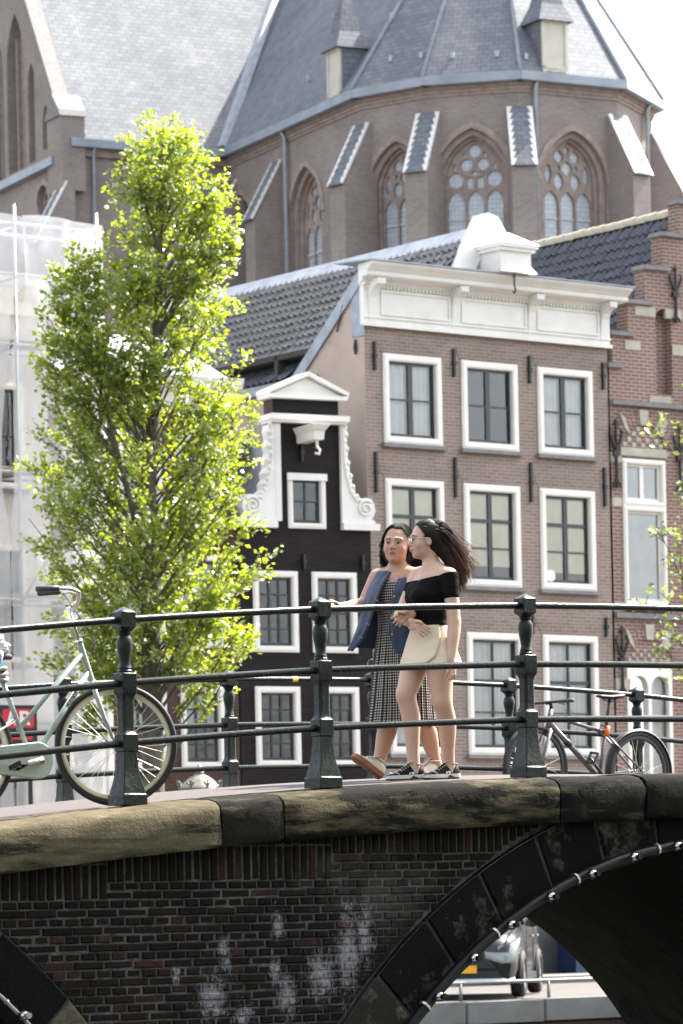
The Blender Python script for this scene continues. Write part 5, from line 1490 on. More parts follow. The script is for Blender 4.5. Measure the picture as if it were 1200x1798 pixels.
def bpt(px, py, w):
    x, z = B.at(px, py, w); return B.wor(x, w, z)
def text_mesh(txt, size, mat, thick=.0):
    cu = bpy.data.curves.new('lettering', 'FONT'); cu.body = txt; cu.size = size; cu.extrude = thick; cu.align_x = 'CENTER'; cu.align_y = 'CENTER'
    o = bpy.data.objects.new('lettering', cu); C.objects.link(o)
    dg = bpy.context.evaluated_depsgraph_get(); dg.update()
    me = bpy.data.meshes.new_from_object(o.evaluated_get(dg)); bpy.data.objects.remove(o); bpy.data.curves.remove(cu)
    me.materials.clear(); me.materials.append(mat); return me
def bike_wheel(parent, centre, plane_x, tilt, r=.345, tw=.019, rimmat=None, tyremat=None, nsp=36, band=True):
    """wheel part: plane_x = horizontal unit vector in the wheel's plane; centre relative to parent"""
    X = plane_x.normalized(); Z = Vector((0,0,1)); N = X.cross(Z).normalized()
    M = Matrix(((X.x, N.x, Z.x, centre.x), (X.y, N.y, Z.y, centre.y), (X.z, N.z, Z.z, centre.z), (0,0,0,1))) @ Matrix.Rotation(tilt, 4, 'X')
    n = 64
    hub = MB().lathe([(.012,-.05),(.012,-.03),(.026,-.03),(.026,-.026),(.015,-.02),(.015,.02),(.026,.026),(.026,.03),(.012,.03),(.012,.05)], 14, Matrix.Rotation(R(90), 4, 'X')).build('wheel', rimmat or M_rim, parent, smooth=40)
    hub.matrix_local = M
    MB().tube([((r-tw)*math.cos(2*math.pi*k/n), 0, (r-tw)*math.sin(2*math.pi*k/n)) for k in range(n)], tw, 10, closed=True).build('tyre', tyremat or M_rubber, hub, smooth=True)
    if band:
        for s in (-1, 1):
            MB().tube([((r-tw*2.0)*math.cos(2*math.pi*k/n), s*tw*.80, (r-tw*2.0)*math.sin(2*math.pi*k/n)) for k in range(n)], .0032, 5, closed=True).build('tyre_wall_line', M_gum, hub)
    pr = [(-.011,r-2*tw-.022),(-.0135,r-2*tw-.004),(-.012,r-2*tw+.004),(.012,r-2*tw+.004),(.0135,r-2*tw-.004),(.011,r-2*tw-.022)]
    rings = [[(rr*math.cos(2*math.pi*k/n), y, rr*math.sin(2*math.pi*k/n)) for y, rr in pr] for k in range(n)]
    rings.append(rings[0])
    MB().loftq(rings, cap=False).build('rim', rimmat or M_rim, hub, smooth=40)
    sp = MB().tube([(0,0,.024),(0,0,r-2*tw-.012)], .0014, 4).mesh('spoke', M_spoke)
    for k in range(nsp):
        a = 2*math.pi*k/nsp; s = 1 if k % 2 else -1; tang = (.62 if (k//2) % 2 else -.62)
        p0 = Vector((.026*math.cos(a+tang*1.6), s*.028, .026*math.sin(a+tang*1.6))); p1 = Vector(((r-2*tw-.014)*math.cos(a), s*.004, (r-2*tw-.014)*math.sin(a)))
        d = p1-p0; o = link_mesh('spoke', sp, hub)
        o.matrix_local = Matrix.Translation(p0) @ d.to_track_quat('Z','Y').to_matrix().to_4x4() @ Matrix.Diagonal((1,1,d.length/(r-2*tw-.036),1)) @ Matrix.Translation((0,0,-.024))
    return hub

# ---- mint city bicycle at the left
W0 = .30
ax_f = bpt(204, 1308, W0)
root_p = Vector((ax_f.x-.4, ax_f.y, deck(-2, W0) + .01))
bk = thing('bicycle', 'pale mint city bicycle parked behind the near railing, silver rims', 'bicycle', root_p)
q = lambda px, py, w=W0: bpt(px, py, w) - root_p
ht, hbm_ = q(141,1132), q(161,1195)
bb = q(57,1336); st_top = q(2,1190); st_mid = q(32,1282)
mb = MB().tube([ht + (ht-hbm_)*.04, hbm_], .019, 12)
fr_ = mb.build('frame', M_mint, bk, smooth=50)
MB().tube([q(145,1146), st_mid], .0145, 10).build('top_tube', M_mint, fr_, smooth=True)
dt0, dt1 = q(156,1178), bb
MB().tube([dt0, dt1], .0155, 10).build('down_tube', M_mint, fr_, smooth=True)
MB().tube([bb, st_top], .0145, 10).build('seat_tube', M_mint, fr_, smooth=True)
ex_r = ax_f + B.e*(-.0) ; ra = q(57,1336) - B.e*.475 + Vector((0,0,.0)); ra.z = ax_f.z - root_p.z - .055
for s in (-1,1): MB().tube([bb + B.b*s*.03, ra + B.b*s*.05], .008, 8).build('chain_stay', M_mint, fr_, smooth=True); MB().tube([st_mid + B.b*s*.01 + Vector((-.01,0,.06)), ra + B.b*s*.05], .007, 8).build('seat_stay', M_mint, fr_, smooth=True)
MB().tube([ht + (ht-hbm_)*.05, ht + (ht-hbm_)*.14], .022, 12).build('headset', M_chrome, bk, smooth=True)
MB().tube([hbm_, hbm_ + (hbm_-ht)*.07], .022, 12).build('headset', M_chrome, bk, smooth=True)
axl = ax_f - root_p
wx = Vector((1,.06,0))
wn_ = Vector((.06,-1,0)).normalized()
fk = MB()
cr = hbm_ + (hbm_-ht)*.09
fk.tube([cr - wn_*.045, cr + wn_*.045], .014, 8)
fork = fk.build('fork', M_mint, bk, smooth=True)
for s in (-1,1):
    MB().tube([cr + wn_*s*.045, cr.lerp(axl,.55) + wn_*s*.055 + Vector((-.008,0,0)), cr.lerp(axl,.85) + wn_*s*.055 + Vector((-.004,0,0)), axl + wn_*s*.05], [.014,.012,.010,.008], 10).build('fork_blade', M_mint, fork, smooth=True)
bike_wheel(bk, axl, wx, R(2), .352, .0195)
bike_wheel(bk, ra, Vector((B.e.x,B.e.y,0)), R(2), .352, .0195)
# stem, handlebar, grips: bar ends sweep back, to the left
stem_t = ht + (ht-hbm_).normalized()*.225
MB().tube([ht, stem_t], .0125, 10).build('stem', M_chrome, bk, smooth=True)
cl_ = stem_t + Vector((.035,-.01,.012)); 
hbar = MB().tube([cl_ + Vector((0,-.03,0)), cl_ + Vector((0,.03,0))], .018, 10).build('handlebar', M_chrome, bk, smooth=True)
for s in (-1, 1):
    cl0 = cl_; cl_ = cl0 + Vector((0,0,-.022 if s > 0 else 0))
    pts = [cl_, cl_ + wn_*s*.05 + Vector((.012,0,.01)), cl_ + wn_*s*.14 + Vector((.030,0,.05)), cl_ + wn_*s*.20 + Vector((.028,0,.078)), cl_ + wn_*s*.235 + Vector((-.015,0,.092)), cl_ + wn_*s*.25 + Vector((-.08,0,.096)), cl_ + wn_*s*.258 + Vector((-.20,0,.092))]
    MB().tube(pts, .011, 10).build('bar', M_chrome, hbar, smooth=True)
    MB().tube([pts[-2]+Vector((.0,0,0)), pts[-2].lerp(pts[-1],.4), pts[-1], pts[-1] + Vector((-.012,0,0))], [.0155,.0165,.019,.013], 12).build('grip', M_grip, hbar, smooth=True)
# crank, chain guard, pedal
cg = MB()
rings = []
for yy, k in ((-.02,.94),(-.012,1),(.012,1),(.02,.94)):
    rg = []
    for i in range(24):
        a = math.pi*(-.5 + i/23); rg.append((.105*k*math.cos(a), yy, .105*k*math.sin(a)))
    rg += [(-.52, yy, .05*k), (-.56, yy, 0), (-.52, yy, -.055*k)]
    rings.append(rg)
cg.loftq(rings)
o = cg.build('chain_guard', M_mint, bk, smooth=40); o.matrix_local = Matrix.Translation(bb + B.b*-.045) @ Matrix.Rotation(B.yaw, 4, 'Z')
MB().tube([bb - B.b*.10, bb + B.b*.10], .020, 12).build('bottom_bracket', M_chrome, bk, smooth=True)
ca = q(25,1345, W0-.11); c0 = bb - B.b*.10
cr_ = MB().tube([c0 + Vector((.0,0,0)), c0.lerp(ca,.3), c0.lerp(ca,.9), ca], [.026,.016,.012,.014], 10).build('crank', M_chrome, bk, smooth=True)
pd_ = ca - B.b*.05
pm_ = MB()
for s in (-1,1): pm_.box(-.045,.045, s*.028-.005, s*.028+.005, -.014,.014)
for xx in (-.045,0,.045): pm_.box(xx-.006,xx+.006,-.03,.03,-.011,.011)
pedal = pm_.build('pedal', M_blackp, cr_); pedal.matrix_local = Matrix.Translation(pd_) @ Matrix.Rotation(B.yaw+.2, 4, 'Z') @ Matrix.Rotation(R(90),4,'Z') @ Matrix.Rotation(R(18),4,'Y')
# saddle (just outside the picture) on its post
sp0 = st_top + (st_top-bb).normalized()*.10
MB().tube([st_top, sp0], .012, 10).build('seat_post', M_chrome, bk, smooth=True)
mb = MB(); mb.loftq([[(x, w_*math.cos(R(a)), .03*math.sin(R(a))*h_ + zc) for a in range(0,360,30)] for x, w_, h_, zc in ((-.14,.05,.6,.012),(-.10,.095,1,.005),(-.02,.085,1,0),(.06,.035,.8,.0),(.13,.02,.5,-.005))])
o = mb.build('saddle', M_saddle, bk, smooth=True); o.matrix_local = Matrix.Translation(sp0 + Vector((-.02,0,.03))) @ Matrix.Rotation(B.yaw,4,'Z')
# lettering on the down tube
M_wlet = plain('white_lettering', (.7,.7,.66), .5, var=.04); M_blet = plain('black_sticker', (.012,.013,.014), .4)
dd = (dt0-dt1).normalized(); fwd = Vector((-dd.cross(Vector((0,0,1))).x, -dd.cross(Vector((0,0,1))).y, 0)); nrm = Vector((B.b.x,B.b.y,0))*-1
upv = nrm.cross(dd) ; 
if upv.z < 0: upv = -upv
Mx = Matrix(((dd.x,upv.x,nrm.x,0),(dd.y,upv.y,nrm.y,0),(dd.z,upv.z,nrm.z,0),(0,0,0,1)))
pc = q(118,1222); pc = dt1.lerp(dt0, (pc-dt1).dot(dd)/(dt0-dt1).length)
stk = MB(); L_ = .115
stk.loftq([[tuple(Vector((x, 0.0164*math.sin(R(a)), .0164*math.cos(R(a))))) for a in range(-50,51,20)] for x in (-L_/2, L_/2)], closed=False)
o = stk.build('sticker', M_blet, fr_, smooth=True); o.matrix_local = Matrix.Translation(pc) @ Mx
o2 = link_mesh('lettering', text_mesh('UNION', .033, M_wlet, .0003), o, (0,0,.0172))
# lock cable round the seat post
M_rope = plain('grey_lock_cable', (.36,.34,.31), .7, var=.15)
lock = thing('cable_lock', 'grey cable lock wound round the seat tube of the mint bicycle', 'lock', st_top + root_p)
for k in range(3):
    c_ = (st_top-bb).normalized()*(-.01 + k*.030)
    MB().tube([c_ + Vector(((.030+.006*k)*math.cos(a) , (.034)*math.sin(a), .008*math.sin(2*a+k))) for a in [2*math.pi*i/16 for i in range(16)]], .012, 7, closed=True).build('coil', M_rope, lock, smooth=True)
# crumpled plastic bag over the saddle
t = NT('crumpled_white_plastic'); g = t.n.new('ShaderNodeSeparateXYZ'); t.l.new(t.tc.outputs['Object'], g.inputs[0])
t.col(t.ramp(t.math('ADD', g.outputs[2], .13), [(.05,(.12,.34,.50)),(.09,(.72,.74,.75))])); t.set(.35, spec=.6)
M_bag = t.m
bp_ = sp0 + root_p + Vector((-.075,0,.075))
rg_ = random.Random(3); mb = MB(); nu, nv = 36, 22
rings = []
for j in range(nv+1):
    ph = math.pi*j/nv; rg = []
    for i in range(nu):
        th = 2*math.pi*i/nu
        r_ = 1 + .10*math.sin(5*th+3*ph*2) + .07*math.sin(9*th-7*ph) + rg_.uniform(-.08,.08)
        rg.append((.155*r_*math.sin(ph)*math.cos(th), .105*r_*math.sin(ph)*math.sin(th), .095*r_*math.cos(ph) - (.05 if ph > 2 else 0)))
    rings.append(rg)
mb.loftq(rings)
bag = mb.build('plastic_bag', M_bag, loc=bp_, rot=(0,0,B.yaw)); tag(bag, 'crumpled white and blue plastic bag tied over the saddle of the mint bicycle', 'bag')

# ---- grey violet bicycle leaning on the far railing
W1 = 6.22
rp = bpt(1030, 1365, W1); rp.z = deck(7.3, W1) + .02
b2 = thing('bicycle', 'dark grey violet bicycle leaning on the far railing, black saddle, orange lock', 'bicycle', rp)
q2 = lambda px, py, w=W1: bpt(px, py, w) - rp
fa, ra2 = q2(941,1357), q2(1122,1361)
gz_ = .342
fa.z = deck(B.loc(fa+rp).x, W1) + .02 + gz_ - rp.z; ra2.z = deck(B.loc(ra2+rp).x, W1) + .02 + gz_ - rp.z
h1, h0 = q2(968,1246), q2(961,1283); bb2 = q2(1052,1366); sc_ = q2(1063,1286); sp_ = q2(1068,1248)
f2_ = MB().tube([h1, h0], .021, 12).build('frame', M_purple, b2, smooth=True)
MB().tube([q2(966,1270), bb2], .0235, 12).build('down_tube', M_purple, f2_, smooth=True)
MB().tube([q2(968,1257), sc_], .0155, 10).build('top_tube', M_purple, f2_, smooth=True)
MB().tube([bb2, sc_.lerp(sp_,.15)], .0165, 10).build('seat_tube', M_purple, f2_, smooth=True)
for s in (-1,1):
    MB().tube([sc_ + B.b*s*.02 + Vector((0,0,-.02)), ra2 + B.b*s*.055], .0085, 8).build('seat_stay', M_purple, f2_, smooth=True)
    MB().tube([bb2 + B.b*s*.03, ra2 + B.b*s*.055], .009, 8).build('chain_stay', M_purple, f2_, smooth=True)
fk2 = MB().tube([h0 + B.b*.05, h0 - B.b*.05], .017, 8).build('fork', M_purple, b2, smooth=True)
for s in (-1,1): MB().tube([h0 + B.b*s*.05, h0.lerp(fa,.6) + B.b*s*.055, fa + B.b*s*.05], [.017,.014,.010], 10).build('fork_blade', M_purple, fk2, smooth=True)
EB = Vector((B.e.x,B.e.y,0))
M_dspoke = M_blackp
bike_wheel(b2, fa, EB, 0, .342, .021, M_blackp, None, 24, False)
bike_wheel(b2, ra2, EB, 0, .342, .021, M_blackp, None, 24, False)
mg = MB(); rings = []
for k in range(30):
    a = R(205 - 205*k/29 - 5); rr = .365
    c_ = ra2 + EB*rr*math.cos(a) + Vector((0,0,rr*math.sin(a)))
    nrm_ = EB*math.cos(a) + Vector((0,0,math.sin(a)))
    rings.append([c_ + B.b*y + nrm_*dz for y, dz in ((-.028,-.014),(-.018,0),(.018,0),(.028,-.014))])
mg.loftq(rings, closed=False).build('mudguard', M_blackp, b2, smooth=True)
sm = MB().tube([h1, h1 + Vector((0,0,.05)), h1 + Vector((0,0,.055)) - EB*.05], .016, 10).build('stem', M_blackp, b2, smooth=True)
hc = h1 + Vector((0,0,.058)) - EB*.06
hbar2 = MB().tube([hc - B.b*.31 + EB*.03, hc - B.b*.1, hc + B.b*.1, hc + B.b*.31 + EB*.03], .0125, 10).build('handlebar', M_blackp, b2, smooth=True)
for s in (-1,1):
    MB().tube([hc + B.b*s*.19 + EB*.015, hc + B.b*s*.315 + EB*.032], .0165, 10).build('grip', M_grip, hbar2, smooth=True)
    MB().tube([hc + B.b*s*.17 - Vector((0,0,.01)), hc + B.b*s*.27 - EB*.03 - Vector((0,0,.03))], .006, 6).build('brake_lever', M_blackp, hbar2)
MB().tube([hc, hc - EB*.07 + Vector((0,0,-.05)), hc - EB*.06 + Vector((0,0,-.12)), h1.lerp(h0,.5) - EB*.02], .004, 5).build('cable', M_blackp, b2)
MB().tube([sc_, sp_, sp_ + (sp_-sc_)*.55], .0135, 10).build('seat_post', M_blackp, b2, smooth=True)
sdl = sp_ + (sp_-sc_)*.55
mb = MB(); mb.loftq([[(x, w_*math.cos(R(a)), .020*math.sin(R(a))*h_ + zc) for a in range(0,360,30)] for x, w_, h_, zc in ((-.14,.012,.5,.008),(-.09,.022,.8,.006),(0,.04,1,.0),(.07,.072,1,.006),(.12,.068,.9,.016),(.135,.04,.6,.020))])
o = mb.build('saddle', M_saddle, b2, smooth=True); o.matrix_local = Matrix.Translation(sdl + Vector((0,0,.012))) @ Matrix.Rotation(B.yaw,4,'Z')
MB().tube([sdl + EB*-.08, sdl + Vector((0,0,-.03)), sdl + EB*.08], .005, 6).build('saddle_rail', M_blackp, b2)
MB().tube([sc_.lerp(sp_,-.18) - B.b*.02, sc_.lerp(sp_,.28) - B.b*.02], .023, 10).build('lock', M_orange, b2, smooth=True)
MB().tube([sc_.lerp(sp_,.2) - B.b*.03, sc_ - EB*.07 + Vector((0,0,.06)) - B.b*.03, sc_ - EB*.10 + Vector((0,0,.0)) - B.b*.03, sc_ - EB*.03 - Vector((0,0,.05)) - B.b*.03], .007, 7).build('lock_cable', M_blackp, b2, smooth=True)
dtm = q2(966,1270).lerp(bb2,.36); ddv = (bb2-q2(966,1270)).normalized()
MB().tube([dtm - ddv*.03 , dtm + ddv*.03], .029, 12).build('strap', M_blackp, b2, smooth=True)
MB().tube([bb2 - B.b*.06, bb2 + B.b*.06], .028, 12).build('bottom_bracket', M_blackp, b2, smooth=True)
pe = q2(1041,1331, W1-.12); 
ck = MB().tube([bb2 - B.b*.075, pe + B.b*.03], [.016,.011], 8).build('crank', M_blackp, b2, smooth=True)
pm_ = MB()
for s in (-1,1): pm_.box(-.048,.048, s*.034-.005, s*.034+.005, -.013,.013)
for xx in (-.048,.048): pm_.box(xx-.006,xx+.006,-.038,.038,-.010,.010)
o = pm_.build('pedal', M_blackp, ck); o.matrix_local = Matrix.Translation(pe) @ Matrix.Rotation(B.yaw,4,'Z') @ Matrix.Rotation(R(-60),4,'Y') @ Matrix.Rotation(R(20),4,'X')
up2 = (-nrm_ if False else Vector((-B.b.x,-B.b.y,0))).cross(ddv)
if up2.z < 0: up2 = -up2
nv_ = Vector((-B.b.x,-B.b.y,0)); Mx2 = Matrix(((ddv.x,up2.x,nv_.x,0),(ddv.y,up2.y,nv_.y,0),(ddv.z,up2.z,nv_.z,0),(0,0,0,1)))
o = link_mesh('lettering', text_mesh('COWBOY', .05, M_blet, .0003), b2); o.matrix_local = Matrix.Translation(q2(966,1270).lerp(bb2,.66) + nv_*.0242) @ Mx2

# ------------------------------------------------------------ the car on the far quay, seen under the arch
CD = 54.4
cp = pix(797, 1761, CD)
car = thing('parked_car', 'dark grey hatchback with orange yellow number plate seen through the arch', 'car', (cp.x, CD, .012), R(-7.8))
M_carp = plain('dark_grey_car_paint', (.010,.0105,.011), .25, var=.05, coat=.15)
M_cglassd = plain('tinted_car_glass', (.015,.02,.022), .06, var=.05, spec=.8)
M_trim = plain('black_car_trim', (.012,.012,.013), .45, var=.1); M_sil = plain('silver_trim', (.52,.53,.54), .3, metal=.6, var=.05)
M_plate = plain('yellow_number_plate', (.80,.42,.02), .5, var=.04); M_headl = plain('headlamp_lens', (.22,.23,.24), .06, var=.2, spec=.9)
def csec(y, hw, zb, zs, zt, tw, rise=.0):
    """closed section at y: lower body half width hw, belt zs, top zt with half width tw"""
    h = [(0,zb),(hw*.80,zb),(hw*.95,zb+.06),(hw,zb+.22),(hw*1.005,(zb+zs)*.52),(hw*.985,zs-.10),(hw*.95,zs),(lerp(hw*.95,tw,.5),lerp(zs,zt,.55)),(tw,zt-.05),(tw*.86,zt),(0,zt+rise)]
    return [(x,y,z) for x,z in h] + [(-x,y,z) for x,z in reversed(h[1:-1])]
secs = [csec(.0,.74,.27,.66,.72,.62),csec(.03,.82,.22,.72,.78,.68),csec(.14,.88,.20,.82,.87,.74,.01),csec(.40,.895,.20,.90,.96,.76,.02),csec(.85,.91,.20,.95,1.02,.78,.02),csec(1.20,.91,.20,.98,1.08,.74,.02),
        csec(1.45,.91,.20,.99,1.22,.70,.02),csec(1.85,.91,.20,1.00,1.44,.66,.02),csec(2.2,.91,.20,1.01,1.55,.62,.02),csec(3.0,.91,.20,1.03,1.57,.61,.02),csec(3.6,.90,.22,1.05,1.52,.60,.02),csec(4.0,.88,.25,1.05,1.35,.60,.02),csec(4.25,.84,.30,.98,1.10,.66,.01),csec(4.34,.72,.36,.80,.92,.60)]
MB().loftq(secs).build('body', M_carp, car, smooth=35)
def panel(pts, mat, name, off=(0,0,0)):
    return MB().add([tuple(Vector(p)+Vector(off)) for p in pts], [tuple(range(len(pts)))]).build(name, mat, car)
MB().add([(-.66,1.27,1.105),(.66,1.27,1.105),(.585,2.08,1.545),(-.585,2.08,1.545),(0,1.22,1.13),(0,2.02,1.575)], [(0,4,5,3),(4,1,2,5)]).build('windscreen', M_cglassd, car)
for s in (-1,1):
    panel([(s*.885,1.62,1.05),(s*.885,2.62,1.07),(s*.675,2.62,1.50),(s*.69,2.12,1.47)], M_cglassd, 'side_window')
    panel([(s*.885,2.68,1.07),(s*.885,3.55,1.09),(s*.68,3.35,1.46),(s*.675,2.68,1.50)], M_cglassd, 'side_window')
    # wheels with arches
    for y in (.78, 3.42):
        MB().prism([(y+.40*math.cos(R(a)), .33+.40*math.sin(R(a))) for a in range(0,181,12)] + [(y-.40,.20),(y+.40,.20)], -.012, .012).build('wheel_arch', M_trim, car).matrix_local = Matrix.Translation((s*.912,0,0)) @ Matrix.Rotation(R(90),4,'Z')
        w = MB().lathe([(.20,-.10),(.30,-.10),(.335,-.07),(.34,0),(.335,.07),(.30,.10),(.22,.10),(.215,.06),(.19,.05)], 28).build('wheel', M_rubber, car, smooth=40)
        w.matrix_local = Matrix.Translation((s*.86,y,.34)) @ Matrix.Rotation(R(90)*s,4,'Y')
        MB().lathe([(.24,.055),(.235,.085),(.20,.075),(.19,.05)], 24).build('rim', M_sil, w, smooth=True)
        for k in range(5):
            a = 2*math.pi*k/5
            m_ = MB().add([(.03*math.cos(a+1.2),.03*math.sin(a+1.2),.075),(.21*math.cos(a+.14),.21*math.sin(a+.14),.08),(.21*math.cos(a-.14),.21*math.sin(a-.14),.08),(.03*math.cos(a-1.2),.03*math.sin(a-1.2),.075)],[(0,1,2,3)]); m_.build('rim_spoke', M_sil, w)
    # headlamp, mirror, door seams, handles
    MB().loftq([[(s*.44,.012,.70),(s*.46,-.014,.64),(s*.46,-.014,.58)],[(s*.66,.03,.75),(s*.72,-.012,.62),(s*.70,-.008,.50)],[(s*.86,.13,.80),(s*.885,.06,.66),(s*.86,.03,.52)],[(s*.915,.50,.86),(s*.915,.46,.80),(s*.905,.40,.74)]], closed=False).build('headlamp', M_headl, car, smooth=True)
    MB().loftq([[(s*.90,1.55,1.02),(s*.90,1.62,1.02),(s*.90,1.62,1.09),(s*.90,1.55,1.09)],[(s*1.0,1.53,1.0),(s*1.0,1.66,1.0),(s*1.0,1.66,1.17),(s*1.0,1.53,1.17)],[(s*1.10,1.55,1.02),(s*1.10,1.64,1.02),(s*1.10,1.64,1.14),(s*1.10,1.55,1.14)]]).build('mirror', M_carp, car, smooth=40)
    for y in (1.52, 2.65, 3.5): MB().box(s*.918-.004, s*.918+.004, y-.006, y+.006, .35, 1.0).build('door_seam', M_trim, car)
    for y in (2.45, 3.3): MB().box(s*.925-.012, s*.925+.012, y-.10, y+.08, .86, .89).build('door_handle', M_sil, car)
    MB().box(s*.905-.02, s*.905+.02, 1.2, 3.0, .24, .34).build('sill_trim', M_trim, car)
MB().add([(-.46,-.012,.66),(.46,-.012,.66),(.60,-.012,.44),(-.60,-.012,.44)], [(0,1,2,3)]).build('grille', M_trim, car)
MB().add([(-.64,-.012,.40),(.64,-.012,.40),(.70,-.010,.29),(-.70,-.010,.29)], [(0,1,2,3)]).build('lower_intake', M_trim, car)
MB().loftq([[(-.86,.16,.30),(-.86,.10,.25),(-.86,.16,.22)],[(-.7,-.03,.29),(-.7,-.06,.25),(-.7,-.02,.22)],[(.7,-.03,.29),(.7,-.06,.25),(.7,-.02,.22)],[(.86,.16,.30),(.86,.10,.25),(.86,.16,.22)]]).build('bumper_strip', M_sil, car)
MB().box(-.20,.34,-.045,-.014,.37,.48).build('number_plate', M_plate, car)
# low rail along the quay edge
qr = thing('quay_rail', 'low pale metal rail along the far quay in front of the car', 'rail', B.o, B.yaw)
M_qr = plain('galvanised_rail', (.24,.25,.25), .45, metal=.5, var=.1)
xa = B.loc(pix(700,1750,54)).x
for i in range(14): MB().tube([(xa-6+i*1.6,QW+.75,0),(xa-6+i*1.6,QW+.75,.26)], .024, 8).build('post', M_qr, qr, smooth=True)
MB().tube([(xa-7,QW+.75,.26),(xa+16,QW+.75,.26)], .026, 8).build('rail', M_qr, qr, smooth=True)
# kerb of the pavement along the houses, and a blue crate by the wall
mb = MB().cbox(-8, 30, 0, 2.4, 0.004, .12, .02); o = mb.build('far_pavement', M_kerb); tag(o, kind='structure'); o.location = H.wor(0,-2.6,0); o.rotation_euler = (0,0,H.yaw)
x_, z_ = H.at(1022, 1690, -.5)
bl_ = MB().box(-.35,.35,-.25,.25,.0,.72); bl_.box(-.38,.38,-.28,.28,.72,.80)
M_blue = plain('blue_plastic', (.006,.018,.060), .5)
o = bl_.build('blue_bin', M_blue, loc=H.wor(x_,-.5,.125), rot=(0,0,H.yaw)); tag(o, 'small blue plastic bin against the house plinth, seen under the arch', 'bin')
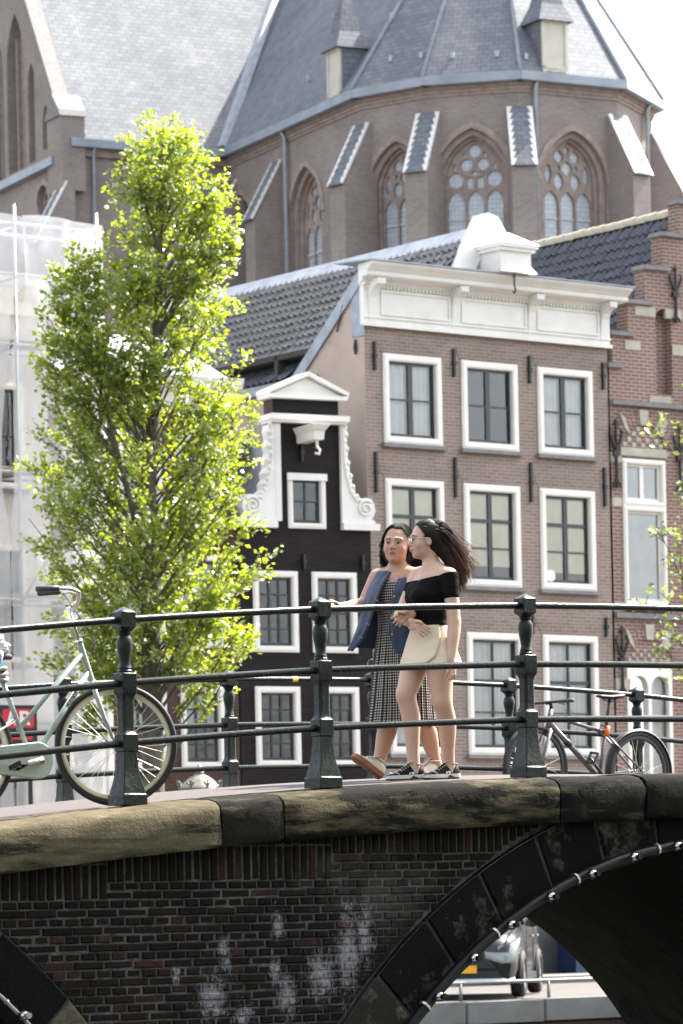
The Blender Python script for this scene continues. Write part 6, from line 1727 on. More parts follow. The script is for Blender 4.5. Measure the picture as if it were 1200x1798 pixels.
# ------------------------------------------------------------ people: signed distance fields turned into one skin each
class Field:
    def __init__(s, lo, hi, h):
        s.lo = np.array(lo, float); s.h = h
        s.n = np.ceil((np.array(hi) - s.lo) / h).astype(int) + 1
        s.f = np.full(s.n, 1.0, np.float32)
        s.ax = [s.lo[i] + h*np.arange(s.n[i]) for i in range(3)]
    def _win(s, lo, hi):
        a = np.maximum(0, np.floor((np.array(lo) - s.lo)/s.h).astype(int)); b = np.minimum(s.n, np.ceil((np.array(hi) - s.lo)/s.h).astype(int) + 1)
        sl = tuple(slice(int(a[i]), int(b[i])) for i in range(3))
        X, Y, Z = np.meshgrid(s.ax[0][sl[0]], s.ax[1][sl[1]], s.ax[2][sl[2]], indexing='ij', sparse=True)
        return sl, X, Y, Z
    def _put(s, sl, d, k, op):
        a = s.f[sl]
        if d.size == 0: return
        if op == 's':      # smooth subtraction
            d = -d
            hh = np.clip(.5 - .5*(a - d)/max(k, 1e-6), 0, 1) if k > 0 else (d > a).astype(float)
            s.f[sl] = (a*(1-hh) + d*hh + (k*hh*(1-hh) if k > 0 else 0)).astype(np.float32)
        else:
            if k > 0:
                hh = np.clip(.5 + .5*(a - d)/k, 0, 1)
                s.f[sl] = (a*(1-hh) + d*hh - k*hh*(1-hh)).astype(np.float32)
            else: s.f[sl] = np.minimum(a, d)
    def cap(s, a, b, ra, rb=None, k=.02, op='u', sq=None):
        """tapered capsule"""
        rb = ra if rb is None else rb
        a = np.array(a, float); b = np.array(b, float); m = max(ra, rb) + k + 2*s.h
        sl, X, Y, Z = s._win(np.minimum(a,b)-m, np.maximum(a,b)+m)
        d = b-a; L2 = max(1e-9, d@d)
        t = np.clip(((X-a[0])*d[0] + (Y-a[1])*d[1] + (Z-a[2])*d[2])/L2, 0, 1)
        D = np.sqrt((X-a[0]-t*d[0])**2 + (Y-a[1]-t*d[1])**2 + (Z-a[2]-t*d[2])**2) - (ra + (rb-ra)*t)
        s._put(sl, D, k, op)
    def limb(s, pts, k=.012, n=7):
        """smooth tapering limb: Catmull-Rom through (point, radius)"""
        P = [np.array([*p, r]) for p, r in pts]; out = []
        for j in range(len(P)-1):
            p0, p1, p2, p3 = P[max(0,j-1)], P[j], P[j+1], P[min(len(P)-1,j+2)]
            for i in range(n):
                t = i/n; out.append(.5*((2*p1) + (p2-p0)*t + (2*p0-5*p1+4*p2-p3)*t*t + (3*p1-p0-3*p2+p3)*t**3))
        out.append(P[-1])
        for a, b in zip(out[:-1], out[1:]): s.cap(a[:3], b[:3], a[3], b[3], k)
    def chain(s, pts, k=.02):
        for (a, ra), (b, rb) in zip(pts[:-1], pts[1:]): s.cap(a, b, ra, rb, k)
    def ell(s, c, r, basis=None, k=.02, op='u'):
        c = np.array(c, float); r = np.array(r, float); m = r.max() + k + 2*s.h
        sl, X, Y, Z = s._win(c-m, c+m)
        Bm = np.eye(3) if basis is None else np.array([list(v) for v in basis], float)
        q = [((X-c[0])*Bm[i][0] + (Y-c[1])*Bm[i][1] + (Z-c[2])*Bm[i][2])/r[i] for i in range(3)]
        nn = np.sqrt(q[0]**2 + q[1]**2 + q[2]**2); n2 = np.sqrt((q[0]/r[0])**2 + (q[1]/r[1])**2 + (q[2]/r[2])**2)
        D = nn*(nn-1)/np.maximum(n2, 1e-6)
        s._put(sl, D, k, op)
    def loft(s, rings, wdir, k=.02, op='u', off=0.0, wave=None, zlo=None, zhi=None):
        """rings: (z, cx, cy, half width along wdir, half depth); elliptical stack"""
        rz = np.array([r[0] for r in rings]); P = np.array(rings)
        zl = (rz[0] if zlo is None else zlo); zh = (rz[-1] if zhi is None else zhi)
        m = P[:,3:].max() + k + .08
        sl, X, Y, Z = s._win((P[:,1].min()-m, P[:,2].min()-m, zl-k-3*s.h), (P[:,1].max()+m, P[:,2].max()+m, zh+k+3*s.h))
        z1 = Z[0,0,:]
        g = [np.interp(z1, rz, P[:,i])[None,None,:] for i in (1,2,3,4)]
        wx, wy = wdir; x = X - g[0]; y = Y - g[1]
        u = x*wx + y*wy; v = -x*wy + y*wx
        a = g[2]; b = g[3]
        if wave is not None:
            th = np.arctan2(v, u); wv = wave(th, np.broadcast_to(Z, th.shape)); a = a + off + wv; b = b + off + wv
        else: a = a + off; b = b + off
        q = np.sqrt((u/a)**2 + (v/b)**2); q2 = np.sqrt((u/a**2)**2 + (v/b**2)**2)
        D = q*(q-1)/np.maximum(q2, 1e-6)
        D = np.where(q < 1e-3, -np.minimum(a, b), D)
        D = np.maximum(D, np.maximum(zl - Z, Z - zh))
        s._put(sl, D.astype(np.float32), k, op)
    def cut(s, fn):
        X, Y, Z = np.meshgrid(*s.ax, indexing='ij', sparse=True); s.f = np.maximum(s.f, fn(X, Y, Z)).astype(np.float32)
    def mesh(s, name, mat, parent, smooth_it=2):
        f = s.f; ins = f < 0
        c = [ins[i:f.shape[0]-1+i, j:f.shape[1]-1+j, k:f.shape[2]-1+k] for i in (0,1) for j in (0,1) for k in (0,1)]
        cnt = sum(x.astype(np.int8) for x in c)
        act = (cnt > 0) & (cnt < 8); idx = np.argwhere(act)
        vid = np.full(act.shape, -1, np.int64); vid[act] = np.arange(len(idx))
        F8 = np.stack([f[idx[:,0]+i, idx[:,1]+j, idx[:,2]+k] for i in (0,1) for j in (0,1) for k in (0,1)], 1)
        off = np.array([(i,j,k) for i in (0,1) for j in (0,1) for k in (0,1)], float)
        acc = np.zeros((len(idx),3)); num = np.zeros(len(idx))
        for a in range(8):
            for b in range(a+1, 8):
                if np.abs(off[a]-off[b]).sum() != 1: continue
                m = (F8[:,a] < 0) != (F8[:,b] < 0)
                t = F8[m,a]/(F8[m,a]-F8[m,b]); acc[m] += off[a] + (off[b]-off[a])*t[:,None]; num[m] += 1
        V = s.lo + (idx + acc/np.maximum(num,1)[:,None])*s.h
        quads = []
        for axn in range(3):
            o1, o2 = [(1,2),(2,0),(0,1)][axn]
            sa = [slice(0,None)]*3; sb = [slice(0,None)]*3
            sa[axn] = slice(0,-1); sb[axn] = slice(1,None)
            A = ins[tuple(sa)]; Bq = ins[tuple(sb)]
            e = np.argwhere(A != Bq)
            e = e[(e[:,o1] > 0) & (e[:,o2] > 0) & (e[:,o1] < f.shape[o1]-1) & (e[:,o2] < f.shape[o2]-1)]
            flip = A[tuple(e.T)]
            d1 = np.zeros(3,int); d1[o1] = 1; d2 = np.zeros(3,int); d2[o2] = 1
            q = np.stack([vid[tuple((e-d1-d2).T)], vid[tuple((e-d2).T)], vid[tuple(e.T)], vid[tuple((e-d1).T)]], 1)
            q[~flip] = q[~flip][:, ::-1]
            quads.append(q)
        Q = np.concatenate(quads); Q = Q[(Q >= 0).all(1)]
        for _ in range(smooth_it):
            S = np.zeros_like(V); nb = np.zeros(len(V))
            for i in range(4):
                a, b = Q[:,i], Q[:,(i+1) % 4]
                np.add.at(S, a, V[b]); np.add.at(S, b, V[a]); np.add.at(nb, a, 1); np.add.at(nb, b, 1)
            V = V*.45 + .55*S/np.maximum(nb,1)[:,None]
        me = bpy.data.meshes.new(name); me.from_pydata(V.tolist(), [], Q.tolist())
        me.polygons.foreach_set('use_smooth', [True]*len(me.polygons)); me.materials.append(mat); me.update()
        o = bpy.data.objects.new(name, me); C.objects.link(o); o.parent = parent
        return o, V

def paint(o, cols, name='Col'):
    at = o.data.color_attributes.new(name=name, type='FLOAT_COLOR', domain='POINT')
    c = np.ones((len(cols),4), np.float32); c[:,:3] = cols; at.data.foreach_set('color', c.ravel())
def skinmat(name):
    t = NT(name); a = t.n.new('ShaderNodeVertexColor'); a.layer_name = 'Col'
    n = t.noise(22, 4); c = t.mix(t.math('MULTIPLY', n, .22), a.outputs[0], t.mix(1.0, a.outputs[0], (.78,.62,.56), 'MULTIPLY'))
    t.col(c); t.set(.48, spec=.35)
    t.p.inputs['Subsurface Weight'].default_value = .12; t.p.inputs['Subsurface Radius'].default_value = (.012,.005,.003); t.p.inputs['Subsurface Scale'].default_value = .6
    t.bump(t.noise(260, 2), .06, .001); return t.m
M_skin = skinmat('skin')
M_eye = plain('eye_white', (.62,.58,.55), .25, var=.02); M_iris = plain('dark_iris', (.012,.008,.006), .15, var=.02)
def hairmat(name, c, tip):
    t = NT(name); a = t.n.new('ShaderNodeVertexColor'); a.layer_name = 'Col'
    t.col(t.mix(a.outputs[0], c, tip)); t.set(.5, spec=.22); t.p.inputs['Anisotropic'].default_value = .5; return t.m
M_hair = hairmat('dark_brown_hair', (.010,.007,.006), (.13,.055,.028)); M_hair2 = hairmat('black_wavy_hair', (.008,.006,.006), (.02,.012,.01))  # reddish tips of the brown hair: backlight put into the strand colour

class Person:
    def __init__(s, label, depth, px0, ground, wdir):
        p = pix(px0, 1372, depth); s.D = depth; s.root = Vector((p.x, depth, ground)); s.w = wdir
        s.o = thing('person', label, 'person', s.root)
    def V(s, px, py, dz=0.0): return pix(px, py, s.D + dz) - s.root
def head_axes(fwd, roll=0.0, pitch=0.0):
    f = Vector(fwd).normalized(); u = Vector((0,0,1)); l = u.cross(f).normalized()   # l = person's left
    Rm = Matrix.Rotation(pitch, 3, l); f = Rm @ f; u = Rm @ u
    Rm = Matrix.Rotation(roll, 3, f); l = Rm @ l; u = Rm @ u
    return f, l, u
def add_head(F, c, axs, sc_=1.0, neck_to=None, wide=1.0):
    f, l, u = axs; P = lambda a, b, d: c + (f*a + l*b + u*d)*sc_
    bs = (f, l, u); S = lambda *r: [x*sc_ for x in r]
    F.ell(P(-.014,0,.036), S(.094,.075*wide,.086), bs, .02)
    F.ell(P(.030,0,-.022), S(.060,.062*wide,.084), bs, .03)
    F.ell(P(.034,0,-.070), S(.050,.050*wide,.040), bs, .025)
    F.ell(P(.070,0,-.095), S(.018,.022,.018), bs, .02)
    for s in (-1,1):
        F.ell(P(.056,s*.038,-.030), S(.030,.026*wide,.028), bs, .02)
        F.cap(P(.084,s*.012,.028), P(.074,s*.048,.026), .011*sc_, .009*sc_, .012)
        F.ell(P(.094,s*.032,.006), S(.014,.018,.011), bs, .012, 's')
        F.ell(P(.081,s*.032,.005), S(.0105,.0145,.0085), bs, .006)
    F.cap(P(.086,0,.016), P(.107,0,-.024), .0075*sc_, .0105*sc_, .010)
    for s in (-1,1): F.ell(P(.095,s*.0125,-.030), S(.010,.0085,.008), bs, .006)
    F.cap(P(.0895,-.016,-.0555), P(.0895,.016,-.0555), .0062*sc_, None, .006); F.ell(P(.0925,0,-.0555), S(.007,.012,.006), bs, .005)
    F.cap(P(.089,-.013,-.068), P(.089,.013,-.068), .0072*sc_, None, .007)
    F.cap(P(.0965,-.020,-.0617), P(.0965,.020,-.0617), .0028*sc_, None, .004, 's')
    for s in (-1,1):
        F.ell(P(-.006,s*.076*wide,-.012), S(.019,.009,.031), bs, .006); F.ell(P(.000,s*.084*wide,-.012), S(.010,.006,.018), bs, .004, 's')
    return P
def face_paint(V, P0, axs, sc_, skin, lip, brow):
    f, l, u = [np.array(x) for x in axs]; q = (V - np.array(P0))/sc_; a, b, d = q@f, q@l, q@u
    col = np.tile(np.array(skin, float), (len(V),1))
    near = (np.abs(a) < .14) & (np.abs(b) < .11) & (np.abs(d) < .14)
    def blend(m, c): col[:] = col*(1-m[:,None]) + np.array(c)*m[:,None]
    bl = np.exp(-(((np.abs(b)-.042)/.022)**2 + ((d+.030)/.022)**2))*(a > .03)*near*.30; blend(bl, (skin[0]*1.02, skin[1]*.72, skin[2]*.68))
    m = np.clip(1.25 - (np.abs(b)/.024)**2 - ((d+.0615)/.0115)**2, 0, 1)*(a > .075)*near; blend(np.clip(m*1.6,0,1), lip)
    m = ((np.abs(b) < .020) & (np.abs(d+.0617) < .0026) & (a > .075) & near)*.7; blend(m.astype(float), (.10,.03,.03))
    ab = np.abs(b); arch = .0275 + .10*(ab-.014)*(ab < .036) + (.0022 - .25*(ab-.036))*(ab >= .036)
    m = np.clip(1.6 - (np.abs(d-arch)/.0042)**2, 0, 1)*((ab > .013) & (ab < .052) & (a > .045) & near); blend(np.clip(m,0,1)*.75, brow)
    # eyelids and lash line
    m = np.clip(1.5 - ((ab-.032)/.0175)**2 - ((d-.0085)/.0042)**2, 0, 1)*((a > .06) & near); blend(np.clip(m,0,1)*.75, brow)
    m = np.clip(1.5 - ((ab-.032)/.0145)**2 - ((d-.0035)/.0045)**2, 0, 1)*((a > .06) & near); blend(np.clip(m*.9,0,1), (.30,.25,.22))
    m = np.clip(1.8 - ((ab-.0325)/.0072)**2 - ((d-.0045)/.0062)**2, 0, 1)*((a > .06) & near); blend(np.clip(m,0,1), (.012,.008,.006))
    m = np.clip(1.2 - ((ab-.008)/.004)**2 - ((d+.036)/.003)**2, 0, 1)*((a > .08) & near); blend(np.clip(m,0,1)*.6, (skin[0]*.35, skin[1]*.25, skin[2]*.22))
    return col
def strands(name, mat, parent, paths, r0, seed, tipv=1.0, nseg=12, sides=3, wavy=0):
    rg = random.Random(seed); V = []; Fc = []; T = []
    for pts, rad, tip in paths:
        n0 = len(V)
        # Bezier of any degree through de Casteljau
        cs = []
        for i in range(nseg+1):
            t_ = i/nseg; q = [Vector(p) for p in pts]
            while len(q) > 1: q = [a.lerp(b, t_) for a, b in zip(q[:-1], q[1:])]
            cs.append(q[0])
        if wavy:
            ph = rg.uniform(0, 6.28); am = rg.uniform(.3, 1.0)*wavy
            cs = [c_ + Vector((math.sin(ph + i*1.15), .6*math.cos(ph + i*1.15), 0))*am*max(0, i/nseg-.35) for i, c_ in enumerate(cs)]
        for i, c_ in enumerate(cs):
            t_ = i/nseg; d = (cs[min(i+1,nseg)] - cs[max(i-1,0)]).normalized(); a = d.cross(Vector((.3,1,.2))).normalized(); b = a.cross(d)
            r_ = rad*(1 - .82*t_**1.6)
            for k in range(sides):
                an = 2*math.pi*k/sides; V.append(c_ + (a*math.cos(an)*1.7 + b*math.sin(an)*.8)*r_); T.append(tip*max(0, (t_-.45)/.55)**1.5)
        for i in range(nseg):
            for k in range(sides): Fc.append((n0+i*sides+k, n0+i*sides+(k+1) % sides, n0+(i+1)*sides+(k+1) % sides, n0+(i+1)*sides+k))
    me = bpy.data.meshes.new(name); me.from_pydata([tuple(v) for v in V], [], Fc); me.materials.append(mat)
    me.polygons.foreach_set('use_smooth', [True]*len(me.polygons))
    o = bpy.data.objects.new(name, me); C.objects.link(o); o.parent = parent
    paint(o, np.tile(np.array(T)[:,None], (1,3))); return o
def hand(F, wrist, knuck, side, up, tips, r=.0085, thumb=None, palm=(.034,.012)):
    """palm from wrist to knuckles; side = across the palm (index to little), tips = 4 finger tip points with a mid joint"""
    wrist, knuck, side, up = Vector(wrist), Vector(knuck), Vector(side).normalized(), Vector(up).normalized()
    d = (knuck-wrist)
    F.ell(wrist.lerp(knuck,.58), (d.length*.60, palm[0]*1.05, palm[1]*1.15), (d.normalized(), side, d.normalized().cross(side)), .012)
    for i, (mid, tip) in enumerate(tips):
        k0 = knuck + side*(-.027 + .018*i) - d.normalized()*(.004*abs(i-1))
        F.cap(k0, mid, r*1.08, r*.98, .004); F.cap(mid, tip, r*.98, r*.78, .003)
    if thumb:
        F.cap(wrist.lerp(knuck,.35) - side*.020, thumb[0], r*1.5, r*1.15, .010); F.cap(thumb[0], thumb[1], r*1.12, r*.85, .003)

def shoe(person, heel, toe, upper, solem, sole2, style, roll=0.0, up=None):
    """heel, toe: sole points; lofted sneaker with sole, laces, tongue"""
    heel, toe = Vector(heel), Vector(toe); f = (toe-heel); Ln = f.length; f.normalize()
    u = Vector((0,0,1)) if up is None else up; l = u.cross(f).normalized(); u = f.cross(l).normalized()
    Mx = Matrix(((f.x,l.x,u.x,heel.x),(f.y,l.y,u.y,heel.y),(f.z,l.z,u.z,heel.z),(0,0,0,1)))
    k = Ln
    outline = [(0,.020),(.03,.030),(.12,.034),(.28,.033),(.45,.035),(.62,.042),(.78,.045),(.90,.040),(.97,.027),(1.0,.012)]
    st = .030
    rings = []
    for (a, w) in outline:
        rings.append([(a*k-.004, w*1.08*math.cos(R(q_)), z) for q_, z in ((0,st),(0,.010+ .012*max(0,a-.8)),(12,.002+.03*max(0,a-.85)),(168,.002+.03*max(0,a-.85)),(180,.010+.012*max(0,a-.8)),(180,st))])
    so = MB().loftq(rings).build('shoe', solem, person.o, smooth=50); so.matrix_local = Mx
    prof = [(0,.020,.074),(.03,.028,.082),(.10,.0315,.086),(.22,.032,.090),(.34,.0325,.092),(.44,.034,.082),(.55,.038,.068),(.68,.0405,.053),(.80,.040,.043),(.90,.034,.038),(.96,.024,.034),(.995,.010,.032)]
    rr = []
    for a, w, h_ in prof:
        rg = []
        for i in range(13):
            q_ = math.pi*i/12; cxx = math.cos(q_); sxx = math.sin(q_)
            ww = w*(1 - .30*(sxx**2)*(1 if a < .45 else .4)); rg.append((a*k, ww*cxx, st-.004 + (h_-st+.004)*(sxx**.75)))
        rr.append(rg)
    up_ = MB().loftq(rr, closed=False).build('upper', upper, so, smooth=60)
    # collar, tongue, laces
    MB().tube([(.02*k,0,.090),(.06*k,.026,.090),(.2*k,.030,.092),(.31*k,.022,.096),(.34*k,0,.100),(.31*k,-.022,.096),(.2*k,-.030,.092),(.06*k,-.026,.090)], .005, 7, closed=True).build('collar', M_lacew if style == 'white' else M_shoegrey, so, smooth=True)
    MB().loftq([[(a*k, w_*y, z + .004*(1-y*y)) for y in (-1,-.5,0,.5,1)] for a, w_, z in ((.28,.018,.118),(.36,.020,.102),(.48,.020,.082),(.60,.018,.066))], closed=False).build('tongue', upper, so, smooth=True)
    for j in range(5):
        a = .37 + j*.055; z = lerp(.098,.064,j/4)
        MB().tube([(a*k,-.024,z-.010),(a*k+.006,0,z+.003),(a*k,.024,z-.010)], .0034, 5).build('lace', M_lacew, so, smooth=True)
    for s in (-1,1): MB().tube([(.37*k,0,.106),(.34*k,s*.014,.115),(.39*k,s*.030,.106),(.40*k,s*.016,.102)], .003, 5).build('lace', M_lacew, so, smooth=True)
    for s in (-1, 1):
        if style == 'black':
            n_ = [(0,0),(.010,0),(.010,.018),(.022,0),(.034,0),(.034,.034),(.024,.034),(.024,.016),(.012,.034),(0,.034)]
            nm = MB().prism(n_, -.0015, .0015).build('letter', M_shoesil, so)
            nm.matrix_local = Matrix.Translation((.36*k, s*.0355, .032)) @ Matrix.Rotation(R(0 if s < 0 else 180),4,'Z') @ Matrix.Rotation(R(-22 if s<0 else -22),4,'X') @ Matrix.Scale(1.0,4) @ Matrix.Translation((-.017,0,0))
            MB().tube([(.70*k,s*.0425,.036),(.78*k,s*.044,.046),(.84*k,s*.0385,.052)], .0035, 5).build('side_stripe', M_shoesil, so, smooth=True)
            MB().add([(.18*k,s*.0375,.008),(.40*k,s*.0385,.008),(.33*k,s*.0390,.024)],[(0,1,2)]).build('sole_insert', M_blackp, so)
    MB().loftq([[(a*k, w*1.1*y, -.001+.03*max(0,a-.85)) for y in (-1,1)] + [(a*k, w*1.1*y, .007+.03*max(0,a-.85)) for y in (1,-1)] for a, w in outline]).build('outsole', sole2, so)
    return so
M_lacew = plain('off_white_lace', (.62,.58,.50), .8, var=.08); M_shoegrey = plain('grey_mesh', (.16,.16,.17), .8); M_shoesil = plain('silver_shoe_trim', (.62,.62,.62), .45)
M_shoeblk = plain('black_shoe_leather', (.006,.006,.007), .6, var=.2, nscale=40, spec=.15); M_shoewht = plain('white_shoe_leather', (.66,.61,.53), .5, var=.05); M_solew = plain('white_midsole', (.70,.69,.68), .6, var=.05); M_gumsole = plain('brown_gum_sole', (.30,.12,.06), .6, var=.1)

def pave(t_, w): return deck(t_, w) + lerp(.008, .085, (w-.30)/1.6)
LW = (.60, -.80)           # direction to the walkers' left; they walk towards (-.8, -.6)
FWD = Vector((-.80,-.60,0))

# ================= woman in the black top
wB = .78; xB, zB = B.at(765, 1372, wB); DB = B.wor(xB, wB, 0).y
PB = Person('woman in black off-shoulder top and beige mini skirt, long dark hair blowing back', DB, 765, pave(xB, wB), LW)
V = PB.V
fr0 = lambda lo, hi: Field(lo, hi, .0046)
F = fr0((-.36,-.36,-.02), (.30,.34,1.70))
# legs
hipN, hipF = V(774,1140,-.06), V(741,1140,.07)
knN, knF = V(778,1236,-.09), V(714,1222,-.03); anN, anF = V(788,1342,.02), V(727,1342,-.02)
def leg(F, hip, kn, an, big=1.0):
    F.limb([(hip + Vector((0,0,.03)),.088*big),(hip.lerp(kn,.40)+FWD*.012,.080*big),(hip.lerp(kn,.75)+FWD*.008,.065*big),(kn,.0555*big),(kn.lerp(an,.28)-FWD*.016,.0545*big),(kn.lerp(an,.52)-FWD*.012,.047*big),(kn.lerp(an,.80)-FWD*.004,.036),(an,.0335),(an-Vector((0,0,.06)),.035)])
    F.ell(kn + FWD*.020 + Vector((0,0,.006)), (.034,.036,.042), None, .04)
leg(F, hipF, knF, anF); leg(F, hipN, knN, anN)
# torso rings: z, cx, cy, half width, half depth
def ring(P_, px, py, w_, d_, dz=0): v = P_.V(px, py, dz); return (v.z, v.x, v.y, w_, d_)
torso = [ring(PB,757,1165,.150,.100), ring(PB,757,1140,.165,.112), ring(PB,756,1115,.150,.100), ring(PB,754,1092,.122,.084), ring(PB,752,1070,.128,.092), ring(PB,750,1048,.140,.112,-.01), ring(PB,755,1028,.146,.104), ring(PB,760,1012,.142,.088), ring(PB,762,1003,.105,.062), ring(PB,762,994,.055,.050)]
F.loft(torso, LW, .03)
shN, shF = V(789,1011,-.125), V(735,1010,.125)
elN, wrN = V(798,1094,-.15), V(793,1160,-.20)
elF, wrF = V(703,1082,.03), V(721,1093,-.13)
nb0 = V(762,1000,.0)
F.chain([(nb0 + Vector((0,0,-.01)),.055),(shN,.050)], .04); F.chain([(nb0 + Vector((0,0,-.01)),.055),(shF,.050)], .04)
def arm(F, sh, el, wr, big=1.0):
    F.limb([(sh,.049*big),(sh.lerp(el,.5),.043*big),(el.lerp(sh,.12),.037*big),(el,.0365*big),(el.lerp(wr,.30),.0365*big),(el.lerp(wr,.75),.028),(wr,.0245)])
arm(F, shN, elN, wrN); arm(F, shF, elF, wrF)
# hands
kN = V(795,1176,-.215); dn = Vector((.01,-.02,-1))
hand(F, wrN, kN, (.55,-.83,.0), (0,0,1), [(kN + Vector((-.012+.008*i,-.004-.01*i,-.034)), kN + Vector((-.022+.010*i,.012-.008*i,-.062+.004*abs(i-1)))) for i in range(4)], .0085, (V(786,1180,-.22), V(784,1189,-.215)))
kF = V(736,1101,-.175)
fg_ = [((746,1098),(755,1104)),((746,1103),(757,1111)),((742,1108),(751,1115)),((737,1112),(744,1118))]
hand(F, wrF, kF, (-.18,-.15,-1), (0,0,1), [(V(*a,-.185), V(*b,-.178)) for a, b in fg_], .0083, (V(733,1091,-.185), V(742,1094,-.19)))
# head and neck
hcB = V(748,948,-.0); axB = head_axes((-.985,-.17,0), R(0), R(2))
F.chain([(nb0 + Vector((0,0,-.03)),.050),(hcB - axB[0]*.012 - axB[2]*.075,.046),(hcB - axB[0]*.012 - axB[2]*.03,.046)], .03)
add_head(F, hcB, axB, 1.0)
body, BV = F.mesh('body', M_skin, PB.o)
skinB = (.60,.395,.305)
colr = face_paint(BV, hcB, axB, 1.0, skinB, (.42,.13,.12), (.03,.02,.018))
# warm knees, elbows, knuckles
for c_, r_ in ((knF+FWD*.05,.05),(knN+FWD*.05,.05),(elN,.04),(kF,.04),(kN,.04)):
    m = np.exp(-((BV-np.array(c_))**2).sum(1)/r_**2)[:,None]*.28; colr = colr*(1-m) + np.array((.58,.29,.21))*m
paint(body, colr)
# teeth hint, glasses
P_ = lambda a, b, d: hcB + axB[0]*a + axB[1]*b + axB[2]*d
M_gl = plain('thin_metal_glasses', (.50,.47,.45), .25, metal=.8); M_lens = glassmat('spectacle_lens', (.93,.95,.97), .12)
gls = MB().tube([P_(.106,-.008,.012), P_(.109,0,.014), P_(.106,.008,.012)], .0012, 6).build('glasses', M_gl, PB.o)
for s in (-1,1):
    cgl = P_(.102, s*.033, .003)
    rim = [cgl + axB[1]*s*0 + (axB[1]*math.cos(a)*.025 + axB[2]*math.sin(a)*.0225) - axB[0]*abs(math.cos(a))*.004 for a in [2*math.pi*i/20 for i in range(20)]]
    MB().tube(rim, .0013, 5, closed=True).build('rim', M_gl, gls)
    MB().add([tuple(p) for p in rim], [tuple(range(20))]).build('lens', M_lens, gls)
    MB().tube([P_(.096,s*.058,.010), P_(.06,s*.076,.010), P_(.0,s*.085,.006), P_(-.012,s*.085,-.012)], .0013, 5).build('temple', M_gl, gls)
# hair
Fh = fr0(tuple(hcB + Vector((-.14,-.16,-.22))), tuple(hcB + Vector((.22,.16,.15))))
bsB = axB
Fh.ell(P_(-.018,0,.040), (.104,.087,.094), bsB, .01); Fh.ell(P_(-.045,0,-.005), (.075,.083,.09), bsB, .02)
f_, l_, u_ = [np.array(x) for x in axB]; hc = np.array(hcB)
def hairline(X, Y, Z):
    a = (X-hc[0])*f_[0] + (Y-hc[1])*f_[1] + (Z-hc[2])*f_[2]; d = (X-hc[0])*u_[0] + (Y-hc[1])*u_[1] + (Z-hc[2])*u_[2]
    return np.maximum(a - (.010 + .50*np.maximum(d,0) + .10*np.minimum(d,0) - .018*(d < -.0)), -(d + .10))
Fh.cut(hairline)
Fh.chain([(P_(-.07,0,.0),.072),(V(786,968,0),.056),(V(797,996,.0),.040),(V(805,1020,.0),.020)], .03)
hair, HV = Fh.mesh('hair', M_hair, PB.o); paint(hair, np.zeros((len(HV),3)))
rg = random.Random(4); paths = []
for i in range(620):
    lat = rg.uniform(-1,1); hgt = rg.uniform(-.6,1.0)
    a0 = rg.uniform(-.095,.035); 
    dd_ = .040 + .094*math.sqrt(max(0,1-((a0+.018)/.104)**2))*max(-.3,hgt)*.98
    bb_ = .086*lat*math.sqrt(max(.02, 1-((dd_-.04)/.094)**2))
    rt_ = P_(a0, bb_, dd_)
    k = min(1,max(0,rg.gauss(.5,.27)))
    e = (lerp(834,796,k) + rg.gauss(0,5), lerp(996,1046,k) + rg.gauss(0,6))
    wisp = rg.random()
    if wisp < .09: e = (rg.uniform(818,842), rg.uniform(958,1008))
    if wisp > .95: e = (rg.uniform(795,812), rg.uniform(1035,1055))
    ez = bb_*-.5 + rg.gauss(0,.03)
    E_ = V(e[0], e[1], ez)
    m1 = P_(-.09, bb_*1.0, max(.0, dd_-.03)) + Vector((.0,0,.0)); m1 = rt_.lerp(m1,.8) - axB[0]*.035
    m2 = m1.lerp(E_,.55) + Vector((.012*rg.gauss(0,1), 0, .030*(1-k) + .010*rg.gauss(0,1)))
    paths.append(([rt_, rt_.lerp(m1,.5) - axB[0]*.02 + axB[2]*.012, m1, m2, E_], rg.uniform(.0016,.0034), 1.0 if rg.random() < .75 else .3))
for i in range(260):
    pts, _, tp_ = paths[rg.randrange(len(paths))]
    j_ = lambda s_: Vector((rg.gauss(0,s_), rg.gauss(0,s_), rg.gauss(0,s_)))
    paths.append((pts[:2] + [pts[2] + j_(.006), pts[3] + j_(.014), pts[4] + j_(.020) + Vector((.012,0,.0))], rg.uniform(.0006,.0011), 1.0))
strands('hair_strands', M_hair, PB.o, paths, .003, 2)
# black top
Ft = fr0((-.34,-.34,.88), (.26,.30,1.36))
Ft.loft(torso[2:8] + [ring(PB,761,1004,.12,.075)], LW, .02, off=.009)
Ft.cap(shN, shN.lerp(elN,.42), .058, .051, .02); Ft.cap(shF, shF.lerp(elF,.42), .055, .050, .02)
Ft.ell(V(737,1048,-.105), (.052,.056,.052), None, .06); Ft.ell(V(730,1048,.01), (.046,.05,.048), None, .06)
rgt = random.Random(1)
def topcut(X, Y, Z):
    hem = .945 + .010*np.sin(X*14)
    nl = 1.262 + .170*X - .22*np.maximum(0, -Y-.02)*0 + .006*np.sin(Y*18)
    return np.maximum(hem - Z, Z - nl)
Ft.cut(topcut)
wr_ = lambda X, Y, Z: Ft.f  # plain
top, TV = Ft.mesh('top', None, PB.o)
t = NT('black_rib_knit'); t.col((.0065,.006,.0065)); t.set(.8, spec=.08, sheen=.0)
t.bump(t.math('ADD', t.noise(7, 3, .5, t.mapping((1,1,3.2))), t.math('MULTIPLY', t.noise(240,2),.15)), .5, .018); top.data.materials.clear(); top.data.materials.append(t.m)
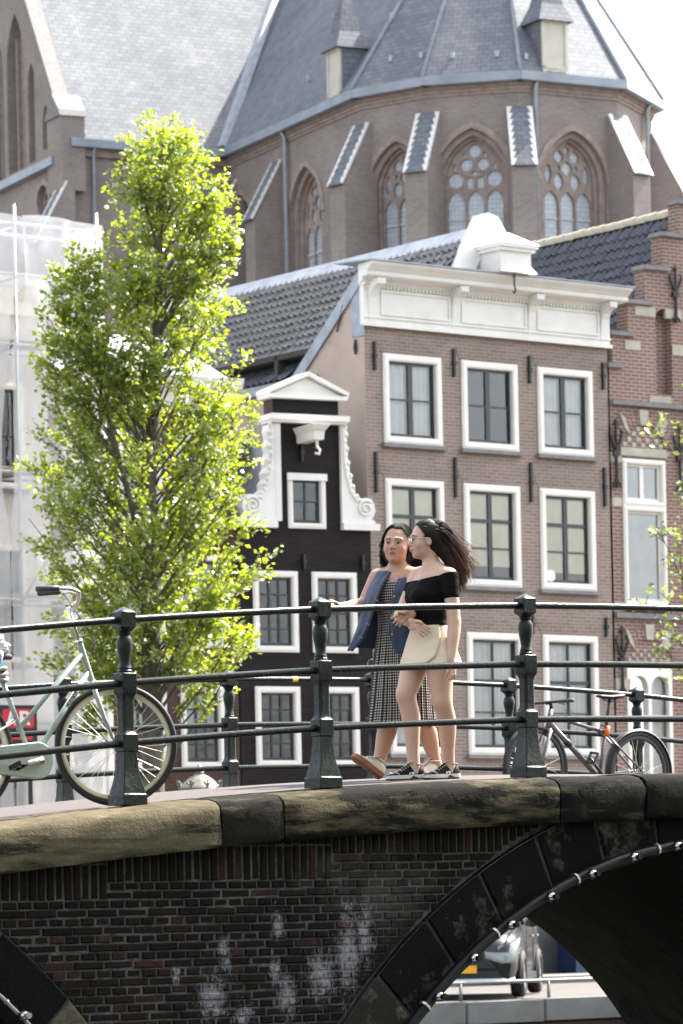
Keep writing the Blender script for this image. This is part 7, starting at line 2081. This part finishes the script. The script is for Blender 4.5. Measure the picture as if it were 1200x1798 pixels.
# skirt
Fs = fr0((-.36,-.34,.66), (.34,.34,1.0))
zw = V(757,1101).z; 
sk = [(zw-.262, V(759,1172).x, -.012, .226, .176), (zw-.20, V(758,1158).x, -.008, .210, .162), (zw-.12, V(757,1135).x, 0, .186, .137), (zw-.05, V(756,1115).x, 0, .158, .112), (zw+.01, V(755,1100).x, 0, .133, .095)]
swave = lambda th, Z: .005*np.sin(5*th+1.2)*np.clip((zw-Z)/.2,0,1.3) + .003*np.sin(11*th+Z*30)*np.clip((zw-Z)/.25,0,1)
Fs.loft(sk, LW, 0, wave=swave)
inner = fr0((-.36,-.34,.66), (.34,.34,1.0)); inner.loft([(z, a, b, c-.013, d-.013) for z,a,b,c,d in [(sk[0][0]-.05,)+sk[0][1:]] + sk[1:4]], LW, 0, wave=swave, zhi=zw-.03)
Fs.f = np.maximum(Fs.f, -inner.f)
Fs.cut(lambda X, Y, Z: (sk[0][0] + .014 + .05*np.maximum(0,-(X+.05))*0 + .012*np.sin(X*9)) - Z)
skirt, SV = Fs.mesh('skirt', None, PB.o)
t = NT('beige_cotton'); n = t.noise(5, 3)
t.col(t.ramp(n, [(.3,(.66,.55,.40)),(.7,(.73,.62,.46))])); t.set(.85, sheen=.2)
t.bump(t.math('ADD', t.noise(9,4,.5,t.mapping((1.6,1.6,.7),(.3,.5,.2))), t.math('MULTIPLY', t.noise(300,2),.12)), .55, .02); M_beige = t.m
skirt.data.materials.clear(); skirt.data.materials.append(M_beige)
def sk_pt(z, th, off=.004):
    zz = [r[0] for r in sk]; g = [np.interp(z, zz, [r[i] for r in sk]) for i in (1,2,3,4)]
    a, b = g[2] + off + float(swave(np.array(th), np.array(z))), g[3] + off + float(swave(np.array(th), np.array(z)))
    u, v = a*math.cos(th), b*math.sin(th); return Vector((g[0] + u*LW[0] - v*LW[1], g[1] + u*LW[1] + v*LW[0], z))
# overlapping wrap panel with its curved edge (th = 0 is her left side, th = -90 deg her front)
mb = MB(); rows = []
for j in range(19):
    v = j/18; z = lerp(zw+.004, sk[0][0]+.022, v)
    e = R(lerp(-18, -40, smoothstep(v)**1.4) - 26*max(0, v-.80)**1.2*4)
    rows.append([sk_pt(z, lerp(e, R(-150), i/16), .005 + .004*(1 - i/16)) for i in range(17)])
mb.loftq(rows, closed=False); wp = mb.build('wrap_panel', M_beige, PB.o, smooth=True)
sm_ = wp.modifiers.new('thick','SOLIDIFY'); sm_.thickness = .005; sm_.offset = -1
# necklace
M_chain = plain('fine_silver_chain', (.6,.57,.5), .3, metal=.8)
MB().tube([V(772,990,-.04), V(764,1000,-.075), V(745,1012,-.095), V(735,1021,-.095), V(733,1016,-.06), V(741,1000,-.02)], .0011, 5).build('necklace', M_chain, PB.o)
# shoes
gB = PB.root.z
def ground_at(P_, px, dz):
    x_ = P_.V(px, 1370, dz) + P_.root; l_ = B.loc(x_); return pave(l_.x, l_.y)
def foot(P_, px_heel, dzh, direction, length, lift_h=0.0, lift_t=0.0):
    h_ = P_.V(px_heel, 1365, dzh); d = Vector(direction).normalized(); tt_ = h_ + d*length
    lh = B.loc(h_+P_.root); lt = B.loc(tt_+P_.root)
    return Vector((h_.x,h_.y,pave(lh.x,lh.y)-P_.root.z+lift_h)), Vector((tt_.x,tt_.y,pave(lt.x,lt.y)-P_.root.z+lift_t))
h_, t_ = foot(PB, 744, -.005, (-.93,-.36,0), .252, .004, .003); shoe(PB, h_, t_, M_shoeblk, M_solew, M_blackp, 'black')
h_, t_ = foot(PB, 805, .045, (-.86,-.50,0), .252, .002, .002); shoe(PB, h_, t_, M_shoeblk, M_solew, M_blackp, 'black')

# ================= woman in the denim vest
wA = 1.22; xA, zA = B.at(705, 1370, wA); DA = B.wor(xA, wA, 0).y
PA = Person('woman in blue denim vest over black and white gingham dress, wearing white sneakers', DA, 705, pave(xA, wA), LW)
V = PA.V
F = fr0((-.56,-.66,-.02), (.36,.40,1.68))
hipL, hipR = V(716,1140,-.07), V(694,1140,.08)
knR, anR = V(682,1256,.02), V(664,1342,.0); knL, anL = V(738,1258,-.02), V(766,1342,.05)
leg(F, hipR, knR, anR, 1.06); leg(F, hipL, knL, anL, 1.06)
torA = [ring(PA,704,1165,.165,.125), ring(PA,703,1130,.165,.125), ring(PA,701,1100,.148,.112), ring(PA,700,1075,.145,.115), ring(PA,697,1048,.155,.130,-.01), ring(PA,697,1028,.158,.118), ring(PA,698,1012,.150,.092), ring(PA,699,1004,.105,.065), ring(PA,699,996,.058,.054)]
F.loft(torA, LW, .03)
nbA = V(699,1000,.0)
shR, shL = V(664,1014,.135), V(731,1012,-.135)
elR, wrR = V(640,1062,.10), V(600,1066,-.08)
elL, wrL = V(716,1070,-.24), V(723,1079,-.50)
F.chain([(nbA + Vector((0,0,-.015)),.056),(shR,.052)], .04); F.chain([(nbA + Vector((0,0,-.015)),.056),(shL,.052)], .04)
arm(F, shR, elR, wrR, 1.08); arm(F, shL, elL, wrL, 1.08)
kR = V(586,1064,-.13)
hand(F, wrR, kR, (-.1,-.6,-.4), (0,0,1), [(V(578,1061+3*i,-.155-.015*i), V(572+2*i,1066+4*i,-.15-.015*i)) for i in range(4)], .0085, (V(590,1058,-.16), V(581,1057,-.175)))
kL = V(708,1083,-.555)
fgA = [((698,1081),(687,1086)),((699,1087),(691,1094)),((702,1091),(696,1098)),((706,1094),(702,1100))]
hand(F, wrL, kL, (.15,-.1,-1), (0,0,1), [(V(*a,-.570), V(*b,-.562)) for a, b in fgA], .0090, (V(710,1076,-.575), V(700,1075,-.580)))
hcA = V(698,957,-.045); axA = head_axes((-.30,-.95,0), R(-3), R(-2))
F.chain([(nbA + Vector((0,0,-.03)),.055),(hcA - axA[0]*.015 - axA[2]*.07,.050),(hcA - axA[0]*.012 - axA[2]*.03,.050)], .03)
add_head(F, hcA, axA, 1.03, wide=1.10)
body, AV = F.mesh('body', M_skin, PA.o)
skinA = (.49,.295,.215)
colr = face_paint(AV, hcA, axA, 1.03, skinA, (.42,.13,.12), (.02,.013,.012))
for c_, r_ in ((kR,.04),(kL,.04),(elR,.04)):
    m = np.exp(-((AV-np.array(c_))**2).sum(1)/r_**2)[:,None]*.25; colr = colr*(1-m) + np.array((.50,.20,.13))*m
paint(body, colr)
# hair: cap, fringe locks, wavy lengths behind the shoulders
P_ = lambda a, b, d: hcA + (axA[0]*a + axA[1]*b + axA[2]*d)*1.03
Fh = fr0(tuple(hcA + Vector((-.17,-.17,-.25))), tuple(hcA + Vector((.18,.19,.16))))
Fh.ell(P_(-.022,0,.040), (.104,.096,.102), axA, .01); Fh.ell(P_(-.050,0,-.03), (.070,.100,.115), axA, .03)
f_, l_, u_ = [np.array(x) for x in axA]; hc = np.array(hcA)
def hairlineA(X, Y, Z):
    a = (X-hc[0])*f_[0] + (Y-hc[1])*f_[1] + (Z-hc[2])*f_[2]; d = (X-hc[0])*u_[0] + (Y-hc[1])*u_[1] + (Z-hc[2])*u_[2]; b = (X-hc[0])*l_[0] + (Y-hc[1])*l_[1] + (Z-hc[2])*l_[2]
    return a - (.006 + .66*np.maximum(d-.030,0) + .010*np.sin(b*60+1))
Fh.cut(hairlineA)
Fh.chain([(P_(-.05,-.065,-.03),.042),(V(682,985,.09),.030),(V(680,1000,.10),.016)], .03); Fh.chain([(P_(-.05,.065,-.03),.045),(V(731,985,.05),.036),(V(734,1000,.06),.020)], .03)
hair, HV = Fh.mesh('hair', M_hair2, PA.o); paint(hair, np.zeros((len(HV),3)))
rg = random.Random(9); paths = []
for i in range(520):
    s = -1 if rg.random() < .5 else 1
    a0 = rg.uniform(-.08,.052); th = rg.uniform(.05,1.35)
    R0_ = math.sqrt(max(.05, 1-((a0+.022)/.106)**2))
    rt_ = P_(a0, s*.094*math.sin(th)*R0_, .038 + .100*math.cos(th)*R0_)
    sd = P_(-.035 + rg.gauss(0,.012), s*(.100 + rg.uniform(-.008,.014)), -.01 + rg.gauss(0,.02))
    if s < 0: E_ = V(683 + rg.gauss(0,5), 1000 + rg.gauss(0,7), .10 + rg.gauss(0,.02))
    else: E_ = V(733 + rg.gauss(0,6), 1000 + rg.gauss(0,6), .06 + rg.gauss(0,.02))
    if rg.random() < .10: E_ = V(674 + rg.gauss(0,3), 958 + rg.gauss(0,8), -.03)
    md = sd.lerp(E_,.5) + Vector((s*rg.uniform(-.03,.05), 0, rg.gauss(0,.01)))
    paths.append(([rt_, P_(a0-.02, s*.105*math.sin(min(1.5,th+.5)), .04+.09*math.cos(min(1.5,th+.5))), sd, md, E_], rg.uniform(.0018,.0036), .5))
strands('hair_strands', M_hair2, PA.o, paths, .003, 3, nseg=16, wavy=.03)
# gingham dress
Fd = fr0((-.34,-.36,.26), (.36,.36,1.36))
zc = lambda py: V(700,py).z
dr = [(zc(y_), V(x_, y_).x, c_, a_, b_) for y_, x_, c_, a_, b_ in ((1281,709,0,.180,.238),(1240,708,0,.176,.212),(1190,706,0,.178,.182),(1140,704,0,.178,.150),(1108,702,0,.160,.128),(1082,701,0,.152,.122),(1050,697,-.01,.163,.138),(1028,697,0,.164,.127),(1010,698,0,.140,.095),(1002,698,0,.10,.07))]
zw = zc(1085)
dwave = lambda th, Z: (.010*np.sin(13*th+2*np.sin(3*th)) + .006*np.sin(23*th+1))*np.clip((zw-Z)/.25,0,1)
Fd.loft(dr, LW, 0, wave=dwave)
inn = fr0((-.34,-.36,.26), (.36,.36,1.36)); inn.loft([(z,a,b,c-.014,d-.014) for z,a,b,c,d in [(dr[0][0]-.05,)+dr[0][1:]]+dr[1:4]], LW, 0, wave=dwave, zhi=zc(1150)); Fd.f = np.maximum(Fd.f, -inn.f)
nk = np.array(V(697,1006,-.12))
Fd.cut(lambda X, Y, Z: np.maximum((zc(1275) + .030*np.sin((X+.05)*7)*0 + .035*np.clip((X-.02)/.2,-1,1)*-1*.4) - Z, .085 - np.sqrt((X-nk[0])**2 + (Y-nk[1])**2*.5 + (Z-nk[2]-.025)**2)))
dress, DV = Fd.mesh('dress', None, PA.o)
# cloth coordinates: arc length round the body and height
cxx = np.interp(DV[:,2], [r[0] for r in dr], [r[1] for r in dr]); u_ = (DV[:,0]-cxx)*LW[0] + DV[:,1]*LW[1]; v_ = -(DV[:,0]-cxx)*LW[1] + DV[:,1]*LW[0]
th = np.arctan2(v_, u_)*.185
uvc = np.stack([(np.arctan2(v_,u_)*.5/math.pi + .5), (DV[:,2]-.2)/1.3, np.zeros(len(DV))], 1)
paint(dress, uvc, 'cloth')
t = NT('black_white_gingham')
a = t.n.new('ShaderNodeVertexColor'); a.layer_name = 'cloth'; sp = t.n.new('ShaderNodeSeparateXYZ'); t.l.new(a.outputs[0], sp.inputs[0])
def chk(v, per): return t.math('LESS_THAN', t.math('FRACT', t.math('MULTIPLY', v, per)), .54)
c1 = chk(sp.outputs[0], 66); c2 = chk(sp.outputs[1], 1.3/.0172)
sm2 = t.math('ADD', c1, c2)
t.col(t.ramp(t.math('MULTIPLY', sm2, .5), [(.0,(.56,.51,.46)),(.49,(.045,.038,.042)),(1.0,(.010,.008,.010))])); t.set(.85, sheen=.1)
t.bump(t.noise(12,3,.5,t.mapping((1,1,.35))), .5, .02); dress.data.materials.clear(); dress.data.materials.append(t.m)
# denim vest
t = NT('blue_denim'); n1 = t.noise(420, 2, .5, t.mapping((1,1,.3))); n2 = t.noise(6, 5, .6)
c = t.ramp(n2, [(.3,(.008,.019,.050)),(.72,(.020,.041,.098))]); c = t.mix(t.math('MULTIPLY', n1, .30), c, (.06,.09,.16)); t.col(c); t.set(.85, sheen=.2)
t.bump(t.math('ADD', t.math('MULTIPLY', n1,.3), t.noise(14,4,.6)), .5, .012); M_denim = t.m
M_lining = plain('dark_denim_inside', (.010,.016,.035), .9, var=.15); M_brass = plain('brass_button', (.42,.28,.12), .35, metal=.8)
M_stitch = plain('tan_stitch', (.30,.25,.20), .8)
def curve_pts(keys, n):
    """keys: list of (px,py,dz); Catmull-Rom sampled"""
    P = [Vector(V(*k)) for k in keys]; out = []
    for i in range(n+1):
        s_ = i/n*(len(P)-1); j = min(len(P)-2, int(s_)); t_ = s_-j
        p0, p1, p2, p3 = P[max(0,j-1)], P[j], P[j+1], P[min(len(P)-1,j+2)]
        out.append(.5*((2*p1) + (p2-p0)*t_ + (2*p0-5*p1+4*p2-p3)*t_*t_ + (3*p1-p0-3*p2+p3)*t_**3))
    return out
def panel_between(name, ca, cb, bulge, nu=14, nv=26, mat=None, parent=None, wr=.004):
    A, B_ = curve_pts(ca, nv), curve_pts(cb, nv); rows = []
    for j in range(nv+1):
        d = B_[j]-A[j]; nrm_ = Vector((0,0,1)).cross(d); nrm_ = nrm_.normalized() if nrm_.length > 1e-5 else Vector((0,-1,0))
        if nrm_.y > 0: nrm_ = -nrm_
        rows.append([A[j].lerp(B_[j], i/nu) + nrm_*(bulge*math.sin(math.pi*i/nu) + wr*math.sin(i*1.3+j*.5)*math.sin(j*.33+1)) for i in range(nu+1)])
    o = MB().loftq(rows, closed=False).build(name, mat or M_denim, parent or PA.o, smooth=True)
    m = o.modifiers.new('thick','SOLIDIFY'); m.thickness = .007; m.offset = 0
    return o
# her right front, flung open by the wind
e_front = [(688,1003,-.06),(672,1028,-.14),(659,1064,-.15),(648,1098,-.14),(637,1121,-.12),(619,1143,-.10)]
e_side = [(664,1004,.09),(647,1032,.13),(638,1062,.10),(630,1096,.04),(624,1118,.0),(616,1142,-.06)]
vest = panel_between('denim_vest', e_side, e_front, .026)
# her left front
f_edge = [(706,1003,-.06),(698,1022,-.145),(690,1048,-.165),(685,1080,-.165),(685,1112,-.165),(696,1149,-.165)]
s_edge = [(735,1003,-.09),(737,1030,-.20),(737,1062,-.225),(735,1096,-.225),(733,1122,-.22),(731,1143,-.21)]
panel_between('front_panel', f_edge, s_edge, .020, parent=vest)
# back, its lining showing beside the dress, and the side under the arm
b_l = [(664,1004,.09),(648,1032,.15),(641,1062,.17),(634,1096,.17),(629,1118,.16),(622,1137,.14)]
b_r = [(735,1003,.02),(742,1032,.02),(746,1062,.0),(748,1096,.0),(748,1118,.0),(748,1142,.0)]
panel_between('back_panel', b_l, b_r, -.055, nu=20, mat=M_lining, parent=vest)
panel_between('side_panel', s_edge, b_r, .02, nu=8, parent=vest)
# shoulder yokes, collar edge
panel_between('yoke', [(688,1003,-.06),(684,1000,.0),(690,999,.06)], [(664,1004,.09),(658,1010,.125),(664,1006,.14)], .018, 8, 8, parent=vest)
panel_between('yoke', [(706,1003,-.06),(711,998,-.02),(707,998,.05)], [(735,1003,-.09),(741,1006,-.12),(737,1003,.0)], .016, 8, 8, parent=vest)
def seam(keys, r=.0026, mat=None): MB().tube(curve_pts(keys, 20), r, 5).build('seam', mat or M_stitch, vest, smooth=True)
off = lambda keys, dx, dy, dz: [(a+dx, b+dy, c+dz) for a, b, c in keys]
seam(off(e_front,-5,0,-.020), .0012); seam(off(f_edge,4.5,0,-.017), .0012)
seam(e_front, .0045, M_denim); seam(f_edge, .0045, M_denim)
seam([(691,1045,-.188),(708,1041,-.215),(735,1040,-.222)], .0022, M_denim)
seam([(664,1050,-.125),(652,1050,-.03),(641,1052,.09)], .0022, M_denim)
for px_, py_ in ((693,1047),(689,1082),(689,1114)):
    MB().lathe([(.001,-.004),(.0075,-.003),(.0085,0),(.006,.002)], 10).build('button', M_brass, vest, loc=V(px_,py_,-.190), rot=(R(90),0,0))
for px_, py_, dz_ in ((662,1054,-.166),(646,1096,-.156),(633,1119,-.140)):
    MB().tube([V(px_-3,py_-2,dz_), V(px_+3,py_+2,dz_)], .003, 5).build('buttonhole', M_stitch, vest)
MB().tube(curve_pts([(708,990,-.03),(705,1002,-.09),(697,1017,-.138),(690,1008,-.09),(687,994,-.02)], 16), .0011, 5).build('necklace', M_chain, PA.o)
# shoes: front heel down with toe lifted, rear flat
h_, t_ = foot(PA, 668, -.03, (-.86,-.50,0), .245, .0, .0); gz0 = h_.z
ang = R(33); t_ = h_ + Vector((-.86,-.50,0)).normalized()*.25*math.cos(ang) + Vector((0,0,.25*math.sin(ang)))
shoe(PA, h_ + Vector((.0,0,.012)), t_ + Vector((0,0,.012)), M_shoewht, M_gumsole, M_gumsole, 'white')
h_, t_ = foot(PA, 776, .06, (-.86,-.50,0), .25, .022, .0); shoe(PA, h_, t_, M_shoewht, M_gumsole, M_gumsole, 'white')
# ------------------------------------------------------------ trees along the near canal, beside and behind the viewpoint (unseen, added to shade the bridge's face)
rgb = random.Random(31)
Lb = []
for i in range(7000):
    u = Vector((rgb.gauss(0,1), rgb.gauss(0,1), rgb.gauss(0,1))).normalized()*(rgb.uniform(.25,1.0)**.5)
    Lb.append((Vector((u.x*5.2, u.y*5.2, 9.6 + u.z*5.4)), u))
bme = leaf_cloud(Lb, .42, rgb); bme.materials.append(M_leaf)
tmb = MB().tube([(0,0,-.1),(.05,0,2.5),(.1,.1,5),(0,.1,8),(.1,0,11)], [.32,.26,.22,.15,.05], 10)
for a in range(7):
    an = a*.9; tmb.tube([(.05,.05,4+a*.6),(1.3*math.cos(an),1.3*math.sin(an),6+a*.6),(2.8*math.cos(an),2.8*math.sin(an),7.6+a*.6)], [.14,.08,.02], 6)
tme = tmb.mesh('trunk', M_bark, True)
for i, (tt_, ww_) in enumerate([(-13.8,-9.5),(-18.5,-17),(-20,-27),(10.5,-12),(7.5,-22),(4.0,-32),(-8,-44),(0,-40),(-24,-38),(14,-30)]):
    p = B.wor(tt_, ww_, 0)
    r_ = thing('added_shade_tree', 'unseen broad leafy tree added on the near canal bank to shade the bridge', 'tree', p, i*1.1, 'unseen trees added to shade the bridge')
    link_mesh('trunk', tme, r_); link_mesh('crown', bme, r_)
print('objects', len(bpy.data.objects), 'tris', sum(len(m.polygons) for m in bpy.data.meshes))
